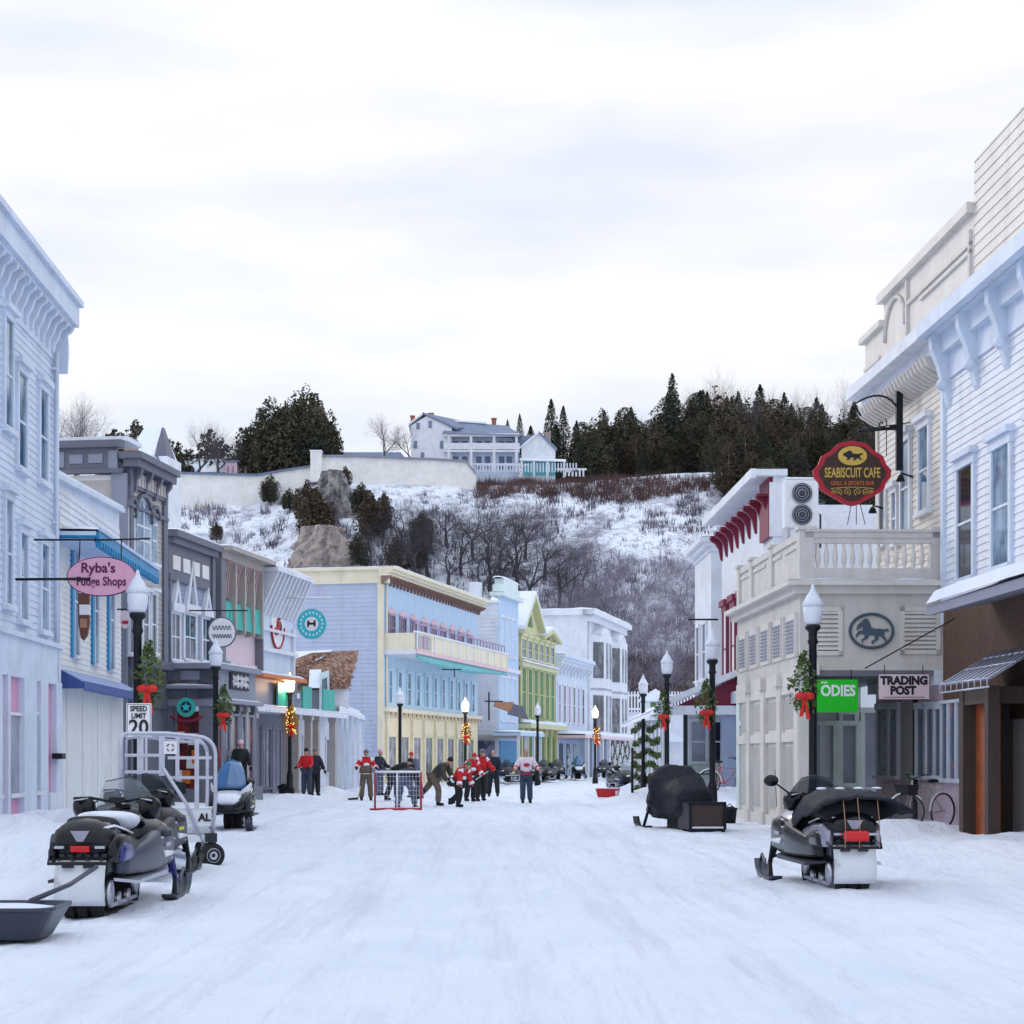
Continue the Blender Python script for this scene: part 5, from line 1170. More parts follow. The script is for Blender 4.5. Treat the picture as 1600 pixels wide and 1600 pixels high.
# ---------------------------------------------------------------- hilltop: fort, house
def hilltop():
    D = 297
    def wall_seg(name, label, pts, th=1.6, snow=True):
        """pts: (u, v top, v bottom) along the wall"""
        rt = empty(name, W(pts[0][0], HZ - 500, D), 0, label, 'wall'); o = rt.location.copy(); o.z = 0; rt.location = o
        mb = MB(); sn = MB(); cp = MB()
        for (u0, t0, b0), (u1, t1, b1) in zip(pts[:-1], pts[1:]):
            q = lambda u, v, dy: tuple(W(u, v, D) - o + Vector((0, dy, 0)))
            mb.hexa([q(u0, b0 + 14, 0), q(u1, b1 + 14, 0), q(u1, b1 + 14, th), q(u0, b0 + 14, th), q(u0, t0, .5), q(u1, t1, .5), q(u1, t1, th), q(u0, t0, th)])
            cp.hexa([q(u0, t0 + 1.2, .1), q(u1, t1 + 1.2, .1), q(u1, t1 + 1.2, th + .3), q(u0, t0 + 1.2, th + .3), q(u0, t0 - 1.6, .1), q(u1, t1 - 1.6, .1), q(u1, t1 - 1.6, th + .3), q(u0, t0 - 1.6, th + .3)])
        w = mb.build('wall', 'fort stone', rt); cp.build('coping', 'slate light' if 'upper' in label else 'blue roof', rt)
        return rt
    wall_seg('fort_wall', 'long white stone fort wall on the left of the bluff below the cedars', [(200, 742, 800), (262, 738, 808), (330, 740, 806), (400, 742, 790), (440, 735, 772), (485, 728, 760)])
    wall_seg('fort_wall', 'white stone upper fort wall under the porch house, right of the rock outcrop', [(500, 712, 742), (560, 712, 752), (620, 715, 760), (680, 717, 764), (728, 720, 766), (744, 740, 768)])
    rt = empty('fort_tower', (gx(494, 296), 296, 0), 0, 'small square white stone turret at the corner of the fort wall', 'tower')
    zt = EYE + (HZ - 706) * 296 / F; mk(lambda b: b.box(-.9, .9, -.6, 1.6, zt - 5, zt), 'wall', 'fort stone', rt); mk(lambda b: b.box(-1, 1, -.7, 1.7, zt, zt + .2), 'snow', 'snow', rt)
    # long low roofs behind the walls
    def hip(name, label, u0, u1, vt, vb, D, mt, depth=6, wallm='fort stone', cat='building', wh=1.5):
        p = W(u0, vb, D); s = D / F; w = (u1 - u0) * s; h = (vb - vt) * s
        rt = empty(name, (p.x, D, p.z - wh), 0, label, cat)
        mk(lambda b: b.box(.2, w - .2, 0, depth, -4, wh), 'wall', wallm, rt)
        mk(lambda b: b.hexa([(-.2, -.4, wh), (w + .2, -.4, wh), (w + .2, depth + .4, wh), (-.2, depth + .4, wh), (w * .06, depth / 2 - .1, wh + h), (w * .94, depth / 2 - .1, wh + h), (w * .94, depth / 2 + .1, wh + h), (w * .06, depth / 2 + .1, wh + h)]), 'roof', mt, rt)
        return rt
    hip('barrack_building', 'long low building with blue roof behind the upper fort wall', 500, 632, 702, 716, 306, 'blue roof')
    hip('blockhouse', 'low snowy roofed fort building behind the slate cornice', 262, 352, 712, 738, 303, 'snow')
    r = hip('guard_house', 'tiny pink and white guard house behind the fort wall', 350, 372, 714, 722, 302, 'blue roof', wallm='sign pale pink', wh=2.2)
    for x in (.5, 1.3): mk(lambda b: b.box(x, x + .4, -.06, .02, .4, 1.5), 'window', 'mauve paint', r)
    hip('storehouse', 'dark roofed fort store right of the pink guard house', 372, 432, 716, 728, 305, 'slate roof')
    # steep white roof rising behind the slate parapet
    rt = empty('steep_roofed_house', (gx(196, 120), 120, 0), R(-8), 'house with steep snow covered roof and dark gable end above the slate parapet', 'building')
    z0 = EYE + (HZ - 712) * 120 / F; z1 = EYE + (HZ - 662) * 120 / F; s = 120 / F
    mk(lambda b: b.hexa([(0, 0, z0), (44 * s, 0, z0), (56 * s, 4, z0), (0, 4, z0), (16 * s, 1.8, z1), (46 * s, 1.8, z1), (46 * s, 2.1, z1), (16 * s, 2.1, z1)]), 'roof', 'snow', rt)
    mk(lambda b: b.hexa([(45 * s, .3, z0), (66 * s, .8, z0 - 1), (66 * s, 3.2, z0 - 1), (45 * s, 3.6, z0), (46 * s, 1.7, z1 + .03), (47 * s, 1.7, z1 + .03), (47 * s, 2.2, z1 + .03), (46 * s, 2.2, z1 + .03)]), 'gable', 'slate paint', rt)
    mk(lambda b: b.box(0, 64 * s, .5, 3.5, 0, z0), 'wall', 'white paint', rt)
    # the big white house with a two storey porch
    D = 304; s = D / F; u0 = 640
    o = W(640, 745, D); rt = empty('porch_house', (o.x, D, o.z), 0, 'large white hilltop house with two storey columned porch, brick chimneys and slate roof', 'building')
    X = lambda u: (u - 640) * s; Z = lambda v: (745 - v) * s
    # gable end wing (left), facing left-front
    mk(lambda b: b.prism([(X(642), -4), (X(706), -4), (X(706), Z(668)), (X(668), Z(648)), (X(642), Z(664))], lambda x, z: (x, .5, z), lambda x, z: (x, 9, z)), 'end_wing', 'white paint', rt)
    mk(lambda b: b.hexa([(X(660), .2, Z(646)), (X(714), .2, Z(671)), (X(714), 9, Z(671)), (X(660), 9, Z(646)), (X(660), .2, Z(644)), (X(716), .2, Z(668)), (X(760), 9, Z(650)), (X(690), 9, Z(644))]), 'wing_roof', 'slate roof', rt)
    mk(lambda b: b.hexa([(X(638), .2, Z(664)), (X(662), .2, Z(646)), (X(662), 9, Z(646)), (X(638), 9, Z(664)), (X(638), .2, Z(661)), (X(662), .2, Z(643)), (X(662), 9, Z(643)), (X(638), 9, Z(661))]), 'wing_roof', 'snow', rt)
    for u, v0, v1 in ((649, 700, 688), (653, 670, 660), (672, 668, 657), (660, 720, 706), (690, 700, 688)):
        w = mk(lambda b: b.box(X(u) - .3, X(u) + .3, .42, .5, Z(v0), Z(v1)), 'window', 'slate roof', rt)
    # main block
    mk(lambda b: b.box(X(695), X(812), 2.2, 9, -4, Z(676)), 'wall', 'blue white paint', rt)
    mk(lambda b: b.hexa([(X(692), -.4, Z(677)), (X(815), -.4, Z(681)), (X(815), 9.5, Z(681)), (X(692), 9.5, Z(677)), (X(700), 4, Z(651)), (X(792), 4, Z(658)), (X(792), 5, Z(658)), (X(700), 5, Z(651))]), 'roof', 'slate roof', rt)
    mk(lambda b: b.hexa([(X(703), 3.6, Z(652)), (X(760), 3.6, Z(656)), (X(760), 5, Z(656)), (X(703), 5, Z(652)), (X(703), 3.6, Z(649.5)), (X(760), 3.6, Z(653.5)), (X(760), 5, Z(653.5)), (X(703), 5, Z(649.5))]), 'snow', 'snow', rt)
    mk(lambda b: (b.box(X(693), X(812), 0, .3, Z(682), Z(677)), b.box(X(693), X(812), 0, .2, Z(702), Z(692)), b.box(X(693), X(812), 0, 2.2, Z(706), Z(703)), b.box(X(693), X(812), 0, .15, Z(726), Z(724))), 'porch_beam', 'white paint', rt)
    for u in (701, 736, 772, 807): mk(lambda b: b.box(X(u) - .22, X(u) + .22, -.02, .3, Z(738), Z(680)), 'column', 'white paint', rt)
    for u in (712, 726, 748, 762, 784, 796):
        for v0, v1 in ((702, 686), (730, 710)):
            mk(lambda b: b.box(X(u) - .45, X(u) + .45, 2.1, 2.22, Z(v0), Z(v1)), 'window', 'blue roof', rt)
    for u, v, w in ((672, 638, 8), (643, 642, 6), (772, 646, 7)):
        mk(lambda b: (b.box(X(u) - w * s / 2, X(u) + w * s / 2, 4, 4.8, Z(v + 20), Z(v)), b.box(X(u) - w * s / 2 - .1, X(u) + w * s / 2 + .1, 3.9, 4.9, Z(v + 2), Z(v))), 'chimney', 'brick', rt)
    # right gabled wing with turquoise porch
    mk(lambda b: b.prism([(X(815), -4), (X(868), -4), (X(868), Z(700)), (X(842), Z(675)), (X(815), Z(697))], lambda x, z: (x, 1.0, z), lambda x, z: (x, 8, z)), 'gabled_wing', 'white paint', rt)
    mk(lambda b: (b.hexa([(X(812), .7, Z(700)), (X(842), .7, Z(676)), (X(842), 8, Z(676)), (X(812), 8, Z(700)), (X(812), .7, Z(697)), (X(842), .7, Z(672)), (X(842), 8, Z(672)), (X(812), 8, Z(697))]),), 'wing_roof', 'snow', rt)
    mk(lambda b: (b.hexa([(X(842), .7, Z(676)), (X(870), .7, Z(703)), (X(870), 8, Z(703)), (X(842), 8, Z(676)), (X(842), .7, Z(672)), (X(871), .7, Z(699)), (X(871), 8, Z(699)), (X(842), 8, Z(672))]),), 'wing_roof', 'slate roof', rt)
    mk(lambda b: b.hexa([(X(808), 1.5, Z(704)), (X(838), 1.5, Z(680)), (X(838), 8, Z(680)), (X(808), 8, Z(704)), (X(800), 1.5, Z(680)), (X(836), 1.5, Z(677)), (X(836), 8, Z(677)), (X(800), 8, Z(680))]), 'link_roof', 'slate roof', rt)
    mk(lambda b: b.box(X(854), X(862), 4, 5, Z(690), Z(668)), 'chimney', 'old brick', rt)
    for u in (829, 843, 856): mk(lambda b: b.box(X(u) - .35, X(u) + .35, .92, 1.02, Z(708), Z(695)), 'window', 'mint paint', rt)
    mk(lambda b: b.hexa([(X(812), -1.5, Z(722)), (X(884), -1.5, Z(724)), (X(884), 1, Z(720)), (X(812), 1, Z(718)), (X(812), -1.5, Z(720)), (X(884), -1.5, Z(722)), (X(884), 1, Z(716)), (X(812), 1, Z(714))]), 'side_porch_roof', 'snow', rt)
    mk(lambda b: b.box(X(814), X(868), .9, 1.0, Z(742), Z(720)), 'side_porch_wall', 'turquoise paint', rt)
    for u in (815, 834, 855, 881): mk(lambda b: b.box(X(u) - .2, X(u) + .2, -1.4, -1.1, Z(748), Z(722)), 'column', 'white paint', rt)
    # picket fence and stair below
    rf = empty('porch_fence', (o.x, D - 5, o.z), 0, 'grey picket fence along the bluff edge below the porch house', 'fence')
    mk(lambda b: [b.box(X(745) + i * .5, X(745) + i * .5 + .22, 0, .1, Z(745), Z(731)) for i in range(34)] + [b.box(X(745), X(826), .05, .12, Z(735), Z(733))], 'pickets', 'blue white paint', rf)
    mk(lambda b: [b.box(X(880) + i * .6, X(880) + i * .6 + .3, 0, .1, Z(751) - i * .02, Z(740) - i * .02) for i in range(6)] + [b.box(X(868), X(914), .05, .12, Z(742), Z(739))], 'pickets', 'white paint', rf)
    # rock outcrop
    def outcrop(name, label, u, vt, vb, wpx_, D, mt='limestone'):
        s = D / F; c = W(u, vb, D); rt_ = MB(); rows = []; n = 44; k = 30
        for i in range(k + 1):
            t = i / k; z = (vb - vt) * s * t; w = wpx_ * s / 2 * (1 - .45 * t ** 2) ; row = []
            for j in range(n):
                a = 2 * PI * j / n; q = 1 + .35 * noise.noise(Vector((math.cos(a) * 1.6, math.sin(a) * 1.6, z * .25 + u))) + .30 * noise.noise(Vector((math.cos(a) * 3, math.sin(a) * 3, z * .55))) + .16 * noise.noise(Vector((math.cos(a) * 9, math.sin(a) * 9, z * 1.6)))
                if i == k: q *= .35
                row.append((w * q * math.cos(a), 3.5 * q * math.sin(a), z))
            rows.append(row)
        rt_.loft(rows, True, False); o_ = rt_.build(name, mt, None, loc=c); tag(o_, label, 'rock'); return o_
    outcrop('rock_outcrop', 'tall pale limestone crag below the fort turret', 522, 735, 850, 60, 282)
    outcrop('rock_outcrop', 'lower tan limestone ledge just above the buildings', 505, 822, 905, 104, 262, 'tan limestone')
hilltop()
# ---------------------------------------------------------------- trees
def leaf_tris(P, S, rd, flat=.5):
    """P (n,3) centres, S (n,) sizes -> random triangles"""
    n = len(P); A = rd.normal(size=(n, 3)); A /= np.linalg.norm(A, axis=1)[:, None]; Bv = rd.normal(size=(n, 3)); A[:, 2] *= flat
    Bv -= A * (A * Bv).sum(1)[:, None]; Bv /= np.linalg.norm(Bv, axis=1)[:, None] + 1e-6; Bv[:, 2] *= flat
    V = np.stack([P + A * S[:, None], P - A * S[:, None] * .6 + Bv * S[:, None] * .8, P - A * S[:, None] * .6 - Bv * S[:, None] * .8], 1).reshape(-1, 3)
    return V, np.arange(3 * n).reshape(n, 3)
def conifer(name, h, rad, mt, n=2400, base=.12, seed=1, shape=.85, size=.38, bark='bark', whorl=12):
    rd = np.random.default_rng(seed); r0 = empty(name)
    t = rd.random(n) ** 1.25; ang = rd.random(n) * 2 * PI
    wh = .62 + .38 * np.abs(np.sin(t * whorl * PI + 1.2 * np.sin(ang * 3)))
    lump = 1 + .22 * np.sin(ang * 3 + seed + t * 5) + .14 * np.sin(ang * 7 + t * 13)
    rr = rad * (1 - t) ** shape * wh * lump * (.25 + .75 * rd.random(n) ** .45) * np.minimum(1, .45 + t * 6)
    z = h * (base + (1 - base) * t) - rr * .22
    P = np.stack([rr * np.cos(ang), rr * np.sin(ang), z], 1); V, Fa = leaf_tris(P, size * (.6 + .8 * rd.random(n)) * (1 - .4 * t), rd, .6)
    raw('crown', V, Fa, mt, r0)
    mb = MB(); mb.tube([(0, 0, -1.5), (0, 0, h * .5), (0, 0, h * .96)], [.022 * h, .014 * h, .01], 6); mb.build('trunk', bark, r0)
    return r0
def cedar(name, h, rad, mt, n=4200, seed=1, size=.42, tilt=0):
    rd = np.random.default_rng(seed); r0 = empty(name); P = []
    nb = 30
    for k in range(nb):    # overlapping upright clumps
        a = rd.random() * 2 * PI; q = rad * .80 * rd.random() ** .6; hh = h * (1 - .42 * (q / rad) ** 1.5) * (.80 + .2 * rd.random()); m_ = n // nb
        if k == 0: a, q, hh = 0, 0, h
        cr = rad * (.18 + .20 * rd.random()); t = rd.random(m_); an = rd.random(m_) * 2 * PI
        r_ = cr * np.sin(np.clip(t, .001, .97) ** 1.1 * PI) ** .5 * (.5 + .5 * rd.random(m_) ** .4) * (1 + .25 * np.sin(an * 4 + k))
        P.append(np.stack([q * math.cos(a) + r_ * np.cos(an), q * math.sin(a) + r_ * np.sin(an), hh * (.06 + .94 * t)], 1))
    P = np.concatenate(P); V, Fa = leaf_tris(P, size * (.5 + .9 * rd.random(len(P))), rd, .8); raw('crown', V, Fa, mt, r0)
    mb = MB(); mb.tube([(0, 0, -1.5), (0, 0, h * .7)], [.03 * h, .01 * h], 6); mb.build('trunk', 'bark', r0); return r0
def bare_tree(name, h, mt, seed=1, spread=.55, depth=6, lean=0, thick=.024, droop=0, split=3):
    rd = random.Random(seed); V = []; Fc = []; 
    def seg(p, q, r0, r1):
        d = (q - p).normalized(); a = d.orthogonal().normalized(); b = d.cross(a); i = len(V); n = 4 if r0 > .08 else 3
        for c, rr in ((p, r0), (q, r1)):
            for j in range(n): t = 2 * PI * j / n; V.append(c + (a * math.cos(t) + b * math.sin(t)) * rr)
        for j in range(n): Fc.append((i + j, i + (j + 1) % n, i + n + (j + 1) % n, i + n + j))
    def grow(p, d, L, r, k):
        n = 3 if k > 2 else 2; 
        for s in range(n):
            d2 = (d + Vector([rd.gauss(0, .16) for _ in range(3)]) + Vector((0, 0, .06 - droop))).normalized(); q = p + d2 * L / n; seg(p, q, r, r * .8); p, d, r = q, d2, r * .82
            if k > 0 and s < n - 1 and k < depth:
                ax = Vector([rd.gauss(0, 1) for _ in range(3)]); side = (d + ax.cross(d).normalized() * spread * 1.5).normalized(); grow(p, side, L * .6, r * .5, k - 1)
        if k > 0:
            for s in range(split if k > 1 else 2):
                ax = Vector([rd.gauss(0, 1) for _ in range(3)]); side = (d + ax.cross(d).normalized() * spread * rd.uniform(.6, 1.4)).normalized(); grow(p, side, L * rd.uniform(.62, .82), r * .68, k - 1)
    grow(Vector((0, 0, -1)), Vector((lean, 0, 1)).normalized(), h * .34, h * thick, depth)
    root = empty(name); nt_ = sum(1 for f in Fc); 
    vv = np.array([tuple(v) for v in V]); z = vv[:, 2]; sc = h / max(1, z.max()); vv *= sc
    k = 24
    raw('trunk', vv, np.array(Fc) if len(set(map(len, Fc))) == 1 else np.array([f for f in Fc]), mt, root); return root
def bare_tree_safe(*a, **k): return bare_tree(*a, **k)
def put(proto, loc, s=1, rz=None, label=None, cat='tree', group=None, sx=1):
    c = copy_tree(proto); c.location = loc; c.scale = (s * sx, s * sx, s); c.rotation_euler = (0, 0, random.uniform(0, 6.28) if rz is None else rz); tag(c, label, cat, group); return c
def trees():
    sp = [conifer('spruce_tree', 16, 3.6, 'spruce leaves', 5200, .10, k, .72, .25) for k in (1, 2)] + [conifer('spruce_tree', 16, 3.8, 'brown cedar', 5000, .30, 5, .36, .28, 'pale bark', 5), conifer('spruce_tree', 16, 4.4, 'cedar leaves', 5600, .22, 9, .33, .30, 'bark', 4), cedar('spruce_tree', 16, 5.2, 'brown cedar', 6500, 16, .30), cedar('spruce_tree', 16, 4.6, 'cedar leaves', 6000, 17, .30)]
    ced = [cedar('cedar_tree', 14, 6.0, 'cedar leaves', 15000, 3, .26), cedar('cedar_tree', 10, 4.0, 'cedar leaves', 6500, 4, .26), cedar('cedar_tree', 9, 3.4, 'brown cedar', 6000, 6, .26)]
    ba = [bare_tree('bare_tree', 14, 'grey bark', 11, .5, 6, thick=.040), bare_tree('bare_tree', 14, 'grey bark', 12, .6, 6, thick=.040), bare_tree('bare_tree', 14, 'grey bark', 13, .35, 6, thick=.030)]
    dk = [bare_tree('dark_bare_tree', 15, 'bark', 21, .75, 6, thick=.030), bare_tree('dark_bare_tree', 15, 'bark', 22, .8, 6, thick=.028)]
    fr = [bare_tree('frosty_tree', 10, 'frosty bark', 31, .7, 5, thick=.022, split=4), bare_tree('frosty_tree', 10, 'frosty bark', 32, .8, 5, thick=.022, split=4)]
    def at(u, vb, D): p = W(u, vb, D); return (p.x, D, min(p.z, hz(p.x, D)) if D > 206 else p.z)
    # the forest on the ridge right of the house: tree by tree
    rd = random.Random(5)
    prof_u = [818, 850, 870, 900, 930, 960, 985, 1010, 1035, 1050, 1065, 1085, 1100, 1130, 1165, 1200, 1240, 1290, 1340, 1420]
    prof_v = [662, 648, 626, 646, 630, 648, 634, 648, 636, 612, 630, 616, 602, 606, 612, 614, 624, 628, 628, 628]
    def forest(n, D0, D1, umin, umax, dv, names, grp, lab):
        for i in range(n):
            u = umin + (umax - umin) * (i + rd.random()) / n; D = rd.uniform(D0, D1); vt = np.interp(u, prof_u, prof_v) + dv + rd.uniform(-6, 22)
            x = gx(u, D); zb = hz(x, D); zt = EYE + (HZ - vt) * D / F; h = max(5, zt - zb); p = names[rd.randrange(len(names))]
            put(p, (x, D, zb), h / 16, label=lab, group=grp, sx=rd.uniform(.8, 1.1) * (1.0 if h > 12 else 1.3))
    forest(22, 345, 365, 812, 1420, -8, sp[:2], 'tall evergreens standing along the ridge top', 'tall pointed evergreen on the ridge skyline right of the porch house')
    forest(52, 318, 340, 900, 1430, 2, [sp[0]] + sp[2:] + sp[3:], 'tall evergreens in the wood behind the bluff', 'dark evergreen in the wood right of the porch house')
    forest(34, 306, 316, 905, 1420, 34, sp[1:], 'evergreens at the front of the bluff wood', 'brown green evergreen at the front edge of the bluff wood')
    for i in range(34):
        u = 1130 + 300 * (i + rd.random()) / 34; p = hill_at_px(u, rd.uniform(770, 815)); put(sp[1 + rd.randrange(3)], (p.x, p.y, p.z - .3), rd.uniform(9, 13) / 16, label='dark evergreen on the slope behind the air conditioner and cafe sign', group='evergreens on the slope behind the cafe sign', sx=1.15)
    forest(26, 304, 312, 1020, 1430, 62, sp[2:], 'lower evergreens above the maroon trimmed building', 'low dark evergreen at the foot of the bluff wood')
    sp_t = conifer('spruce_tree', 16, 1.6, 'spruce leaves', 1300, .25, 14, .5, .4, 'bark', 7)
    put(sp_t, (gx(1050, 312), 312, hz(gx(1050, 312), 312)), 19.5 / 16, label='slim tall spruce rising alone above the wood edge')
    put(sp[0], (gx(868, 330), 330, hz(gx(868, 330), 330)), 15 / 16, label='broad evergreen directly right of the porch house chimney', sx=1.5)
    for i, (u, vt, lab) in enumerate(((793, 655, 'small evergreen tip showing over the right end of the house roof'), (812, 646, 'second small evergreen over the roof, nearer the pale chimney'))):
        put(sp[1], (gx(u, 335), 335, EYE + (HZ - 700) * 335 / F - 3), ((700 - vt) * 335 / F + 3) / 16, label=lab, sx=.8)
    for u, vt, D, k, lab in ((1110, 572, 350, 0, 'round crowned bare tree, tallest above the wood skyline'), (1078, 585, 350, 1, 'thin bare tree left of the tallest one on the skyline'), (1232, 595, 345, 2, 'bare poplar on the skyline, left of four near the eave'), (1252, 588, 345, 2, 'tallest bare poplar on the skyline near the eave'), (1278, 590, 345, 2, 'bare poplar, third from the left near the eave'), (1302, 588, 345, 2, 'bare poplar standing closest to the beige eave'), (1186, 606, 308, 2, 'pale forked birch rising through the dark wood'), (1092, 590, 344, 1, 'bare crown just left of the tallest skyline tree'), (1128, 588, 344, 0, 'bare crown just right of the tallest skyline tree'), (1160, 612, 346, 1, 'low bare crown between the tallest skyline tree and the poplars'), (985, 632, 344, 0, 'bare crown among the evergreens halfway along the ridge')):
        x = gx(u, D); zb = hz(x, D) - .2; put(ba[k], (x, D, zb), (EYE + (HZ - vt) * D / F - zb) / 14, label=lab, sx=.75 if k == 2 else .95)
    # clump of cedars left
    for u, vt, w, lab in ((425, 618, 1.0, 'left cedar of the big dark clump above the fort wall'), (478, 600, .95, 'tallest cedar of the big dark clump above the fort wall'), (508, 648, .8, 'right hand cedar of the big clump, next to the turret'), (395, 655, .7, 'lowest cedar at the left edge of the big clump'), (450, 622, 1, 'middle cedar of the big dark clump above the fort wall')):
        D = 306; x = gx(u, D); zb = hz(x, D) - .5; h = EYE + (HZ - vt) * D / F - zb; put(ced[0], (x, D, zb), h / 14, label=lab, sx=w * .80)
    for u, vt, D, lab in ((212, 655, 306, 'dark cedar behind the steep snowy roof'), (250, 670, 306, 'dark cedar right of the steep snowy roof'), (330, 668, 310, 'small cedar among bare trees left of the big clump'), (180, 668, 308, 'dark cedar showing beside the roof chimney'), (280, 690, 306, 'low dark cedar below the bare trees')):
        x = gx(u, D); zb = hz(x, D) - .5; put(ced[1], (x, D, zb), (EYE + (HZ - vt) * D / F - zb) / 10, label=lab)
    for u, vb, vt, k, lab in ((423, 785, 740, 1, 'round evergreen bush against the fort wall'), (452, 797, 762, 1, 'smaller evergreen right of the round bush'), (578, 838, 765, 2, 'dark evergreen right of the limestone crag'), (600, 830, 778, 1, 'evergreen shrub right of the crag evergreen'), (495, 848, 760, 2, 'brown evergreen growing on the front of the crag'), (540, 760, 728, 2, 'tuft of evergreen on the crag top'), (620, 893, 838, 2, 'narrow evergreen above the cream cornice'), (660, 850, 795, 1, 'dark evergreen among bare trees mid slope'), (338, 845, 815, 2, 'small brown conifer on the roof line terrace'), (560, 885, 830, 1, 'evergreen under the crag just above the lavender building'), (480, 815, 750, 2, 'dark evergreen hugging the left side of the crag'), (565, 800, 752, 1, 'evergreen close behind the right side of the crag'), (600, 800, 768, 2, 'right hand evergreen of the group beside the crag'), (655, 890, 840, 2, 'second narrow evergreen above the cream cornice')):
        p = hill_at_px(u, vb); D = p.y - 1.5; s = (vb - vt) * D / F; put(ced[k], (gx(u, D), D, p.z - .3), s / (10 if k == 1 else 9), label=lab, sx=1.0)
    # bare trees left and by the house
    for u, vt, D, k, lab in ((112, 602, 200, 0, 'bare spreading tree rising left above the slate parapet'), (160, 622, 210, 1, 'lower bare tree right of the spreading one'), (300, 645, 300, 1, 'bare tree behind the fort store roofs'), (345, 655, 302, 0, 'bare tree between the small cedar and big clump')):
        x = gx(u, D); zb = EYE + (HZ - 740) * D / F - 2; put(ba[k], (x, D, zb), (EYE + (HZ - vt) * D / F - zb) / 14, label=lab)
    for u, vt, k, lab in ((603, 640, 0, 'bare tree left of the porch house'), (645, 655, 1, 'bare tree in front of the porch house end wing')):
        x = gx(u, 300); zb = EYE + (HZ - 720) * 300 / F - 1; put(ba[k], (x, 300, zb), (EYE + (HZ - vt) * 300 / F - zb) / 14, label=lab)
    # dark bare trees on the slope
    g = 'dark bare trees on the lower slope'
    for u, vb, s in ((655, 935, 1.05), (700, 930, 1.1), (745, 950, 1.15), (780, 940, 1.25), (830, 950, 1.15), (865, 955, 1.1), (720, 890, .95), (800, 890, .95), (850, 900, .9), (640, 880, .8), (760, 870, .9), (890, 960, .95), (680, 860, .8), (610, 900, .7), (580, 880, .7), (900, 1000, .9), (675, 900, 1), (765, 915, 1.1), (810, 925, 1.1), (740, 865, .9), (700, 850, .8), (820, 865, .9), (650, 900, .9), (630, 850, .7)):
        p = hill_at_px(u, vb + 10); put(dk[rd.randrange(2)], (p.x, p.y, p.z - .3), s * .85, label='dark leafless tree spreading over the lower snowy slope', group=g, sx=1.15)
    g = 'frosty bare trees at the foot of the bluff'
    for k in range(70):
        u = rd.uniform(880, 1150); vb = rd.uniform(900, 1110); p = hill_at_px(u, vb); put(fr[rd.randrange(2)], (p.x, p.y, p.z - .3), rd.uniform(.45, .85), label='pale frosty leafless tree at the foot of the bluff', group=g, sx=1.2)
    for k in range(16):
        u = rd.uniform(330, 600); vb = rd.uniform(830, 930); p = hill_at_px(u, vb); put(fr[rd.randrange(2)], (p.x, p.y, p.z - .3), rd.uniform(.3, .5), label='small frosty tree on the slope above the left roofs', group='small frosty trees on the left slope')
    for o in sp + ced + ba + dk + fr + [sp_t]:
        for c in list(o.children): bpy.data.objects.remove(c)
        bpy.data.objects.remove(o)
trees()
def brush():
    rd = np.random.default_rng(3)
    def clumps(name, label, n, urange, vrange, mt, hgt, keep=None, per=9, wd=.05):
        V = []; Fc = []
        for k in range(n):
            u = rd.uniform(*urange); v = rd.uniform(*vrange)
            if keep and not keep(u, v): continue
            p = hill_at_px(u, v); hh = hgt * rd.uniform(.5, 1.4)
            for j in range(per):
                a = rd.uniform(0, 2 * PI); sp = rd.uniform(.1, .75); d = Vector((math.cos(a) * sp, math.sin(a) * sp, 1)).normalized(); o = p + Vector((rd.uniform(-.7, .7), rd.uniform(-.5, .5), -.15)); L = hh * rd.uniform(.5, 1)
                w = Vector((math.cos(a + 1.57), .3, 0)) * wd; q = o + d * L; b = len(V); V += [tuple(o - w), tuple(o + w), tuple(q)]; Fc.append((b, b + 1, b + 2))
        o = raw(name, V, Fc, mt); tag(o, label, 'brush', None, 'stuff')
    nz = lambda u, v, s, t: noise.noise(Vector((u * s, v * s, t)))
    clumps('hillside_brush', 'leafless grey purple brush scattered over the snowy bluff', 5200, (260, 1160), (775, 1110), 'twigs', 1.7, lambda u, v: nz(u, v, .018, 1) + .45 * nz(u, v, .06, 2) + (v - 880) * .0016 + .30 * math.exp(-((u - 760) / 150) ** 2 - ((v - 860) / 70) ** 2) > .0, 10, .07)
    clumps('rust_brush', 'rust brown brush below the hilltop house and wood', 2200, (745, 1110), (748, 800), 'rust brush', 1.7, lambda u, v: v < np.interp(u, [745, 800, 900, 1000, 1060, 1110], [775, 782, 785, 790, 782, 770]) + 16 * nz(u, v, .03, 4) - 3, 9)
    clumps('rust_brush', 'reddish brown undergrowth at the foot of the bluff', 1500, (880, 1150), (1030, 1140), 'rust brush', 2.2, None, 9)
    clumps('crest_brush', 'fine brush along the upper edge of the slope', 1000, (560, 1150), (765, 860), 'twigs', .9, lambda u, v: nz(u, v, .03, 8) > 0.05, 7)
brush()
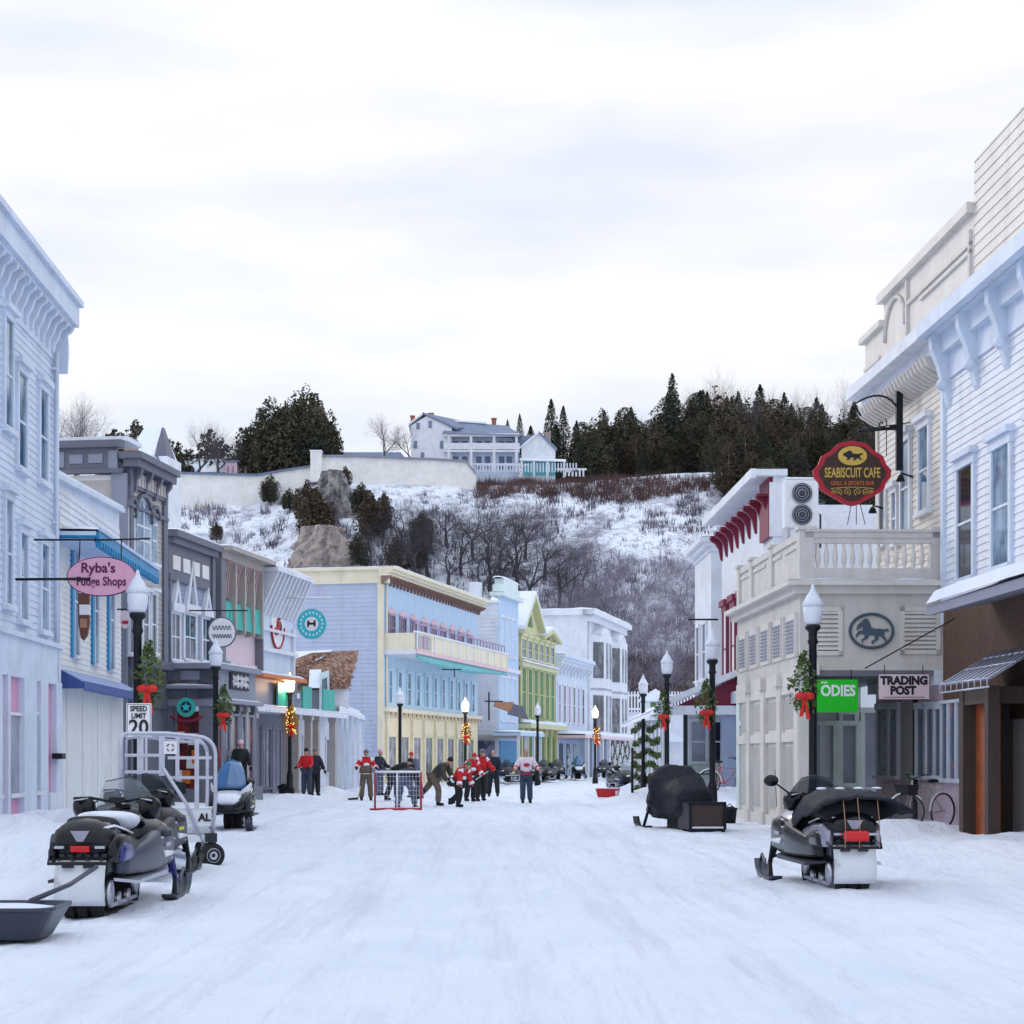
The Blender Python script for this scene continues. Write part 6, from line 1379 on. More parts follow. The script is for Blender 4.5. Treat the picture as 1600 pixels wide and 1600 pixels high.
# ---------------------------------------------------------------- street lamps
def lamp_proto(lit, wreath, dx):
    r = empty('street_lamp')
    mk(lambda b: b.lathe([(.17, -.3), (.17, .25), (.19, .28), (.13, .34), (.12, .8), (.085, .95), (.075, 1.0), (.072, 3.55), (.10, 3.6), (.08, 3.66), (.08, 3.78), (.14, 3.84), (.14, 3.90), (.10, 3.92)], n=14), 'post', 'black metal', r)
    mk(lambda b: b.lathe([(.11, 3.90), (.155, 3.98), (.178, 4.12), (.17, 4.26), (.13, 4.30)], n=16), 'globe', 'globe lit' if lit else 'globe glass', r)
    mk(lambda b: b.lathe([(.185, 4.24), (.20, 4.28), (.15, 4.35), (.11, 4.44), (.05, 4.52), (.03, 4.60), (.012, 4.64)], n=16), 'cap', 'snow' if not lit else 'globe lit', r)
    if wreath:
        rd = random.Random(8); V = []; Fc = []
        for k in range(420):
            t = rd.random(); z = 2.35 + 1.05 * t; w = .24 * math.sin(PI * min(1, .15 + t * .95)) + .05; a = rd.uniform(0, 6.28); q = w * rd.random() ** .5
            c = Vector((dx + q * math.cos(a), q * math.sin(a) * .7 - .05, z)); b0 = len(V)
            for j in range(3): V.append(tuple(c + Vector([rd.uniform(-.07, .07) for _ in range(3)])))
            Fc.append((b0, b0 + 1, b0 + 2))
        g = raw('garland', V, Fc, 'lit garland' if lit else 'garland', r)
        mk(lambda b: (b.ell((dx - .07, -.2, 2.62), .11, .05, .07), b.ell((dx + .07, -.2, 2.62), .11, .05, .07), b.ell((dx, -.22, 2.62), .04, .05, .04), b.hexa([(dx - .1, -.2, 2.25), (dx - .03, -.2, 2.25), (dx - .03, -.17, 2.25), (dx - .1, -.17, 2.25), (dx - .03, -.2, 2.6), (dx + .01, -.2, 2.6), (dx + .01, -.17, 2.6), (dx - .03, -.17, 2.6)]), b.hexa([(dx + .03, -.2, 2.2), (dx + .1, -.2, 2.2), (dx + .1, -.17, 2.2), (dx + .03, -.17, 2.2), (dx - .01, -.2, 2.6), (dx + .03, -.2, 2.6), (dx + .03, -.17, 2.6), (dx - .01, -.17, 2.6)])), 'bow', 'ribbon', g)
        if lit: mk(lambda b: [b.ell((dx + rd.uniform(-.2, .2), rd.uniform(-.22, -.1), 2.35 + rd.random()), .016, .016, .016, 5, 4) for _ in range(34)], 'fairy_lights', 'fairy bulb', g)
    return r
def lamps():
    g = 'black street lamps with globe lanterns'
    specs = [(1270, 915, 0, 1, -.18, 'nearest black street lamp, in front of the balcony building, with wreath and red bow'),
             (1113, 985, 0, 1, -.16, 'street lamp behind the covered snowmobile, beside the beige porch'),
             (1042, 1025, 0, 1, -.12, 'street lamp with red bow in front of the garlanded trellis'),
             (1005, 1057, 0, 0, 0, 'plain street lamp in front of the far white cottage'),
             (215, 897, 0, 1, .2, 'street lamp above the speed limit sign, tallest on the left pavement'),
             (249, 1022, 0, 0, 0, 'small plain street lamp just right of the speed limit sign'),
             (337, 1000, 0, 1, .22, 'street lamp with evergreen swag in front of the slate coffee shop'),
             (453, 1055, 1, 1, .06, 'lit street lamp with glowing garland in front of the columned porch'),
             (625, 1075, 0, 0, 0, 'unlit street lamp in front of the yellow ground floor, left of two'),
             (727, 1090, 1, 1, .05, 'lit street lamp with glowing wreath at the far end of the pastel building'),
             (930, 1103, 1, 1, .1, 'farthest lit street lamp, beside the diamond garland trellis'),
             (840, 1098, 0, 0, 0, 'dark slim lamp post in front of the green gabled building')]
    protos = {}
    for u, v, lit, wr, dx, lab in specs:
        D = (4.62 - EYE) * F / (HZ - v); x = gx(u, D); k = (lit, wr, dx)
        o = lamp_proto(lit, wr, dx); o.location = (x, D, gz(x, D) * .5); tag(o, lab, 'street lamp', g)
        if lit:
            ld = bpy.data.lights.new('lantern_light', 'POINT'); ld.energy = 45; ld.color = (1, .62, .3); ld.shadow_soft_size = .2; lo = bpy.data.objects.new('lantern_light', ld); COL.objects.link(lo); lo.parent = o; lo.location = (0, -.35, 4.1)
lamps()
# ---------------------------------------------------------------- signs
def ellipse_sign(b, rx, rz, th, n=40, y=0): b.prism([(rx * math.cos(2 * PI * i / n), rz * math.sin(2 * PI * i / n)) for i in range(n)], lambda x, z: (x, y - th / 2, z), lambda x, z: (x, y + th / 2, z))
def signs():
    D = 34; s = D / F
    p = W(159, 901, D); r = empty('fudge_shop_sign', p, 0, 'pink oval fudge shop sign with dark lettering hanging from a bar on the left', 'sign')
    mk(lambda b: ellipse_sign(b, 54.5 * s, 31 * s, .06), 'rim', 'ink maroon', r); mk(lambda b: ellipse_sign(b, 53 * s, 29.6 * s, .075), 'board', 'sign pink', r)
    text("Ryba's", .26, (-.06, -.042, .155), r, 'ink maroon', bold=.006); text('Fudge Shops', .235, (.0, -.042, -.10), r, 'ink maroon', bold=.005, sx=.80)
    mk(lambda b: (b.tube([(-135 * s, .02, -4 * s), (-18 * s, -.06, -4 * s)], .026, 6), b.tube([(-107 * s, 0.05, 58 * s), (10 * s, .05, 58 * s), (75 * s, .05, 60 * s)], .018, 6), b.tube([(-35 * s, .05, 58 * s), (-35 * s, 0, 27 * s)], .012, 5), b.tube([(30 * s, .05, 58 * s), (30 * s, 0, 27 * s)], .012, 5)), 'hanger_bar', 'black metal', r)
    D = 35.5; s = D / F; p = W(131, 963, D); r = empty('ice_cream_sign', p, 0, 'long brown and white ice cream bar shaped sign below the pink oval', 'sign')
    mk(lambda b: b.prism([(-8 * s, 36 * s), (9 * s, 36 * s), (9 * s, -12 * s), (6 * s, -30 * s), (0, -38 * s), (-4 * s, -34 * s), (-8 * s, -10 * s)], lambda x, z: (x, -.05, z), lambda x, z: (x, .05, z)), 'cone', 'chocolate', r)
    mk(lambda b: (b.box(-6 * s, 9.3 * s, -.06, .06, 2 * s, 18 * s)), 'band', 'sign white', r); mk(lambda b: b.box(-5 * s, 6 * s, -.058, -.05, -18 * s, -4 * s), 'wafer', 'wafer', r)
    D = 44; s = D / F; p = W(195, 968, D); r = empty('small_pink_sign', p, 0, 'small pink and white sign on the wall behind the lamp', 'sign')
    mk(lambda b: ellipse_sign(b, 7 * s, 14 * s, .05), 'board', 'sign pale pink', r); mk(lambda b: b.box(-4 * s, 6 * s, -.04, -.02, -7 * s, -2 * s), 'mark', 'sign red', r); mk(lambda b: b.tube([(-12 * s, 0, 16 * s), (3 * s, 0, 16 * s)], .02, 5), 'hanger_bar', 'black metal', r)
    # round white sign
    D = 52; s = D / F; p = W(347, 988, D); r = empty('round_white_sign', p, 0, 'round white sign with dark rim and scroll lettering above the coffee shop', 'sign')
    mk(lambda b: ellipse_sign(b, 22.5 * s, 24 * s, .06), 'rim', 'slate paint', r); mk(lambda b: ellipse_sign(b, 20.5 * s, 22 * s, .075), 'board', 'sign white', r)
    mk(lambda b: [b.tube([((-15 + 30 * i / 40) * s, -.045, (zz + 3.5 * math.sin(i * ph + zz)) * s) for i in range(41)], .012, 4) for zz, ph in ((7, .9), (-6, 1.2))], 'scroll_lettering', 'slate paint', r)
    mk(lambda b: (b.tube([(-52 * s, 0, 34 * s), (40 * s, 0, 34 * s)], .02, 6), b.tube([(-12 * s, 0, 34 * s), (-12 * s, 0, 20 * s)], .01, 4), b.tube([(12 * s, 0, 34 * s), (12 * s, 0, 20 * s)], .01, 4)), 'hanger_bar', 'black metal', r)
    # teal round sign
    D = 66; s = D / F; p = W(487, 975, D); r = empty('round_teal_sign', p, 0, 'round teal sign ringed with white dots and dark centre mark, against the lavender wall', 'sign')
    mk(lambda b: ellipse_sign(b, 23 * s, 24 * s, .08), 'rim', 'turquoise paint', r); mk(lambda b: ellipse_sign(b, 21.5 * s, 22.5 * s, .095), 'board', 'sign teal', r); mk(lambda b: ellipse_sign(b, 10.5 * s, 11 * s, .105), 'centre', 'sign white', r)
    mk(lambda b: [b.box(17 * s * math.cos(k * PI / 9) - .025, 17 * s * math.cos(k * PI / 9) + .025, -.056, -.046, 17.5 * s * math.sin(k * PI / 9) - .04, 17.5 * s * math.sin(k * PI / 9) + .04) for k in range(18)], 'dots', 'sign white', r)
    mk(lambda b: (b.hexa([(-.16, -.062, .12), (-.08, -.062, .12), (-.08, -.05, .12), (-.16, -.05, .12), (-.16, -.062, -.12), (-.1, -.062, -.12), (-.1, -.05, -.12), (-.16, -.05, -.12)]), b.box(.08, .15, -.062, -.05, -.1, .14), b.box(-.12, .1, -.062, -.05, -.03, .05)), 'mark', 'ink', r)
    mk(lambda b: (b.tube([(-40 * s, .3, 42 * s), (32 * s, -.2, 40 * s)], .04, 6), b.tube([(-8 * s, 0, 41 * s), (-8 * s, 0, 23 * s)], .012, 4), b.tube([(14 * s, 0, 41 * s), (10 * s, 0, 22 * s)], .012, 4)), 'hanger_bar', 'white paint', r)
    # coffee emblem
    D = 52.6; s = D / F; p = W(291, 1105, D); r = empty('coffee_emblem', p, 0, 'round green coffee house emblem hanging over the red lit window', 'sign')
    mk(lambda b: ellipse_sign(b, 14.5 * s, 15 * s, .08), 'board', 'teal paint', r); mk(lambda b: ellipse_sign(b, 8.5 * s, 9 * s, .1), 'centre', 'ink', r)
    mk(lambda b: (b.prism([(8 * s * (1 if k % 2 == 0 else .42) * math.cos(PI / 2 + k * PI / 5), 8 * s * (1 if k % 2 == 0 else .42) * math.sin(PI / 2 + k * PI / 5)) for k in range(10)], lambda x, z: (x, -.06, z), lambda x, z: (x, -.052, z)),), 'star_mark', 'sign teal', r)
    mk(lambda b: b.tube([(0, 0, 15 * s), (0, 0, 30 * s)], .015, 4), 'hanger', 'black metal', r)
    mk(lambda b: [b.tube([((-25 + 50 * i / 20) * s, .05, (-14 - 8 * math.sin(PI * i / 20)) * s) for i in range(21)], .05, 5)], 'arched_banner', 'maroon paint', r)
    # cafe sign with bracket
    D = 39; s = D / F; p = W(1331, 740, D); r = empty('cafe_sign', p, 0, 'red and brown shaped cafe sign with yellow horse oval on black iron bracket', 'sign')
    def shape(k): 
        pts = []
        ctrl = [(0, 51), (22, 47), (33, 36), (48, 27), (53, 14), (61, 5), (60, -6), (53, -14), (49, -26), (38, -33), (25, -40), (12, -48), (0, -51)]
        for x, z in ctrl: pts.append((x * k * s, z * k * s))
        return pts + [(-x, z) for x, z in reversed(ctrl[1:-1]) for x, z in [(x * k * s, z * k * s)]]
    from mathutils.geometry import tessellate_polygon
    def flat(pts, y0, y1, nm, mt, par): return tri_extrude(pts, lambda x, z: (x, y0, z), lambda x, z: (x, y1, z), nm, mt, par)
    flat(shape(1), -.05, .05, 'rim', 'sign red', r); flat(shape(.86), -.062, .062, 'board', 'sign brown', r)
    mk(lambda b: b.prism([(22.5 * s * math.cos(t * PI / 16), 27 * s + 15 * s * math.sin(t * PI / 16)) for t in range(32)], lambda x, z: (x, -.08, z), lambda x, z: (x, -.06, z)), 'oval', 'gold paint', r)
    horse = [(-.40, .02), (-.34, .12), (-.24, .16), (-.16, .22), (-.06, .22), (0, .1), (.12, .08), (.24, .08), (.36, .12), (.42, .05), (.34, .04), (.28, -.02), (.32, -.12), (.4, -.16), (.3, -.2), (.22, -.1), (.14, -.16), (.04, -.22), (.0, -.18), (.08, -.1), (-.06, -.08), (-.14, -.18), (-.26, -.2), (-.2, -.1), (-.28, -.04), (-.32, -.0)]
    tri_extrude([(x * .55, 27 * s + z * .5) for x, z in horse], lambda x, z: (x, -.085, z), lambda x, z: (x, -.079, z), 'horse', 'ink', r)
    text('SEABISCUIT CAFE', .30, (0, -.068, 0 * s), r, 'gold paint', sx=.52, bold=.004); text('GRILL & SPORTS BAR', .13, (0, -.068, -16 * s), r, 'ink orange', sx=.78)
    mk(lambda b: [b.tube([(sg * (c + rr * t / 14 * math.cos(t * .75)), -.066, -29 * s + rr * t / 14 * math.sin(t * .75)) for t in range(15)], .008, 4) for sg in (1, -1) for c, rr in ((.12, .09), (.30, .08), (.42, .05))] + [b.tube([(-34 * s, -.066, -24 * s), (-10 * s, -.066, -22 * s), (10 * s, -.066, -22 * s), (34 * s, -.066, -24 * s)], .008, 4)], 'scrollwork', 'gold paint', r)
    q = lambda u, v, y=0: ((u - 1331) * s, y, (740 - v) * s)
    mk(lambda b: (b.box(q(1400, 0)[0], q(1410, 0)[0], -.06, .06, q(0, 735)[2], q(0, 612)[2]), b.tube([q(1405, 668), q(1340, 674)], .035, 6), b.tube([q(1403, 640)] + [q(1403 - 30 * (1 - math.cos(t * PI / 12)) - 3 * t, 640 - 22 * math.sin(t * PI / 9)) for t in range(9)] + [q(1345, 650)], .022, 6), b.tube([q(1425, 660), q(1340, 672)], .012, 5),
               [b.tube([q(u, 670), q(u + dx, v)], .012, 4) for u, dx, v in ((1363, 0, 700), (1385, 0, 712), (1345, 2, 692))], b.tube([q(1378 + 9 * math.cos(t * .6) * t / 12, 662 - 9 * math.sin(t * .6) * t / 12) for t in range(13)], .014, 5), b.box(q(1390, 0)[0], q(1405, 0)[0], -.04, .04, q(0, 672)[2], q(0, 664)[2])), 'iron_bracket', 'black metal', r)
    mk(lambda b: [b.tube([q(u0, 788), q(u1, 820)], .01, 4) for u0, u1 in ((1330, 1324), (1338, 1338), (1344, 1352))], 'hanging_wire', 'black metal', r)
    # green sign
    D = 35.4; s = D / F; p = W(1300, 1086, D); r = empty('green_banner_sign', p, 0, 'bright green sign with white capital letters behind the nearest right lamp', 'sign')
    mk(lambda b: b.box(-41 * s, 40 * s, -.03, .03, -27 * s, 24 * s), 'board', 'sign green', r, bevel=.006); text('ODIES', .30, (9 * s, -.035, 6 * s), r, 'sign white', bold=.010, sx=.82); mk(lambda b: [b.box(x - .03, x + .03, -.034, -.03, 18.5 * s, 20.5 * s) for x in (-15 * s, -10 * s)], 'accent', 'sign white', r)
    mk(lambda b: [b.tube([(x, 0, 24 * s), (x, 0, 40 * s)], .012, 4) for x in (-30 * s, 30 * s)], 'hanger', 'black metal', r)
    D = 34.2; s = D / F; p = W(1412, 1073, D); r = empty('trading_post_sign', p, 0, 'pale pink trading post sign with black capitals hanging over the shopfront', 'sign')
    mk(lambda b: b.box(-40.5 * s, 40.5 * s, -.025, .025, -20.5 * s, 20.5 * s), 'rim', 'ink', r); mk(lambda b: b.box(-39.5 * s, 39.5 * s, -.032, .032, -19.5 * s, 19.5 * s), 'board', 'sign pale pink', r)
    text('TRADING', .215, (0, -.035, 9 * s), r, 'ink', bold=.012, sx=.95); text('POST', .215, (-.02, -.035, -6.5 * s), r, 'ink', bold=.012, sx=.95)
    mk(lambda b: b.tube([((-32 + 64 * i / 60) * s, -.034, (-16.5 + .8 * math.sin(i * 1.9)) * s) for i in range(61)], .006, 4), 'small_line', 'ink maroon', r)
    mk(lambda b: [b.tube([(x, 0, 20 * s), (x, 0, 34 * s)], .01, 4) for x in (-30 * s, 30 * s)], 'hanger', 'black metal', r)
    # speed limit
    D = 25.5; s = D / F; x = gx(217, D); r = empty('speed_limit_sign', (x, D, gz(x, D)), 0, 'white speed limit 20 sign behind the silver luggage cart', 'sign')
    zt = EYE + (HZ - 1099) * s - gz(x, D); w = 19.5 * s; hh = .50
    mk(lambda b: b.box(-.03, .03, .02, .06, -.3, zt), 'post', 'steel', r); mk(lambda b: b.box(-w, w, -.012, .012, zt - hh, zt), 'plate', 'sign white', r, bevel=.005)
    mk(lambda b: (b.box(-w + .012, w - .012, -.016, -.012, zt - .02, zt - .014), b.box(-w + .012, w - .012, -.016, -.012, zt - hh + .014, zt - hh + .02), b.box(-w + .012, -w + .018, -.016, -.012, zt - hh + .02, zt - .02), b.box(w - .018, w - .012, -.016, -.012, zt - hh + .02, zt - .02)), 'border', 'ink', r)
    text('SPEED', .105, (0, -.018, zt - .08), r, 'ink', bold=.003, ext=.002, sx=.85); text('LIMIT', .105, (0, -.018, zt - .18), r, 'ink', bold=.003, ext=.002, sx=.85); text('20', .30, (0, -.018, zt - .35), r, 'ink', bold=.006, ext=.002, sx=.95)
    # dark hanging sign of the far row
    D = 104; s = D / F; p = W(795, 1112, D); r = empty('boat_shaped_sign', p, R(20), 'dark blue and tan shaped sign above the far porch, tilted', 'sign')
    mk(lambda b: b.hexa([(-25 * s, -.08, 8 * s), (5 * s, -.08, -2 * s), (5 * s, .08, -2 * s), (-25 * s, .08, 8 * s), (-22 * s, -.08, 15 * s), (8 * s, -.08, 15 * s), (8 * s, .08, 15 * s), (-22 * s, .08, 15 * s)]), 'board', 'wafer', r)
    mk(lambda b: b.hexa([(-2 * s, -.1, -4 * s), (32 * s, -.1, -12 * s), (32 * s, .1, -12 * s), (-2 * s, .1, -4 * s), (8 * s, -.1, 12 * s), (24 * s, -.1, 8 * s), (24 * s, .1, 8 * s), (8 * s, .1, 12 * s)]), 'lower_board', 'slate paint', r)
    mk(lambda b: (b.tube([(-40 * s, 0, 16 * s), (-10 * s, 0, 16 * s)], .04, 5), b.tube([(-33 * s, 0, 30 * s), (-33 * s, 0, -14 * s)], .05, 5)), 'hanger_bar', 'black metal', r)
    for u0, u1, v, D, lab in ((690, 752, 1046, 95, 'thin black sign bracket without a board, over the far lamp'), (1075, 1122, 968, 56, 'thin iron bracket sticking out left of the maroon windows')):
        p = W(u0, v, D); s = D / F; o = MB(); o.tube([(0, 0, 0), ((u1 - u0) * s * .5, 0, 0)] if D == 95 else [(0, 0, 0), ((u1 - u0) * s, 0, 0)], .03, 5)
        if D == 95: o.tube([(20 * s, 0, 0), (20 * s, 0, -12 * s)], .03, 5)
        e = o.build('sign_bracket', 'black metal', None, loc=p); tag(e, lab, 'bracket')
signs()
# ---------------------------------------------------------------- snowmobiles
def ring(y, zc, hw, ht, hb, p=2.4, n=18, x0=0, tilt=0):
    out = []
    for i in range(n):
        a = 2 * PI * i / n + PI / n; c, s_ = math.cos(a), math.sin(a)
        x = hw * math.copysign(abs(c) ** (2 / p), c); z = math.copysign(abs(s_) ** (2 / p), s_) * (ht if s_ > 0 else hb)
        out.append((x0 + x, y + tilt * z, zc + z))
    return out
def snowmobile(loc, yaw, label, hood='black plastic', side='dark grey plastic', accent='purple paint', seatm='matte black', flap='mud flap', shield='clear plastic', ski='grey plastic', group='snowmobiles parked along the street', touring=False, snowy=True, skicol=None, tail=None):
    """front towards local +y; origin on the ground under the middle"""
    r = empty('snowmobile', loc, -yaw, label, 'snowmobile', group)
    # track loop
    def loop(y0, y1, z0, z1, n=9):
        rr = (z1 - z0) / 2; zc = (z0 + z1) / 2; pts = []
        for i in range(n + 1): a = PI / 2 + PI * i / n; pts.append((y0 + rr + rr * math.cos(a), zc + rr * math.sin(a)))
        for i in range(n + 1): a = -PI / 2 + PI * i / n; pts.append((y1 - rr + rr * math.cos(a), zc + rr * math.sin(a)))
        return pts
    o = loop(-1.5, .35, -.03, .40); inn = loop(-1.47, .32, 0.0, .37)
    def trk(b):
        n = len(o); vs = [(x, y, z) for x in (-.19, .19) for y, z in o] + [(x, y, z) for x in (-.19, .19) for y, z in inn]
        fs = []
        for i in range(n):
            j = (i + 1) % n; fs += [(i, j, n + j, n + i), (2 * n + i, 3 * n + i, 3 * n + j, 2 * n + j), (i, 2 * n + i, 2 * n + j, j), (n + i, n + j, 3 * n + j, 3 * n + i)]
        b.add(vs, fs)
        for k in range(0, n):      # lugs
            for t in (0, .5):
                y0, z0 = o[k]; y1, z1 = o[(k + 1) % n]; y, z = y0 + (y1 - y0) * t, z0 + (z1 - z0) * t
                cy, cz = max(-1.28, min(.13, y)), .185; d = Vector((0, y - cy, z - cz)); d = d.normalized() if d.length else Vector((0, 0, -1))
                for x in (-.13, 0, .13): q = Vector((x, y, z)) + d * .012; b.box(q.x - .045, q.x + .045, q.y - .02, q.y + .02, q.z - .02, q.z + .02)
        for k in range(16):
            y = -1.3 + k * .1
            for x in (-.13, 0, .13): b.box(x - .045, x + .045, y - .02, y + .02, -.05, -.02)
    t = mk(trk, 'track', 'rubber', r)
    mk(lambda b: ([b.lathe([(.001, -.02), (.10, -.02), (.10, .02), (.001, .02)], (0, 0, 0), 14) for _ in range(0)], [b.cyl((sx * .2 - .02, y, z), (sx * .2 + .02, y, z), rr) for sx in (1, -1) for y, z, rr in ((-1.2, .19, .13), (-.8, .11, .07), (-.35, .11, .07), (.05, .2, .1))], [b.box(sx * .2 - .015, sx * .2 + .015, -1.2, .1, .05, .09) for sx in (1, -1)]), 'rail_wheels', 'steel', t)
    mk(lambda b: b.loft([[(-.24, y, .40), (.24, y, .40), (.24, y, .52), (.20, y, .60), (-.20, y, .60), (-.24, y, .52)] for y in (-1.45, .5)], True, False), 'tunnel', 'dark grey plastic', r, bevel=.01)
    for sx in (1, -1):
        mk(lambda b: b.hexa([(sx * .22, -1.1, .30), (sx * .44, -1.0, .27), (sx * .46, .5, .27), (sx * .22, .5, .30), (sx * .22, -1.1, .33), (sx * .44, -1.0, .30), (sx * .46, .5, .32), (sx * .22, .5, .42)]), 'running_board', 'steel' if sx > 0 else 'dark grey plastic', r)
        mk(lambda b: b.loft([ring(y, z, w, h1, h2, 3, 14, sx * x) for y, z, w, h1, h2, x in ((-1.2, .46, .03, .06, .08, .27), (-.9, .48, .05, .10, .13, .30), (-.4, .50, .08, .16, .17, .34), (.1, .52, .09, .22, .20, .36), (.55, .52, .07, .22, .18, .39))]), 'rear_side_panel', side, r)
    # snow flap
    mk(lambda b: b.grid([[(x, -1.52 - .06 * math.sin(tt * PI) - .05 * (1 - tt), .10 + .42 * tt) for x in (-.235, -.1, .1, .235)] for tt in [i / 6 for i in range(7)]]), 'snow_flap', flap, r, solid=.015)
    mk(lambda b: [b.box(x - .055, x + .055, -1.60, -1.575, .455, .50) for x in (-.11, .09)] + [b.cyl((x, -1.60, .53), (x, -1.54, .53), .012) for x in (-.2, -.07, .07, .2)], 'flap_fixings', 'dark grey plastic', r)
    # tail fairing, arched
    tl = mk(lambda b: b.loft([ring(-1.56, .68, .22, .10, .10, 2.6), ring(-1.50, .70, .275, .18, .14, 2.4), ring(-1.25, .73, .28, .19, .15, 2.3), ring(-.8, .68, .25, .15, .15, 2.6)]), 'tail_fairing', tail or hood, r)
    mk(lambda b: b.box(-.09, .09, -1.59, -1.52, .60, .66), 'tail_light', 'red lens', tl, bevel=.01)
    mk(lambda b: b.prism([(-.09, .80), (.09, .80), (.03, .70), (-.03, .70)], lambda x, z: (x, -1.575, z), lambda x, z: (x, -1.54, z)), 'tail_badge', 'silver paint', tl)
    mk(lambda b: [b.box(x - .045, x + .045, -1.60, -1.55, .635, .66) for x in (-.19, .19)], 'reflector', 'steel', tl)
    for sx in (1, -1):
        mk(lambda b: b.loft([ring(y, z, .035, h1, h2, 2.2, 12, sx * x) for y, z, x, h1, h2 in ((-1.52, .60, .265, .08, .10), (-1.35, .62, .305, .15, .13), (-.95, .60, .32, .15, .12), (-.5, .58, .33, .09, .08))]), 'side_fairing', hood, tl)
        if accent != hood: mk(lambda b: b.loft([ring(y, z, .03, h1, h2, 2.2, 12, sx * x) for y, z, x, h1, h2 in ((-1.36, .57, .320, .07, .07), (-1.2, .58, .336, .10, .09), (-.95, .57, .340, .09, .08), (-.7, .56, .335, .05, .05))]), 'coloured_panel', accent, tl)
    mk(lambda b: [b.tube([(sx * .20, -1.50, .82), (sx * .27, -1.3, .84), (sx * .29, -1.0, .80), (sx * .30, -.6, .74)], .013, 5) for sx in (1, -1)], 'pinstripe', 'white plastic', tl)
    mk(lambda b: [b.box(-.2 + .08 * k, -.15 + .08 * k, -1.55, -1.52, .555, .585) for k in range(6)], 'tail_vent', 'dark grey plastic', tl)
    mk(lambda b: b.tube([(-.3, -1.5, .55), (-.28, -1.66, .50), (.28, -1.66, .50), (.3, -1.5, .55)], .016, 6), 'rear_bumper', 'black metal', r)
    # seat
    st = mk(lambda b: b.loft([ring(-1.38, .84, .17, .04, .05, 3), ring(-1.25, .86, .20, .07, .08, 3), ring(-.7, .84, .19, .08, .1, 3), ring(-.2, .82, .16, .07, .1, 3), ring(.05, .86, .12, .06, .1, 3)]), 'seat', seatm, r)
    if snowy: mk(lambda b: b.loft([ring(-1.15, .91, .10, .04, .02, 2), ring(-.9, .91, .18, .05, .05, 2), ring(-.6, .90, .25, .06, .12, 2.2), ring(-.2, .87, .30, .08, .14, 2.2), ring(.05, .88, .24, .05, .1, 2.2)]), 'snow', 'snow', st)
    # body
    bd = mk(lambda b: b.loft([ring(-.15, .58, .22, .20, .20, 2.8), ring(.1, .62, .34, .25, .26, 2.8), ring(.45, .62, .42, .30, .27, 2.8), ring(.85, .60, .43, .26, .26, 2.8), ring(1.15, .55, .36, .19, .22, 2.6), ring(1.38, .49, .20, .09, .13, 2.4), ring(1.45, .47, .10, .04, .07, 2.2)]), 'hood', hood, r)
    for sx in (1, -1):
        mk(lambda b: b.loft([ring(y, z, .03, h1, h2, 2.2, 12, sx * x) for y, z, x, h1, h2 in ((.0, .56, .33, .14, .14), (.4, .57, .425, .22, .20), (.85, .54, .43, .20, .18), (1.15, .49, .36, .12, .12))]), 'side_panel', side, r)
        mk(lambda b: b.grid([[(sx * (x + .012), y, z0), (sx * (x + .016), y + .02, z1)] for y, x, z0, z1 in ((.15, .405, .46, .50), (.4, .448, .45, .52), (.7, .455, .46, .50), (.95, .43, .46, .475))]), 'stripe', 'white plastic', bd, solid=.006)
        mk(lambda b: (b.cyl((sx * .40, .3, .50), (sx * .462, .3, .50), .03), [b.cyl((sx * .40, y, z), (sx * .464, y, z), .012) for y, z in ((.2, .66), (.9, .62), (.75, .42))]), 'fasteners', 'steel', bd)
        mk(lambda b: b.box(sx * .455 - .012, sx * .455 + .012, .35, .62, .56, .60), 'badge', 'yellow green' if side == 'dark grey plastic' else 'silver paint', bd)
        mk(lambda b: b.ell((sx * .15, 1.27, .62), .09, .07, .045), 'headlight', 'globe glass', r)
    mk(lambda b: b.tube([(-.26, 1.25, .38), (-.2, 1.5, .44), (.2, 1.5, .44), (.26, 1.25, .38)], .02, 6), 'front_bumper', 'black metal', r)
    mk(lambda b: (b.cyl((0, .02, .9), (0, .0, .97), .045), b.box(-.07, .07, .42, .5, .96, 1.0)), 'fuel_cap', 'black metal', bd)
    mk(lambda b: [b.hexa([(sx * .462, .25 + .13 * k, .66), (sx * .462, .32 + .13 * k, .66), (sx * .44, .32 + .13 * k, .66), (sx * .44, .25 + .13 * k, .66), (sx * .45, .29 + .13 * k, .72), (sx * .45, .36 + .13 * k, .72), (sx * .42, .36 + .13 * k, .72), (sx * .42, .29 + .13 * k, .72)]) for sx in (1, -1) for k in range(4)], 'vent_slats', 'black metal', bd)
    mk(lambda b: [b.tube([(sx * .24, .45, .9), (sx * .30, .2, 1.0), (sx * .2, .12, 1.04)], .008, 4) for sx in (1, -1)], 'cable', 'rubber', bd)
    # windshield
    h = .42 if not touring else .62
    rows = []
    for i in range(7):
        t = i / 6; w = .34 * (1 - .45 * t ** 2.2); rows.append([(w * math.sin(a), .80 - .34 * t + .16 * math.cos(a) - .1, .86 + h * t * (1 - .10 * abs(math.sin(a)))) for a in [(-1.25 + 2.5 * j / 10) for j in range(11)]])
    ws = mk(lambda b: b.grid(rows), 'windshield', shield, r, solid=.006)
    mk(lambda b: b.tube([rows[-1][j] for j in range(11)] , .008, 5), 'windshield_edge', 'smoke plastic', ws)
    mk(lambda b: b.loft([ring(.30, .86, .10, .06, .1, 2.5), ring(.5, .90, .19, .07, .1, 2.5), ring(.78, .86, .24, .06, .1, 2.5)]), 'dash', 'black plastic', r)
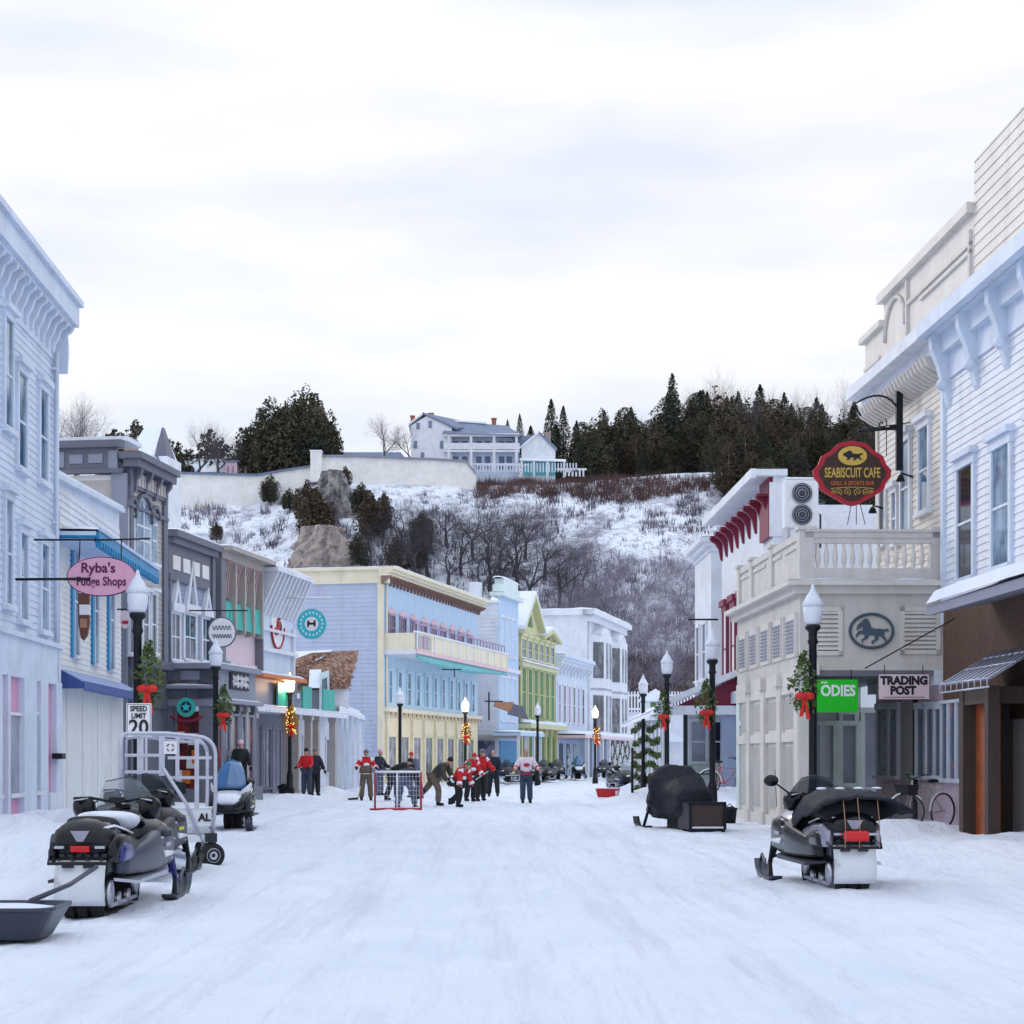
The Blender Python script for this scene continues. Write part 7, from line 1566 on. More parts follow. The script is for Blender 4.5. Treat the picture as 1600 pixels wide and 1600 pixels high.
    # handlebar
    hb = mk(lambda b: (b.tube([(-.40, -.02, 1.06), (-.24, .08, 1.07), (-.1, .16, 1.04), (.1, .16, 1.04), (.24, .08, 1.07), (.40, -.02, 1.06)], .016, 7), b.tube([(0, .30, .85), (0, .16, 1.04)], .035, 7), b.box(-.08, .08, .1, .2, 1.02, 1.08)), 'handlebar', 'black metal', r)
    for sx in (1, -1):
        mk(lambda b: b.tube([(sx * .25, .07, 1.065), (sx * .41, -.03, 1.06)], .026, 8), 'grip', 'rubber', hb)
        mk(lambda b: b.loft([ring(.02, 1.0, .09, .09, .10, 2.4, 12, sx * .33), ring(.12, .98, .12, .11, .13, 2.4, 12, sx * .34), ring(.24, .96, .08, .06, .09, 2.4, 12, sx * .32)]), 'hand_guard', 'black plastic', hb)
        mk(lambda b: b.tube([(sx * .27, -.02, 1.07), (sx * .4, -.1, 1.05)], .008, 5), 'brake_lever', 'steel', hb)
    # skis, spindles, arms
    for sx in (1, -1):
        x = sx * .46
        prof = [(-.42, .035), (-.3, .0), (.2, -.005), (.42, .02), (.56, .10), (.64, .20)]
        sk = mk(lambda b: b.grid([[(x + w, .95 + y, z) for w in (-.075, -.03, .03, .075)] for y, z in prof]), 'ski', skicol or ski, r, solid=.03)
        mk(lambda b: b.tube([(x, .95 + .60, .18), (x, .95 + .50, .27), (x, .95 + .3, .18), (x, .95 + .12, .05)], .018, 6), 'ski_loop', skicol or ski, sk)
        mk(lambda b: (b.hexa([(x - .03, .86, .02), (x + .03, .86, .02), (x + .03, 1.04, .02), (x - .03, 1.04, .02), (x - .02, .90, .2), (x + .02, .90, .2), (x + .02, .98, .2), (x - .02, .98, .2)]),), 'ski_saddle', 'dark grey plastic', sk)
        mk(lambda b: (b.tube([(x, .95, .15), (sx * .42, .90, .48)], .03, 7), b.tube([(sx * .45, .93, .25), (sx * .2, .8, .36)], .018, 6), b.tube([(sx * .44, .9, .42), (sx * .2, .75, .5)], .018, 6), b.tube([(sx * .43, .93, .28), (sx * .3, .9, .62)], .035, 8)), 'suspension_arm', accent if accent in ('purple paint', 'blue plastic') else 'black metal', r)
    return r
def ground_pt(u, v): D = Dg_(v); return gx(u, D), D
def Dg_(v): return F * EYE / (v - HZ)
def place(u, v):
    """ground point seen at pixel (u, v), allowing for the snow height there"""
    D = Dg_(v)
    for _ in range(6): x = gx(u, D); D = F * (EYE - gz(x, D)) / (v - HZ)
    return Vector((gx(u, D), D, gz(gx(u, D), D)))
def machines():
    a = snowmobile((-3.80, 18.35, .02), R(0), 'nearest snowmobile with white rear flap, purple side fairing and snow on its seat', accent='purple paint', side='grey plastic', shield='clear plastic', skicol='grey plastic')
    b = snowmobile((-4.36, 22.4, .03), R(14), 'black snowmobile between the nearest one and the silver cart, with smoked windshield', hood='dark grey plastic', accent='dark grey plastic', side='dark grey plastic', shield='smoke plastic', touring=False, snowy=False, skicol='black plastic', flap='black plastic')
    b.rotation_euler = (0, 0, -R(2))
    c = snowmobile((-5.42, 38.6, gz(-5.42, 38.6) * .6), R(178), 'snowmobile facing the camera with tall blue windscreen and white nose', hood='black plastic', side='dark grey plastic', accent='black plastic', shield='blue screen', touring=True, snowy=False)
    # white nose of this one
    mk(lambda q: (q.loft([ring(.95, .78, .26, .05, .05, 2.4), ring(1.2, .70, .27, .06, .06, 2.4), ring(1.42, .60, .20, .05, .07, 2.4)]), q.hexa([(-.42, .6, .82), (-.2, 1.2, .66), (-.2, 1.25, .74), (-.40, .62, .9), (-.44, .55, .95), (-.25, 1.15, .76), (-.25, 1.2, .8), (-.42, .58, 1.0)]), q.hexa([(.42, .6, .82), (.2, 1.2, .66), (.2, 1.25, .74), (.40, .62, .9), (.44, .55, .95), (.25, 1.15, .76), (.25, 1.2, .8), (.42, .58, 1.0)])), 'nose_panel', 'white plastic', c)
    d = snowmobile((4.03, 21.4, gz(4, 21.5) * .7), R(-2), 'silver snowmobile with dark cover and red fuel can in front of the balcony building', hood='silver paint', side='black plastic', accent='black plastic', shield='smoke plastic', snowy=False, tail='black plastic')
    # dark cover thrown over bar and seat, propped at the back
    rows = []; n = 14
    for i in range(n):
        t = i / (n - 1); y = -1.62 + 2.1 * t; row = []
        zc = 1.04 + .12 * math.sin(t * PI * .75) - .16 * t ** 3
        for j in range(13):
            s_ = j / 12 * 2 - 1; w = (.56 - .20 * t) ; drop = (.16 + .22 * t) * abs(s_) ** 3 + (.20 * max(0, abs(s_) - .8) * 5 * t)
            row.append((w * s_ + .10 * (1 - t), y + .05 * math.sin(j * 1.3), zc - drop + .03 * noise.noise(Vector((s_ * 3, t * 6, 1))) + (.012 * ((i + j) % 2))))
        rows.append(row)
    mk(lambda q: q.grid(rows), 'cover', 'dark fabric', d, solid=.03)
    mk(lambda q: q.loft([ring(-1.45, .86, .30, .16, .12, 3), ring(-1.2, .9, .33, .16, .14, 3), ring(-.6, .9, .30, .14, .14, 3), ring(-.1, .86, .24, .12, .12, 3)]), 'luggage', 'matte black', d)
    mk(lambda q: q.box(-.15, .13, -1.72, -1.62, .57, .69), 'fuel_can', 'red fuel can', d, bevel=.03)
    mk(lambda q: [q.tube([(x, -1.70, .5), (x, -1.72, .75), (x, -1.6, 1.05)], .005, 4) for x in (-.14, .02, .24)], 'strap', 'wafer', d)
    mk(lambda q: [q.ell((-.35 + .22 * k, -1.45 + .05 * k, 1.15), .06, .05, .015, 8, 5) for k in range(4)], 'snow', 'snow', d)
    mk(lambda q: (q.tube([(-.38, .1, 1.06), (-.58, .05, 1.2)], .012, 5), q.ell((-.62, .03, 1.22), .09, .03, .07), q.tube([(-.5, .3, .9), (-.52, .3, 1.35)], .005, 4)), 'mirror', 'black plastic', d)
    # far snowmobiles: copies with own labels
    g = 'snowmobiles parked along the street'
    for src, u, v, yaw, lab in ((c, 903, 122, 180, 'tall dark snowmobile parked at the far end of the street'), (b, 853, 112, 160, 'far dark snowmobile just right of the player in the pale jersey'), (b, 798, 105, 150, 'far grey snowmobile partly behind the pale jersey player'), (a, 834, 108, 170, 'far blue snowmobile immediately behind the pale jersey player'), (b, 946, 128, 165, 'far low purple snowmobile under the lit far lamp'), (a, 978, 118, 200, 'far snowmobile with green cover near the diamond trellis'), (b, 870, 120, 185, 'farthest small dark snowmobile left of the tallest far one')):
        o = copy_tree(src); p = Vector((gx(u, v), v, .16)); o.location = p; o.rotation_euler = (0, 0, R(yaw)); tag(o, lab, 'snowmobile', g)
    o = copy_tree(a); p = place(972, 1233); o.location = p + Vector((0, 0, .03)); o.rotation_euler = (0, 0, R(195)); tag(o, 'dark snowmobile parked behind the red sled', 'snowmobile', g)
    # covered machine with box sled
    x, y = 4.1, 38.3; r = empty('covered_snowmobile', (x, y, gz(x, y) * .5), R(14), 'snowmobile hidden under a draped black cover beside the beige porch', 'snowmobile')
    sec = []
    for yy, zc, hw, ht in ((-1.5, .60, .34, .2), (-1.2, .62, .42, .26), (-.9, .64, .44, .50), (-.7, .66, .46, .36), (-.2, .70, .48, .40), (.0, .76, .56, .56), (.15, .78, .66, .58), (.35, .76, .56, .52), (.6, .74, .48, .60), (.75, .68, .46, .40), (.9, .62, .46, .30), (1.3, .50, .34, .22), (1.5, .45, .2, .1)):
        rg = ring(yy, zc, hw, ht, zc - .18, 2.6, 26); sec.append([(px * (1 + .13 * math.sin(i * 2.3 + yy * 5) * (1.3 - pz) + .1 * noise.noise(Vector((px * 2, py * 3, pz * 3)))), py, pz + (.05 * noise.noise(Vector((px * 4, py * 4, pz * 4))) + .10 * (.5 - abs(noise.noise(Vector((px * 3, py * 2.2, 4)))) * 2)) * (1 if pz > .5 else 0)) for i, (px, py, pz) in enumerate(rg)])
    mk(lambda b: b.loft(sec), 'cover', 'dark fabric', r); r.scale = (.95, .82, 1.0)
    for sx in (1, -1):
        mk(lambda b: b.grid([[(sx * .52 + w, .95 + yy, z) for w in (-.075, .075)] for yy, z in [(-.42, .035), (-.3, 0), (.2, 0), (.42, .02), (.56, .1), (.64, .22)]]), 'ski', 'black plastic', r, solid=.03)
        mk(lambda b: b.tube([(sx * .52, .95, .02), (sx * .4, .9, .45)], .035, 6), 'ski_strut', 'black metal', r)
    mk(lambda b: b.box(-.19, .19, -1.45, .2, -.02, .35), 'track', 'rubber', r)
    x, y = gx(1104, 36.6), 36.6; r = empty('cargo_sled', (x, y, gz(x, y) * .6), R(6), 'dark box sled with brown panel in front of the covered snowmobile', 'sled')
    mk(lambda b: (b.hexa([(-.33, -.05, .1), (.33, -.05, .1), (.33, .9, .1), (-.33, .9, .1), (-.36, -.08, .55), (.36, -.08, .55), (.36, .95, .55), (-.36, .95, .55)])), 'box', 'brown wood', r)
    mk(lambda b: ([b.box(sx * .36 - .03, sx * .36 + .03, -.1, .95, .05, .6) for sx in (1, -1)], b.box(-.39, .39, -.1, 0, .55, .62), b.box(-.36, .36, -.12, -.05, .0, .08)), 'frame', 'black metal', r)
    mk(lambda b: b.box(-.32, .32, -.13, -.06, .08, .115), 'snow', 'snow', r)
    for sx in (1, -1): mk(lambda b: b.tube([(sx * .3, -.2, .0), (sx * .3, 1.0, .0), (sx * .3, 1.2, .12)], .03, 6), 'runner', 'black metal', r)
    # red sled tub
    p = place(950, 1250); r = empty('red_sled', p, R(-10), 'bright red plastic tub sled with snow inside, beside the dark snowmobile', 'sled'); s = .0232
    mk(lambda b: b.loft([[(sx * w, yy, z) for sx, yy in ((-1, -.35 * k), (1, -.35 * k), (1.0, .35 * k), (-1, .35 * k))] for w, z, k in ((.34, .0, .8), (.40, .28, 1.0), (.44, .31, 1.1))], True, False), 'tub', 'red fuel can', r)
    mk(lambda b: b.box(-.38, .38, -.34, .34, .29, .335), 'snow', 'snow', r)
    mk(lambda b: b.hexa([(.30, -.365, .1), (.37, -.365, .1), (.37, -.35, .1), (.30, -.35, .1), (.31, -.38, .24), (.39, -.38, .24), (.39, -.36, .24), (.31, -.36, .24)]), 'decal', 'sign white', r)
    # grey tub sled, bottom left
    r = empty('grey_tub_sled', (-4.05, 14.75, .04), R(0), 'dark grey plastic tub sled in the bottom left corner', 'sled')
    def rect(w0, w1, d, z, k=.16): 
        out = []
        for cx, cy, a0 in ((w1 - k, d - k, 0), (w0 + k, d - k, 90), (w0 + k, -d + k, 180), (w1 - k, -d + k, 270)):
            for i in range(5): a = R(a0 + i * 22.5); out.append((cx + k * math.cos(a), cy + k * math.sin(a), z))
        return out
    mk(lambda b: b.loft([rect(-.75, .44, .34, .0), rect(-.82, .56, .42, .22), rect(-.84, .58, .44, .235), rect(-.84, .58, .44, .26), rect(-.80, .54, .40, .26), rect(-.72, .42, .32, .04)], True, False), 'tub', 'grey plastic', r)
    mk(lambda b: b.loft([rect(-.80, .53, .39, .17), rect(-.76, .49, .36, .22), rect(-.6, .3, .25, .25)], True, True), 'snow', 'snow', r)
    mk(lambda b: b.box(-.60, -.12, -.445, -.42, .06, .17), 'panel', 'white plastic', r, bevel=.01)
    mk(lambda b: b.box(.08, .16, -.425, -.405, .13, .155), 'label_plate', 'white plastic', r)
    mk(lambda b: b.tube([(.25, .2, .27), (.42, .9, .36), (.50, 1.6, .47)], .022, 6), 'tow_bar', 'grey plastic', r)
machines()
# ---------------------------------------------------------------- luggage cart
def cart():
    D = 24.4; s = D / F; r = empty('luggage_cart', (gx(265, D), D, 0), R(12), 'silver tubular luggage cart with gridded end frame, parked on the left', 'luggage cart')
    q = lambda u, v, y=0: ((u - 265) * s, y, EYE + (HZ - v) * s)
    def arch(y, du=0, dv=0):
        pts = [q(192 + du, 1235 + dv, y), q(191 + du, 1165, y)] + [q(191 + du + 9 * (1 - math.cos(t * PI / 8)), 1160 + dv - 14 * math.sin(t * PI / 8), y) for t in range(5)]
        pts += [q(262 + du, 1146 + dv, y)] + [q(310 + du + 26 * math.sin(t * PI / 10), 1178 + dv - 27 * math.cos(t * PI / 10), y) for t in range(6)] + [q(336 + du, 1250, y), q(330 + du, 1322, y)]
        return pts
    fr = mk(lambda b: b.tube(arch(0), .027, 8), 'end_frame', 'cart aluminium', r)
    mk(lambda b: b.tube([q(198, 1210, .05), q(199, 1156, .05), q(212, 1151, .05), q(300, 1160, .05)] + [q(308 + 16 * math.sin(t * PI / 10), 1174 - 14 * math.cos(t * PI / 10), .05) for t in range(6)], .018, 6), 'inner_tube', 'cart aluminium', fr)
    mk(lambda b: ([b.box(q(u - w, 0)[0], q(u + w, 0)[0], -.012, .012, q(0, v1)[2], q(0, v0)[2]) for u, w, v0, v1 in ((223, 2, 1148, 1206), (229, 2, 1148, 1206), (253, 4.5, 1150, 1212), (277, 3, 1152, 1220), (307, 3.4, 1154, 1262))],
                  [b.box(q(u0, 0)[0], q(u1, 0)[0], -.016, .016, q(0, v + 2.4)[2], q(0, v - 2.4)[2]) for u0, u1, v in ((196, 258, 1180), (262, 330, 1184), (196, 258, 1206), (262, 332, 1215))]), 'grid_bars', 'cart aluminium', fr)
    mk(lambda b: b.tube([q(255, 1200, -.02), q(292, 1258, -.02), q(318, 1322, -.02)], .025, 6), 'diagonal_brace', 'cart aluminium', r)
    mk(lambda b: (b.box(q(256, 0)[0], q(276, 0)[0], -.02, 0, q(0, 1178)[2], q(0, 1158)[2])), 'number_plate', 'sign white', r)
    mk(lambda b: ([b.tube([q(266 + 5.5 * math.cos(t), 1168 - 5.5 * math.sin(t), -.025) for t in [a0 + k * .3 for k in range(4)]], .009, 4) for a0 in (.3, 1.9, 3.5, 5.1)],), 'plate_mark', 'ink', r)
    dk = mk(lambda b: (b.box(q(200, 0)[0], q(330, 0)[0], .0, 2.1, .40, .46), b.box(q(262, 0)[0], q(332, 0)[0], -.04, 0, .36, .44)), 'deck', 'white plastic', r)
    mk(lambda b: b.box(q(200, 0)[0], q(328, 0)[0], .08, 2.1, .46, .56), 'snow', 'snow', dk, bevel=.04)
    mk(lambda b: (b.box(q(258, 0)[0], q(330, 0)[0], .01, .04, q(0, 1290)[2], q(0, 1262)[2]), b.tube([q(262, 1263, .02), q(334, 1263, .02)], .022, 6), b.tube([q(262, 1291, .02), q(334, 1291, .02)], .018, 6)), 'lower_board', 'white plastic', r)
    text('AL', .14, q(319, 1278, -.0), r, 'ink', bold=.006, rot=(PI / 2, 0, 0)).location.y = .0
    mk(lambda b: (b.box(q(279, 0)[0], q(284, 0)[0], .04, .08, q(0, 1283)[2], q(0, 1262)[2])), 'bracket', 'grey plastic', r)
    # rear end frame further back
    mk(lambda b: (b.tube([(p[0], p[1] + 2.0, p[2]) for p in arch(0)], .025, 6),), 'end_frame', 'cart aluminium', r)
    mk(lambda b: (b.box(q(280, 0)[0], q(300, 0)[0], 1.96, 2.0, q(0, 1245)[2], q(0, 1225)[2])), 'dark_box', 'black plastic', r)
    for x, y in ((q(331, 0)[0], -.05), (q(331, 0)[0] + .02, 1.9), (q(200, 0)[0], -.05), (q(200, 0)[0], 1.9)):
        w = mk(lambda b: b.lathe([(.075, -.045), (.15, -.05), (.168, -.03), (.172, 0), (.168, .03), (.15, .05), (.075, .045)], n=24), 'wheel', 'rubber', r); w.location = (x, y, .175); w.rotation_euler = (R(90), 0, R(18))
        h = mk(lambda b: (b.lathe([(.001, -.03), (.035, -.05), (.08, -.04), (.10, -.052), (.10, .052), (.08, .04), (.035, .05), (.001, .03)], n=18)), 'hub', 'steel', w)
        mk(lambda b: (b.tube([(x, y, .175), (x - .04, y, .33), (x - .03, y, .45)], .03, 6), b.box(x - .1, x + .06, y - .06, y + .06, .36, .48)), 'fork', 'dark grey plastic', r)
cart()
# ---------------------------------------------------------------- bicycles, goal, barrels
def bicycle(p, yaw, label, fr='taupe paint'):
    r = empty('bicycle', p, yaw, label, 'bicycle', 'bicycles left in the snow on the right'); rr = .34
    for x, st in ((.52, R(-35)), (-.52, 0)):
        w = mk(lambda b: b.tube([(rr * math.cos(t * PI / 18), 0, rr * math.sin(t * PI / 18)) for t in range(37)], .02, 6, False), 'wheel', 'grey plastic' if x > 0 else 'rubber', r); w.location = (x, 0, rr); w.rotation_euler = (0, 0, st)
        mk(lambda b: ([b.tube([(0, .02 * (-1) ** k, 0), (rr * .97 * math.cos(k * PI / 12), 0, rr * .97 * math.sin(k * PI / 12))], .0025, 3) for k in range(24)], b.cyl((0, -.04, 0), (0, .04, 0), .03)), 'spokes', 'steel', w)
        mk(lambda b: b.tube([((rr + .03) * math.cos(t * PI / 18), 0, (rr + .03) * math.sin(t * PI / 18)) for t in range(0, 15)], .02, 5, False), 'mudguard', 'sign white', w)
    mk(lambda b: (b.tube([(-.52, 0, rr), (-.05, 0, .28), (.36, 0, .72), (-.18, 0, .76), (-.05, 0, .28)], .018, 6), b.tube([(-.52, 0, rr), (-.18, 0, .74)], .014, 6), b.tube([(-.18, 0, .76), (-.22, 0, .9)], .016, 6)), 'frame', fr, r)
    mk(lambda b: (b.tube([(.52, .05, rr), (.40, .04, .7), (.35, 0, .95)], .016, 6), b.tube([(.52, -.05, rr), (.40, -.04, .7), (.35, 0, .95)], .016, 6)), 'fork', fr, r)
    mk(lambda b: b.tube([(.15, -.24, 1.05), (.28, -.22, 1.05), (.36, -.06, .98), (.36, .06, .98), (.28, .22, 1.05), (.15, .24, 1.05)], .014, 6), 'handlebar', 'black metal', r)
    mk(lambda b: b.ell((-.24, 0, .93), .15, .08, .04), 'saddle', 'matte black', r)
    mk(lambda b: (b.hexa([(.38, -.14, .66), (.62, -.14, .66), (.62, .14, .66), (.38, .14, .66), (.36, -.18, .86), (.68, -.18, .86), (.68, .18, .86), (.36, .18, .86)])), 'basket', 'black plastic', r)
    return r
p = place(1420, 1303); bicycle((8.55, 34.9, p.z - .02), R(215), 'bicycle with basket leaning at the trading post shopfront')
p = place(1136, 1251); bicycle((p.x, p.y + .2, p.z - .03), R(-25), 'bicycle with red and yellow bags beyond the lamp, left of the beige porch', 'red paint')
def goal():
    p0 = place(586, 1266); p1 = Vector((gx(658, p0.y), p0.y - .06, p0.z)); d = p1 - p0; rz = math.atan2(d.y, d.x); L = d.length; h = 60 * p0.y / F
    r = empty('hockey_goal', p0, rz, 'small hockey goal with white crossbar and red frame among the players', 'goal')
    mk(lambda b: (b.tube([(0, 0, h), (L, 0, h)], .035, 8), b.tube([(L * .48, 0, h), (L * .48, .02, 0)], .03, 6)), 'crossbar', 'sign white', r)
    for x in (0, L): mk(lambda b: b.tube([(x, 0, 0), (x, 0, h)], .03, 8), 'goal_post', 'sign red', r)
    mk(lambda b: (b.tube([(0, 0, .03), (-.05, -.15, .03)], .03, 6), b.tube([(-.15, -.02, .03), (L + .02, -.02, .03)], .03, 6), b.tube([(0, 0, h), (0.05, .5, h), (L - .05, .5, h), (L, 0, h)], .02, 6), b.tube([(0, 0, .03), (0.1, .8, .03), (L - .1, .8, .03), (L, 0, .03)], .02, 6)), 'base_frame', 'sign red', r)
    V = MB()
    for i in range(15): x = L * i / 14; V.tube([(x, .5, h), (x, .8, .05)], .004, 3)
    for i in range(9): t = i / 8; V.tube([(0.02, .5 + .3 * t, h * (1 - t)), (L - .02, .5 + .3 * t, h * (1 - t))], .004, 3)
    V.build('net', 'sign white', r)
goal()
def oddments():
    p = place(1112, 1296)
    x, y = gx(1150, 41), 41.0; r = empty('snow_shovel_bin', (x - .15, y, gz(x, y)), 0, 'small black bin at the foot of the beige porch wall', 'bin'); mk(lambda b: (b.lathe([(.14, 0), (.17, .3), (.19, .31), (.19, .34), (.05, .38)], n=14)), 'body', 'matte black', r); mk(lambda b: b.tube([(-.1, 0, .36), (0, 0, .44), (.1, 0, .36)], .012, 5), 'handle', 'black metal', r)
    # post with meter beside the columned porch, and sandwich boards
    for u, v, vt, lab in ((516, 1231, 1148, 'dark slim parking post between the porch columns'), (988, 1250, 1180, 'thin stake in the snow bank beside the red sled')):
        p = place(u, v); D = p.y; o = mk(lambda b: (b.cyl((0, 0, -.3), (0, 0, (v - vt) * D / F * .55), .03), b.box(-.10, .10, -.04, .04, (v - vt) * D / F * .5, (v - vt) * D / F) if u < 900 else b.cyl((0, 0, 0), (0, 0, (v - vt) * D / F), .05)), 'marker_post', 'black metal', None, loc=p); tag(o, lab, 'post')
    for u, v, mt, sz, lab in ((445, 1238, 'black plastic', .34, 'dark planter at the foot of the columned porch, by the lit lamp'),):
        p = place(u, v + 3); r = mk(lambda b: b.lathe([(.2, -.1), (.28, .25), (.3, .3), (.05, .42)], n=12), 'planter', mt, None, loc=p); tag(r, lab, 'planter')
    rt = empty('sidewalk_boards', (-6.9, 25.5, .22), R(4), 'snow dusted grey boardwalk steps at the foot of the pink shopfront', 'boardwalk')
    for k in range(5): mk(lambda b: b.box(-1.6, .9, k * .3, k * .3 + .24, .0, .06), 'board', 'slate light', rt)
    mk(lambda b: [b.box(-1.6, .8, k * .3 + .03, k * .3 + .2, .06, .075) for k in range(5)], 'snow', 'snow', rt)
oddments()
# ---------------------------------------------------------------- people
def skin_mesh(name, pts, edges, rad, mt, parent, sub=1):
    me = bpy.data.meshes.new(name); me.from_pydata([tuple(p) for p in pts], edges, []); o = bpy.data.objects.new(name + '_tmp', me); COL.objects.link(o)
    bm = bmesh.new(); bm.from_mesh(me); bm.verts.layers.skin.verify(); bm.to_mesh(me); bm.free()
    for i, r_ in enumerate(rad):
        me.skin_vertices[0].data[i].radius = (r_, r_) if not isinstance(r_, tuple) else r_
    me.skin_vertices[0].data[0].use_root = True
    o.modifiers.new('skin', 'SKIN').use_smooth_shade = True
    sm = o.modifiers.new('sub', 'SUBSURF'); sm.levels = sub; sm.render_levels = sub
    dg = bpy.context.evaluated_depsgraph_get(); ev = o.evaluated_get(dg); m2 = bpy.data.meshes.new_from_object(ev); bpy.data.objects.remove(o)
    m2.materials.clear(); m2.materials.append(m(mt)); 
    for pl in m2.polygons: pl.use_smooth = True; pl.material_index = 0
    m2.name = name
    if parent == 'mesh': return m2
    n = bpy.data.objects.new(name, m2); COL.objects.link(n); n.parent = parent; return n
def person(loc, yaw, label, h=1.76, lean=0, twist=0, legs=((0, 0, .04), (0, 0, .04)), arms=((15, 25, 12), (15, 25, 12)), top='jersey red', bottom='bib dark', hat=None, hair=True, gloves='matte black', coat=False, stripe=None, bib=False, drop=None, group='hockey players and onlookers in the street'):
    """local -y is forward. legs: (thigh forward deg, knee deg, sideways); arms: (shoulder forward, elbow, sideways)"""
    k = h / 1.76; r = empty('person', loc, yaw, label, 'person', group)
    hip = Vector((0, 0, .93)); J = {}
    for i, (f, kn, sd) in enumerate(legs):
        sx = 1 if i else -1; hp = hip + Vector((sx * .095, 0, -.02)); a = R(f); d = Vector((sx * sd, -math.sin(a), -math.cos(a))).normalized(); K = hp + d * .43
        a2 = R(f - kn); d2 = Vector((sx * sd * .6, -math.sin(a2), -math.cos(a2))).normalized(); A = K + d2 * .42; J['hip', i], J['knee', i], J['ankle', i] = hp, K, A
    zmin = min(J['ankle', 0].z, J['ankle', 1].z); off = Vector((0, 0, .09 - zmin))
    for key in list(J): J[key] = J[key] + off
    hip = hip + off; T = Matrix.Rotation(R(lean), 4, 'X') @ Matrix.Rotation(R(twist), 4, 'Z')
    up = lambda x, y, z: hip + T @ Vector((x, y, z))
    chest = up(0, 0, .34); neck = up(0, .01, .53); head = up(0, -.03, .675); 
    for i, (f, el, sd) in enumerate(arms):
        sx = 1 if i else -1; S_ = up(sx * .19, 0, .47); a = R(f + 0); d = (T @ Vector((sx * math.sin(R(sd)), -math.sin(a) , -math.cos(a)))).normalized(); E_ = S_ + d * .29
        a2 = R(f + el); d2 = (T @ Vector((sx * math.sin(R(sd)) * (.2 if el > 40 else .8), -math.sin(a2), -math.cos(a2)))).normalized(); Wr = E_ + d2 * .26; J['sh', i], J['el', i], J['wr', i] = S_, E_, Wr; J['hd', i] = d2
    P_ = [hip, up(0, 0, .18), chest, neck, up(0, -.015, .60)]; E = [(0, 1), (1, 2), (2, 3), (3, 4)]; Rd = [.12, .11, .13, .055, .05]
    for i in (0, 1):
        b = len(P_); P_ += [J['hip', i], J['knee', i], J['ankle', i]]; Rd += [.085, .058, .042]; E += [(0, b), (b, b + 1), (b + 1, b + 2)]
        b = len(P_); P_ += [J['sh', i], J['el', i], J['wr', i]]; Rd += [.05, .038, .028]; E += [(2, b), (b, b + 1), (b + 1, b + 2)]
    bodym = skin_mesh('body', [p * k for p in P_], E, [x * k for x in Rd], 'skin', 'mesh')
    # head with face, hands with fingers, appended to the body mesh
    mb = MB(); mb.v = [tuple(v.co) for v in bodym.vertices]; mb.f = [tuple(p.vertices) for p in bodym.polygons]; mb.mi = [0] * len(mb.f); mb.sm = [True] * len(mb.f); bpy.data.meshes.remove(bodym)
    Th = Matrix.Translation(head * k) @ Matrix.Rotation(R(lean * .35), 4, 'X') @ Matrix.Rotation(R(twist), 4, 'Z') @ Matrix.Scale(k, 4); mb.T = Th
    mb.ell((0, 0, 0.02), .075, .092, .112, 14, 10); mb.ell((0, -.05, -.055), .048, .042, .05, 10, 8); mb.ell((0, -.098, -.01), .014, .02, .024, 8, 6)
    for sx in (1, -1): mb.ell((sx * .076, .0, -.0), .012, .022, .032, 8, 6)
    mb.k = 1
    for sx in (1, -1): mb.ell((sx * .03, -.088, .018), .012, .008, .008, 6, 5)
    mb.ell((0, -.092, -.055), .024, .008, .006, 6, 5); mb.k = 0; mb.T = None
    for i in (0, 1):
        w = J['wr', i] * k; d = J['hd', i]; sidev = d.cross(Vector((0, 1, .2))).normalized(); nrm = sidev.cross(d)
        if gloves: mb.k = 2
        mb.tube([w, w + d * .05, w + d * .09], [.03, .042, .036], 8)
        for j, (o_, L) in enumerate(((-.030, .060), (-.010, .070), (.010, .066), (.030, .052))):
            b0 = w + d * .085 + sidev * o_; mb.tube([b0, b0 + d * L * .55 + nrm * .012, b0 + d * L * .8 + nrm * .035], [.0115, .0105, .008], 6)
        mb.tube([w + d * .03 - sidev * .03, w + d * .065 - sidev * .055 + nrm * .015, w + d * .09 - sidev * .05 + nrm * .035], [.013, .011, .009], 6); mb.k = 0
    mb.build('body', ['skin', 'hair', gloves or 'skin'], r)
    # clothes
    Pj = [up(0, 0, .02 if not coat else -.18), up(0, 0, .2), chest, up(0, .005, .54)]; Ej = [(0, 1), (1, 2), (2, 3)]; Rj = [(.215, .18), (.205, .175), (.215, .17), .10]
    for i in (0, 1): b = len(Pj); Pj += [J['sh', i], J['el', i], J['wr', i] * .9 + J['el', i] * .1]; Rj += [.10, .088, .070]; Ej += [(2, b), (b, b + 1), (b + 1, b + 2)]
    jk = skin_mesh('jacket' if not stripe else 'jersey', [p * k for p in Pj], Ej, [(x * k if not isinstance(x, tuple) else (x[0] * k, x[1] * k)) for x in Rj], top, r, 2)
    if stripe and top == 'jersey red':
        mk(lambda b: [b.tube([J['sh', i] * k + Vector((0, 0, .035)) - (J['sh', i] - up(0, 0, .5)) * .25 * k, J['sh', i] * k + (J['el', i] - J['sh', i]) * .25 * k], [.075 * k, .104 * k], 10) for i in (0, 1)], 'shoulder_yoke', stripe if stripe != top else 'sign white', jk)
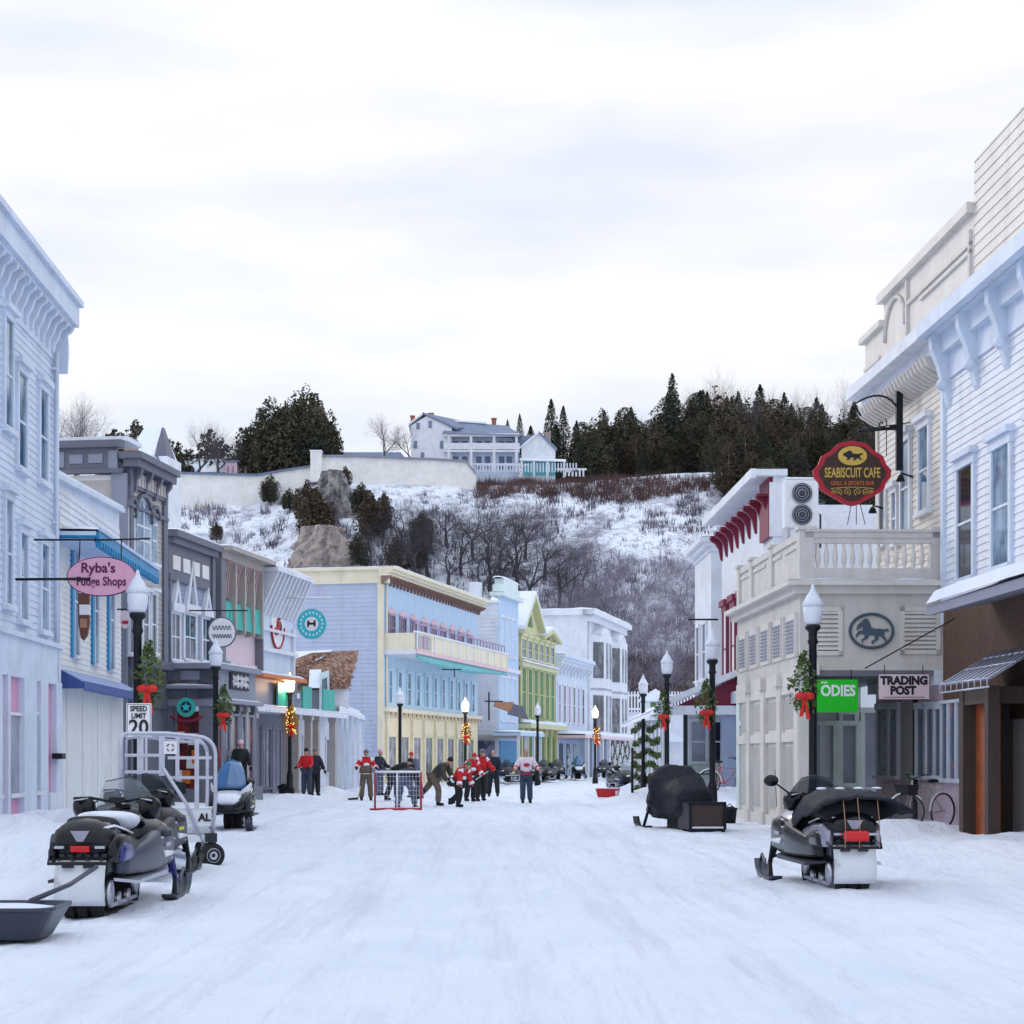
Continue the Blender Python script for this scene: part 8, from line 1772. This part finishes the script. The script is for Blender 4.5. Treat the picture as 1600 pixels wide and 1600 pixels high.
    if stripe:
        def band(b, p, q, rr, w=.03):
            d = (q - p).normalized(); b.tube([(p - d * w) * k, (p + d * w) * k], rr * k, 12)
        mk(lambda b: b.loft([[tuple((up(.235 * math.cos(t), .20 * math.sin(t), z)) * k) for t in [2 * PI * j / 16 for j in range(16)]] for z in (-.03, .04)]), 'hem_stripe', stripe, jk)
        for i in (0, 1): mk(lambda b: band(b, J['el', i] * .45 + J['wr', i] * .55, J['wr', i], .09, .045), 'sleeve_stripe', stripe, jk)
        mk(lambda b: b.ell(tuple(up(.0, -.185, .30) * k), .11 * k, .035 * k, .06 * k), 'chest_emblem', stripe, jk)
    Pt = [hip + Vector((0, 0, .02))]; Et = []; Rt = [(.17, .16)]
    for i in (0, 1): b = len(Pt); Pt += [J['hip', i], J['knee', i], J['ankle', i]]; Rt += [.128, .105, .092]; Et += [(0, b), (b, b + 1), (b + 1, b + 2)]
    tr = skin_mesh('trousers', [p * k for p in Pt], Et, [(x * k if not isinstance(x, tuple) else (x[0] * k, x[1] * k)) for x in Rt], bottom, r, 2)
    if bib: mk(lambda b: b.loft([[tuple(up(w * math.cos(t), .215 * math.sin(t) , z) * k) for t in [PI + PI * j / 10 for j in range(11)]] + [tuple(up(w * .9 * math.cos(t), .12 * math.sin(t), z) * k) for t in [2 * PI - PI * j / 10 for j in range(11)]] for z, w in ((.0, .24), (.16, .23), (.32, .14))]), 'bib', bottom, tr)
    for i in (0, 1):
        A = J['ankle', i] * k; f = R(legs[i][0] - legs[i][1]) * .5; fw = Vector((0, -math.cos(f), math.sin(-f) * .6))
        mk(lambda b: (b.tube([A + Vector((0, 0, .12)), A + Vector((0, 0, .0))], [.062, .06], 9), b.tube([A + Vector((0, .05, -.035)), A + fw * .09 + Vector((0, 0, -.04)), A + fw * .19 + Vector((0, 0, -.05))], [.052, .054, .036], 9)), 'boot', 'matte black', r)
    if hat: 
        def ht(b): b.T = Th; b.lathe([(.088, .03), (.094, .045), (.092, .08), (.075, .13), (.035, .155), (.001, .16)], n=14); b.ell((0, 0, .16), .02, .02, .018, 8, 6)
        mk(ht, 'hat', hat, r)
    elif hair:
        def hr(b): b.T = Th; b.ell((0, .022, .045), .084, .088, .095, 12, 8)
        mk(hr, 'hair', 'hair', r)
    r['_h'] = 0; del r['_h']
    return r, J, k
def stick(p, q, blade, label):
    p, q, blade = Vector(p), Vector(q), Vector(blade); o = p; r = empty('hockey_stick', o, 0, label, 'hockey stick', 'hockey sticks')
    mk(lambda b: b.tube([(0, 0, 0), q - o], .018, 5), 'shaft', 'stick wood', r); d = blade - q
    mk(lambda b: b.hexa([tuple(q - o + v) for v in (Vector((0, -.015, -.03)), d + Vector((0, -.015, -.03)), d + Vector((0, .015, -.03)), Vector((0, .015, -.03)), Vector((0, -.015, .05)), d + Vector((0, -.015, .04)), d + Vector((0, .015, .04)), Vector((0, .015, .05)))]), 'blade', 'matte black', r)
def people():
    def at(u, v): return place(u, v)
    def fig(u, v, yaw, label, D=None, **kw):
        p = at(u, v)
        if D: p = Vector((gx(u, D), D, gz(gx(u, D), D)))
        return person((p.x, p.y, p.z), R(yaw), label, **kw)
    fig(572, 1251, 8, 'player in red jersey and brown bib overalls standing left of the goal with a stick', top='jersey red', bottom='bib brown', hat='slate paint', stripe='sign white', bib=True, legs=((4, 6, .10), (4, 6, .10)), arms=((30, 45, 32), (20, 60, 28)), h=1.8)
    p = at(560, 1250); stick((p.x + .2, p.y - .45, 1.0), (p.x + .05, p.y - .9, .07), (p.x - .3, p.y - .95, .05), 'stick held low by the player in brown bib overalls')
    fig(593, 1243, 60, 'person in dark jacket and pink hat behind the red player left of the goal', top='jacket navy', bottom='blue trousers', hat='knit pink', arms=((20, 60, 15), (20, 50, 15)), h=1.84)
    fig(630, 1262, 160, 'goalkeeper bent over inside the goal in black coat and grey blue trousers', top='jacket black', bottom='blue trousers', hat='matte black', lean=62, legs=((38, 45, .28), (38, 45, .28)), arms=((60, 30, 25), (50, 40, 25)), h=1.85)
    fig(612, 1252, 100, 'player crouching behind the goal crossbar in a black padded jacket', top='jacket black', bottom='snow trousers', hat='matte black', lean=58, legs=((20, 20, .12), (-6, 12, .12)), arms=((70, 20, 10), (60, 30, 10)), h=1.86)
    fig(647, 1246, -30, 'player in grey blue jacket and red cap behind the right goal post', top='jacket grey', bottom='blue trousers', hat='red paint', lean=14, legs=((8, 10, .06), (-4, 6, .06)), arms=((30, 40, 12), (30, 40, 12)))
    fig(678, 1260, 70, 'player in olive jacket lunging with black cap right of the goal', top='jacket olive', bottom='bib brown', hat='matte black', lean=48, legs=((28, 30, .05), (-40, 6, .1)), arms=((60, 20, 10), (70, 10, 10)), h=1.82)
    fig(712, 1261, 55, 'player in red jersey and green hat stooping low over the puck', top='jersey red', bottom='snow trousers', hat='knit green', stripe='sign white', lean=44, legs=((42, 55, .08), (0, 55, .12)), arms=((45, 10, 15), (55, 10, 10)), h=1.7)
    fig(733, 1253, 30, 'player in red jersey bending left of the tallest red player', top='jersey red', bottom='snow trousers', hat='red paint', stripe='sign white', lean=28, legs=((24, 34, .12), (6, 22, .14)), arms=((35, 35, 14), (35, 40, 12)), h=1.78)
    fig(751, 1252, 25, 'tallest player in red jersey with pale stick, black trousers', top='jersey red', bottom='snow trousers', hat='slate paint', stripe='jersey red', lean=10, legs=((10, 12, .08), (-8, 4, .10)), arms=((30, 55, 16), (35, 35, 18)), h=1.86)
    p = at(752, 1252); stick((p.x + .25, p.y - .35, 1.05), (p.x - .55, p.y - .6, .5), (p.x - .75, p.y - .62, .42), 'pale stick held across the body by the tallest red player')
    fig(771, 1245, -5, 'onlooker in navy jacket and dark trousers standing right of the red players', top='jacket navy', bottom='snow trousers', hat=None, legs=((3, 3, .1), (3, 3, .1)), arms=((12, 20, 12), (12, 20, 12)), h=1.8, stripe=None)
    fig(755, 1240, 10, 'partly hidden person in green hat behind the tallest red player', top='jacket olive', bottom='snow trousers', hat='knit green', h=1.8)
    fig(822, 1256, 5, 'player in pale pink white jersey and jeans standing alone, hands on hips', top='jersey white', bottom='jeans', hat=None, stripe='sign red', legs=((3, 3, .03), (5, 6, .05)), arms=((6, 70, 42), (6, 70, 42)), h=1.78, gloves=None)
    p = at(810, 1256); stick((p.x + .5, p.y - .38, .95), (p.x - .45, p.y - .45, .92), (p.x - .62, p.y - .46, .95), 'stick held level at the waist by the pale jersey player')
    fig(479, 1238, -20, 'onlooker in red jacket standing by the porch column', top='jersey red', bottom='jeans', hat='matte black', arms=((15, 60, 8), (15, 60, 8)), h=1.72, D=65)
    fig(492, 1237, 25, 'onlooker in dark blue coat beside the red jacketed one', top='jacket navy', bottom='snow trousers', hat='slate paint', coat=True, h=1.74, D=66)
    fig(408, 1238, 20, 'onlooker in dark green coat beside the slate coffee shop', top='jacket olive', bottom='snow trousers', hat='matte black', coat=True, h=1.76, arms=((15, 50, 12), (15, 50, 12)))
    fig(376, 1262, 10, 'person standing behind the tall blue windscreen snowmobile, only the head showing', top='jacket black', bottom='snow trousers', hat='sign pale pink', h=1.74)
people()
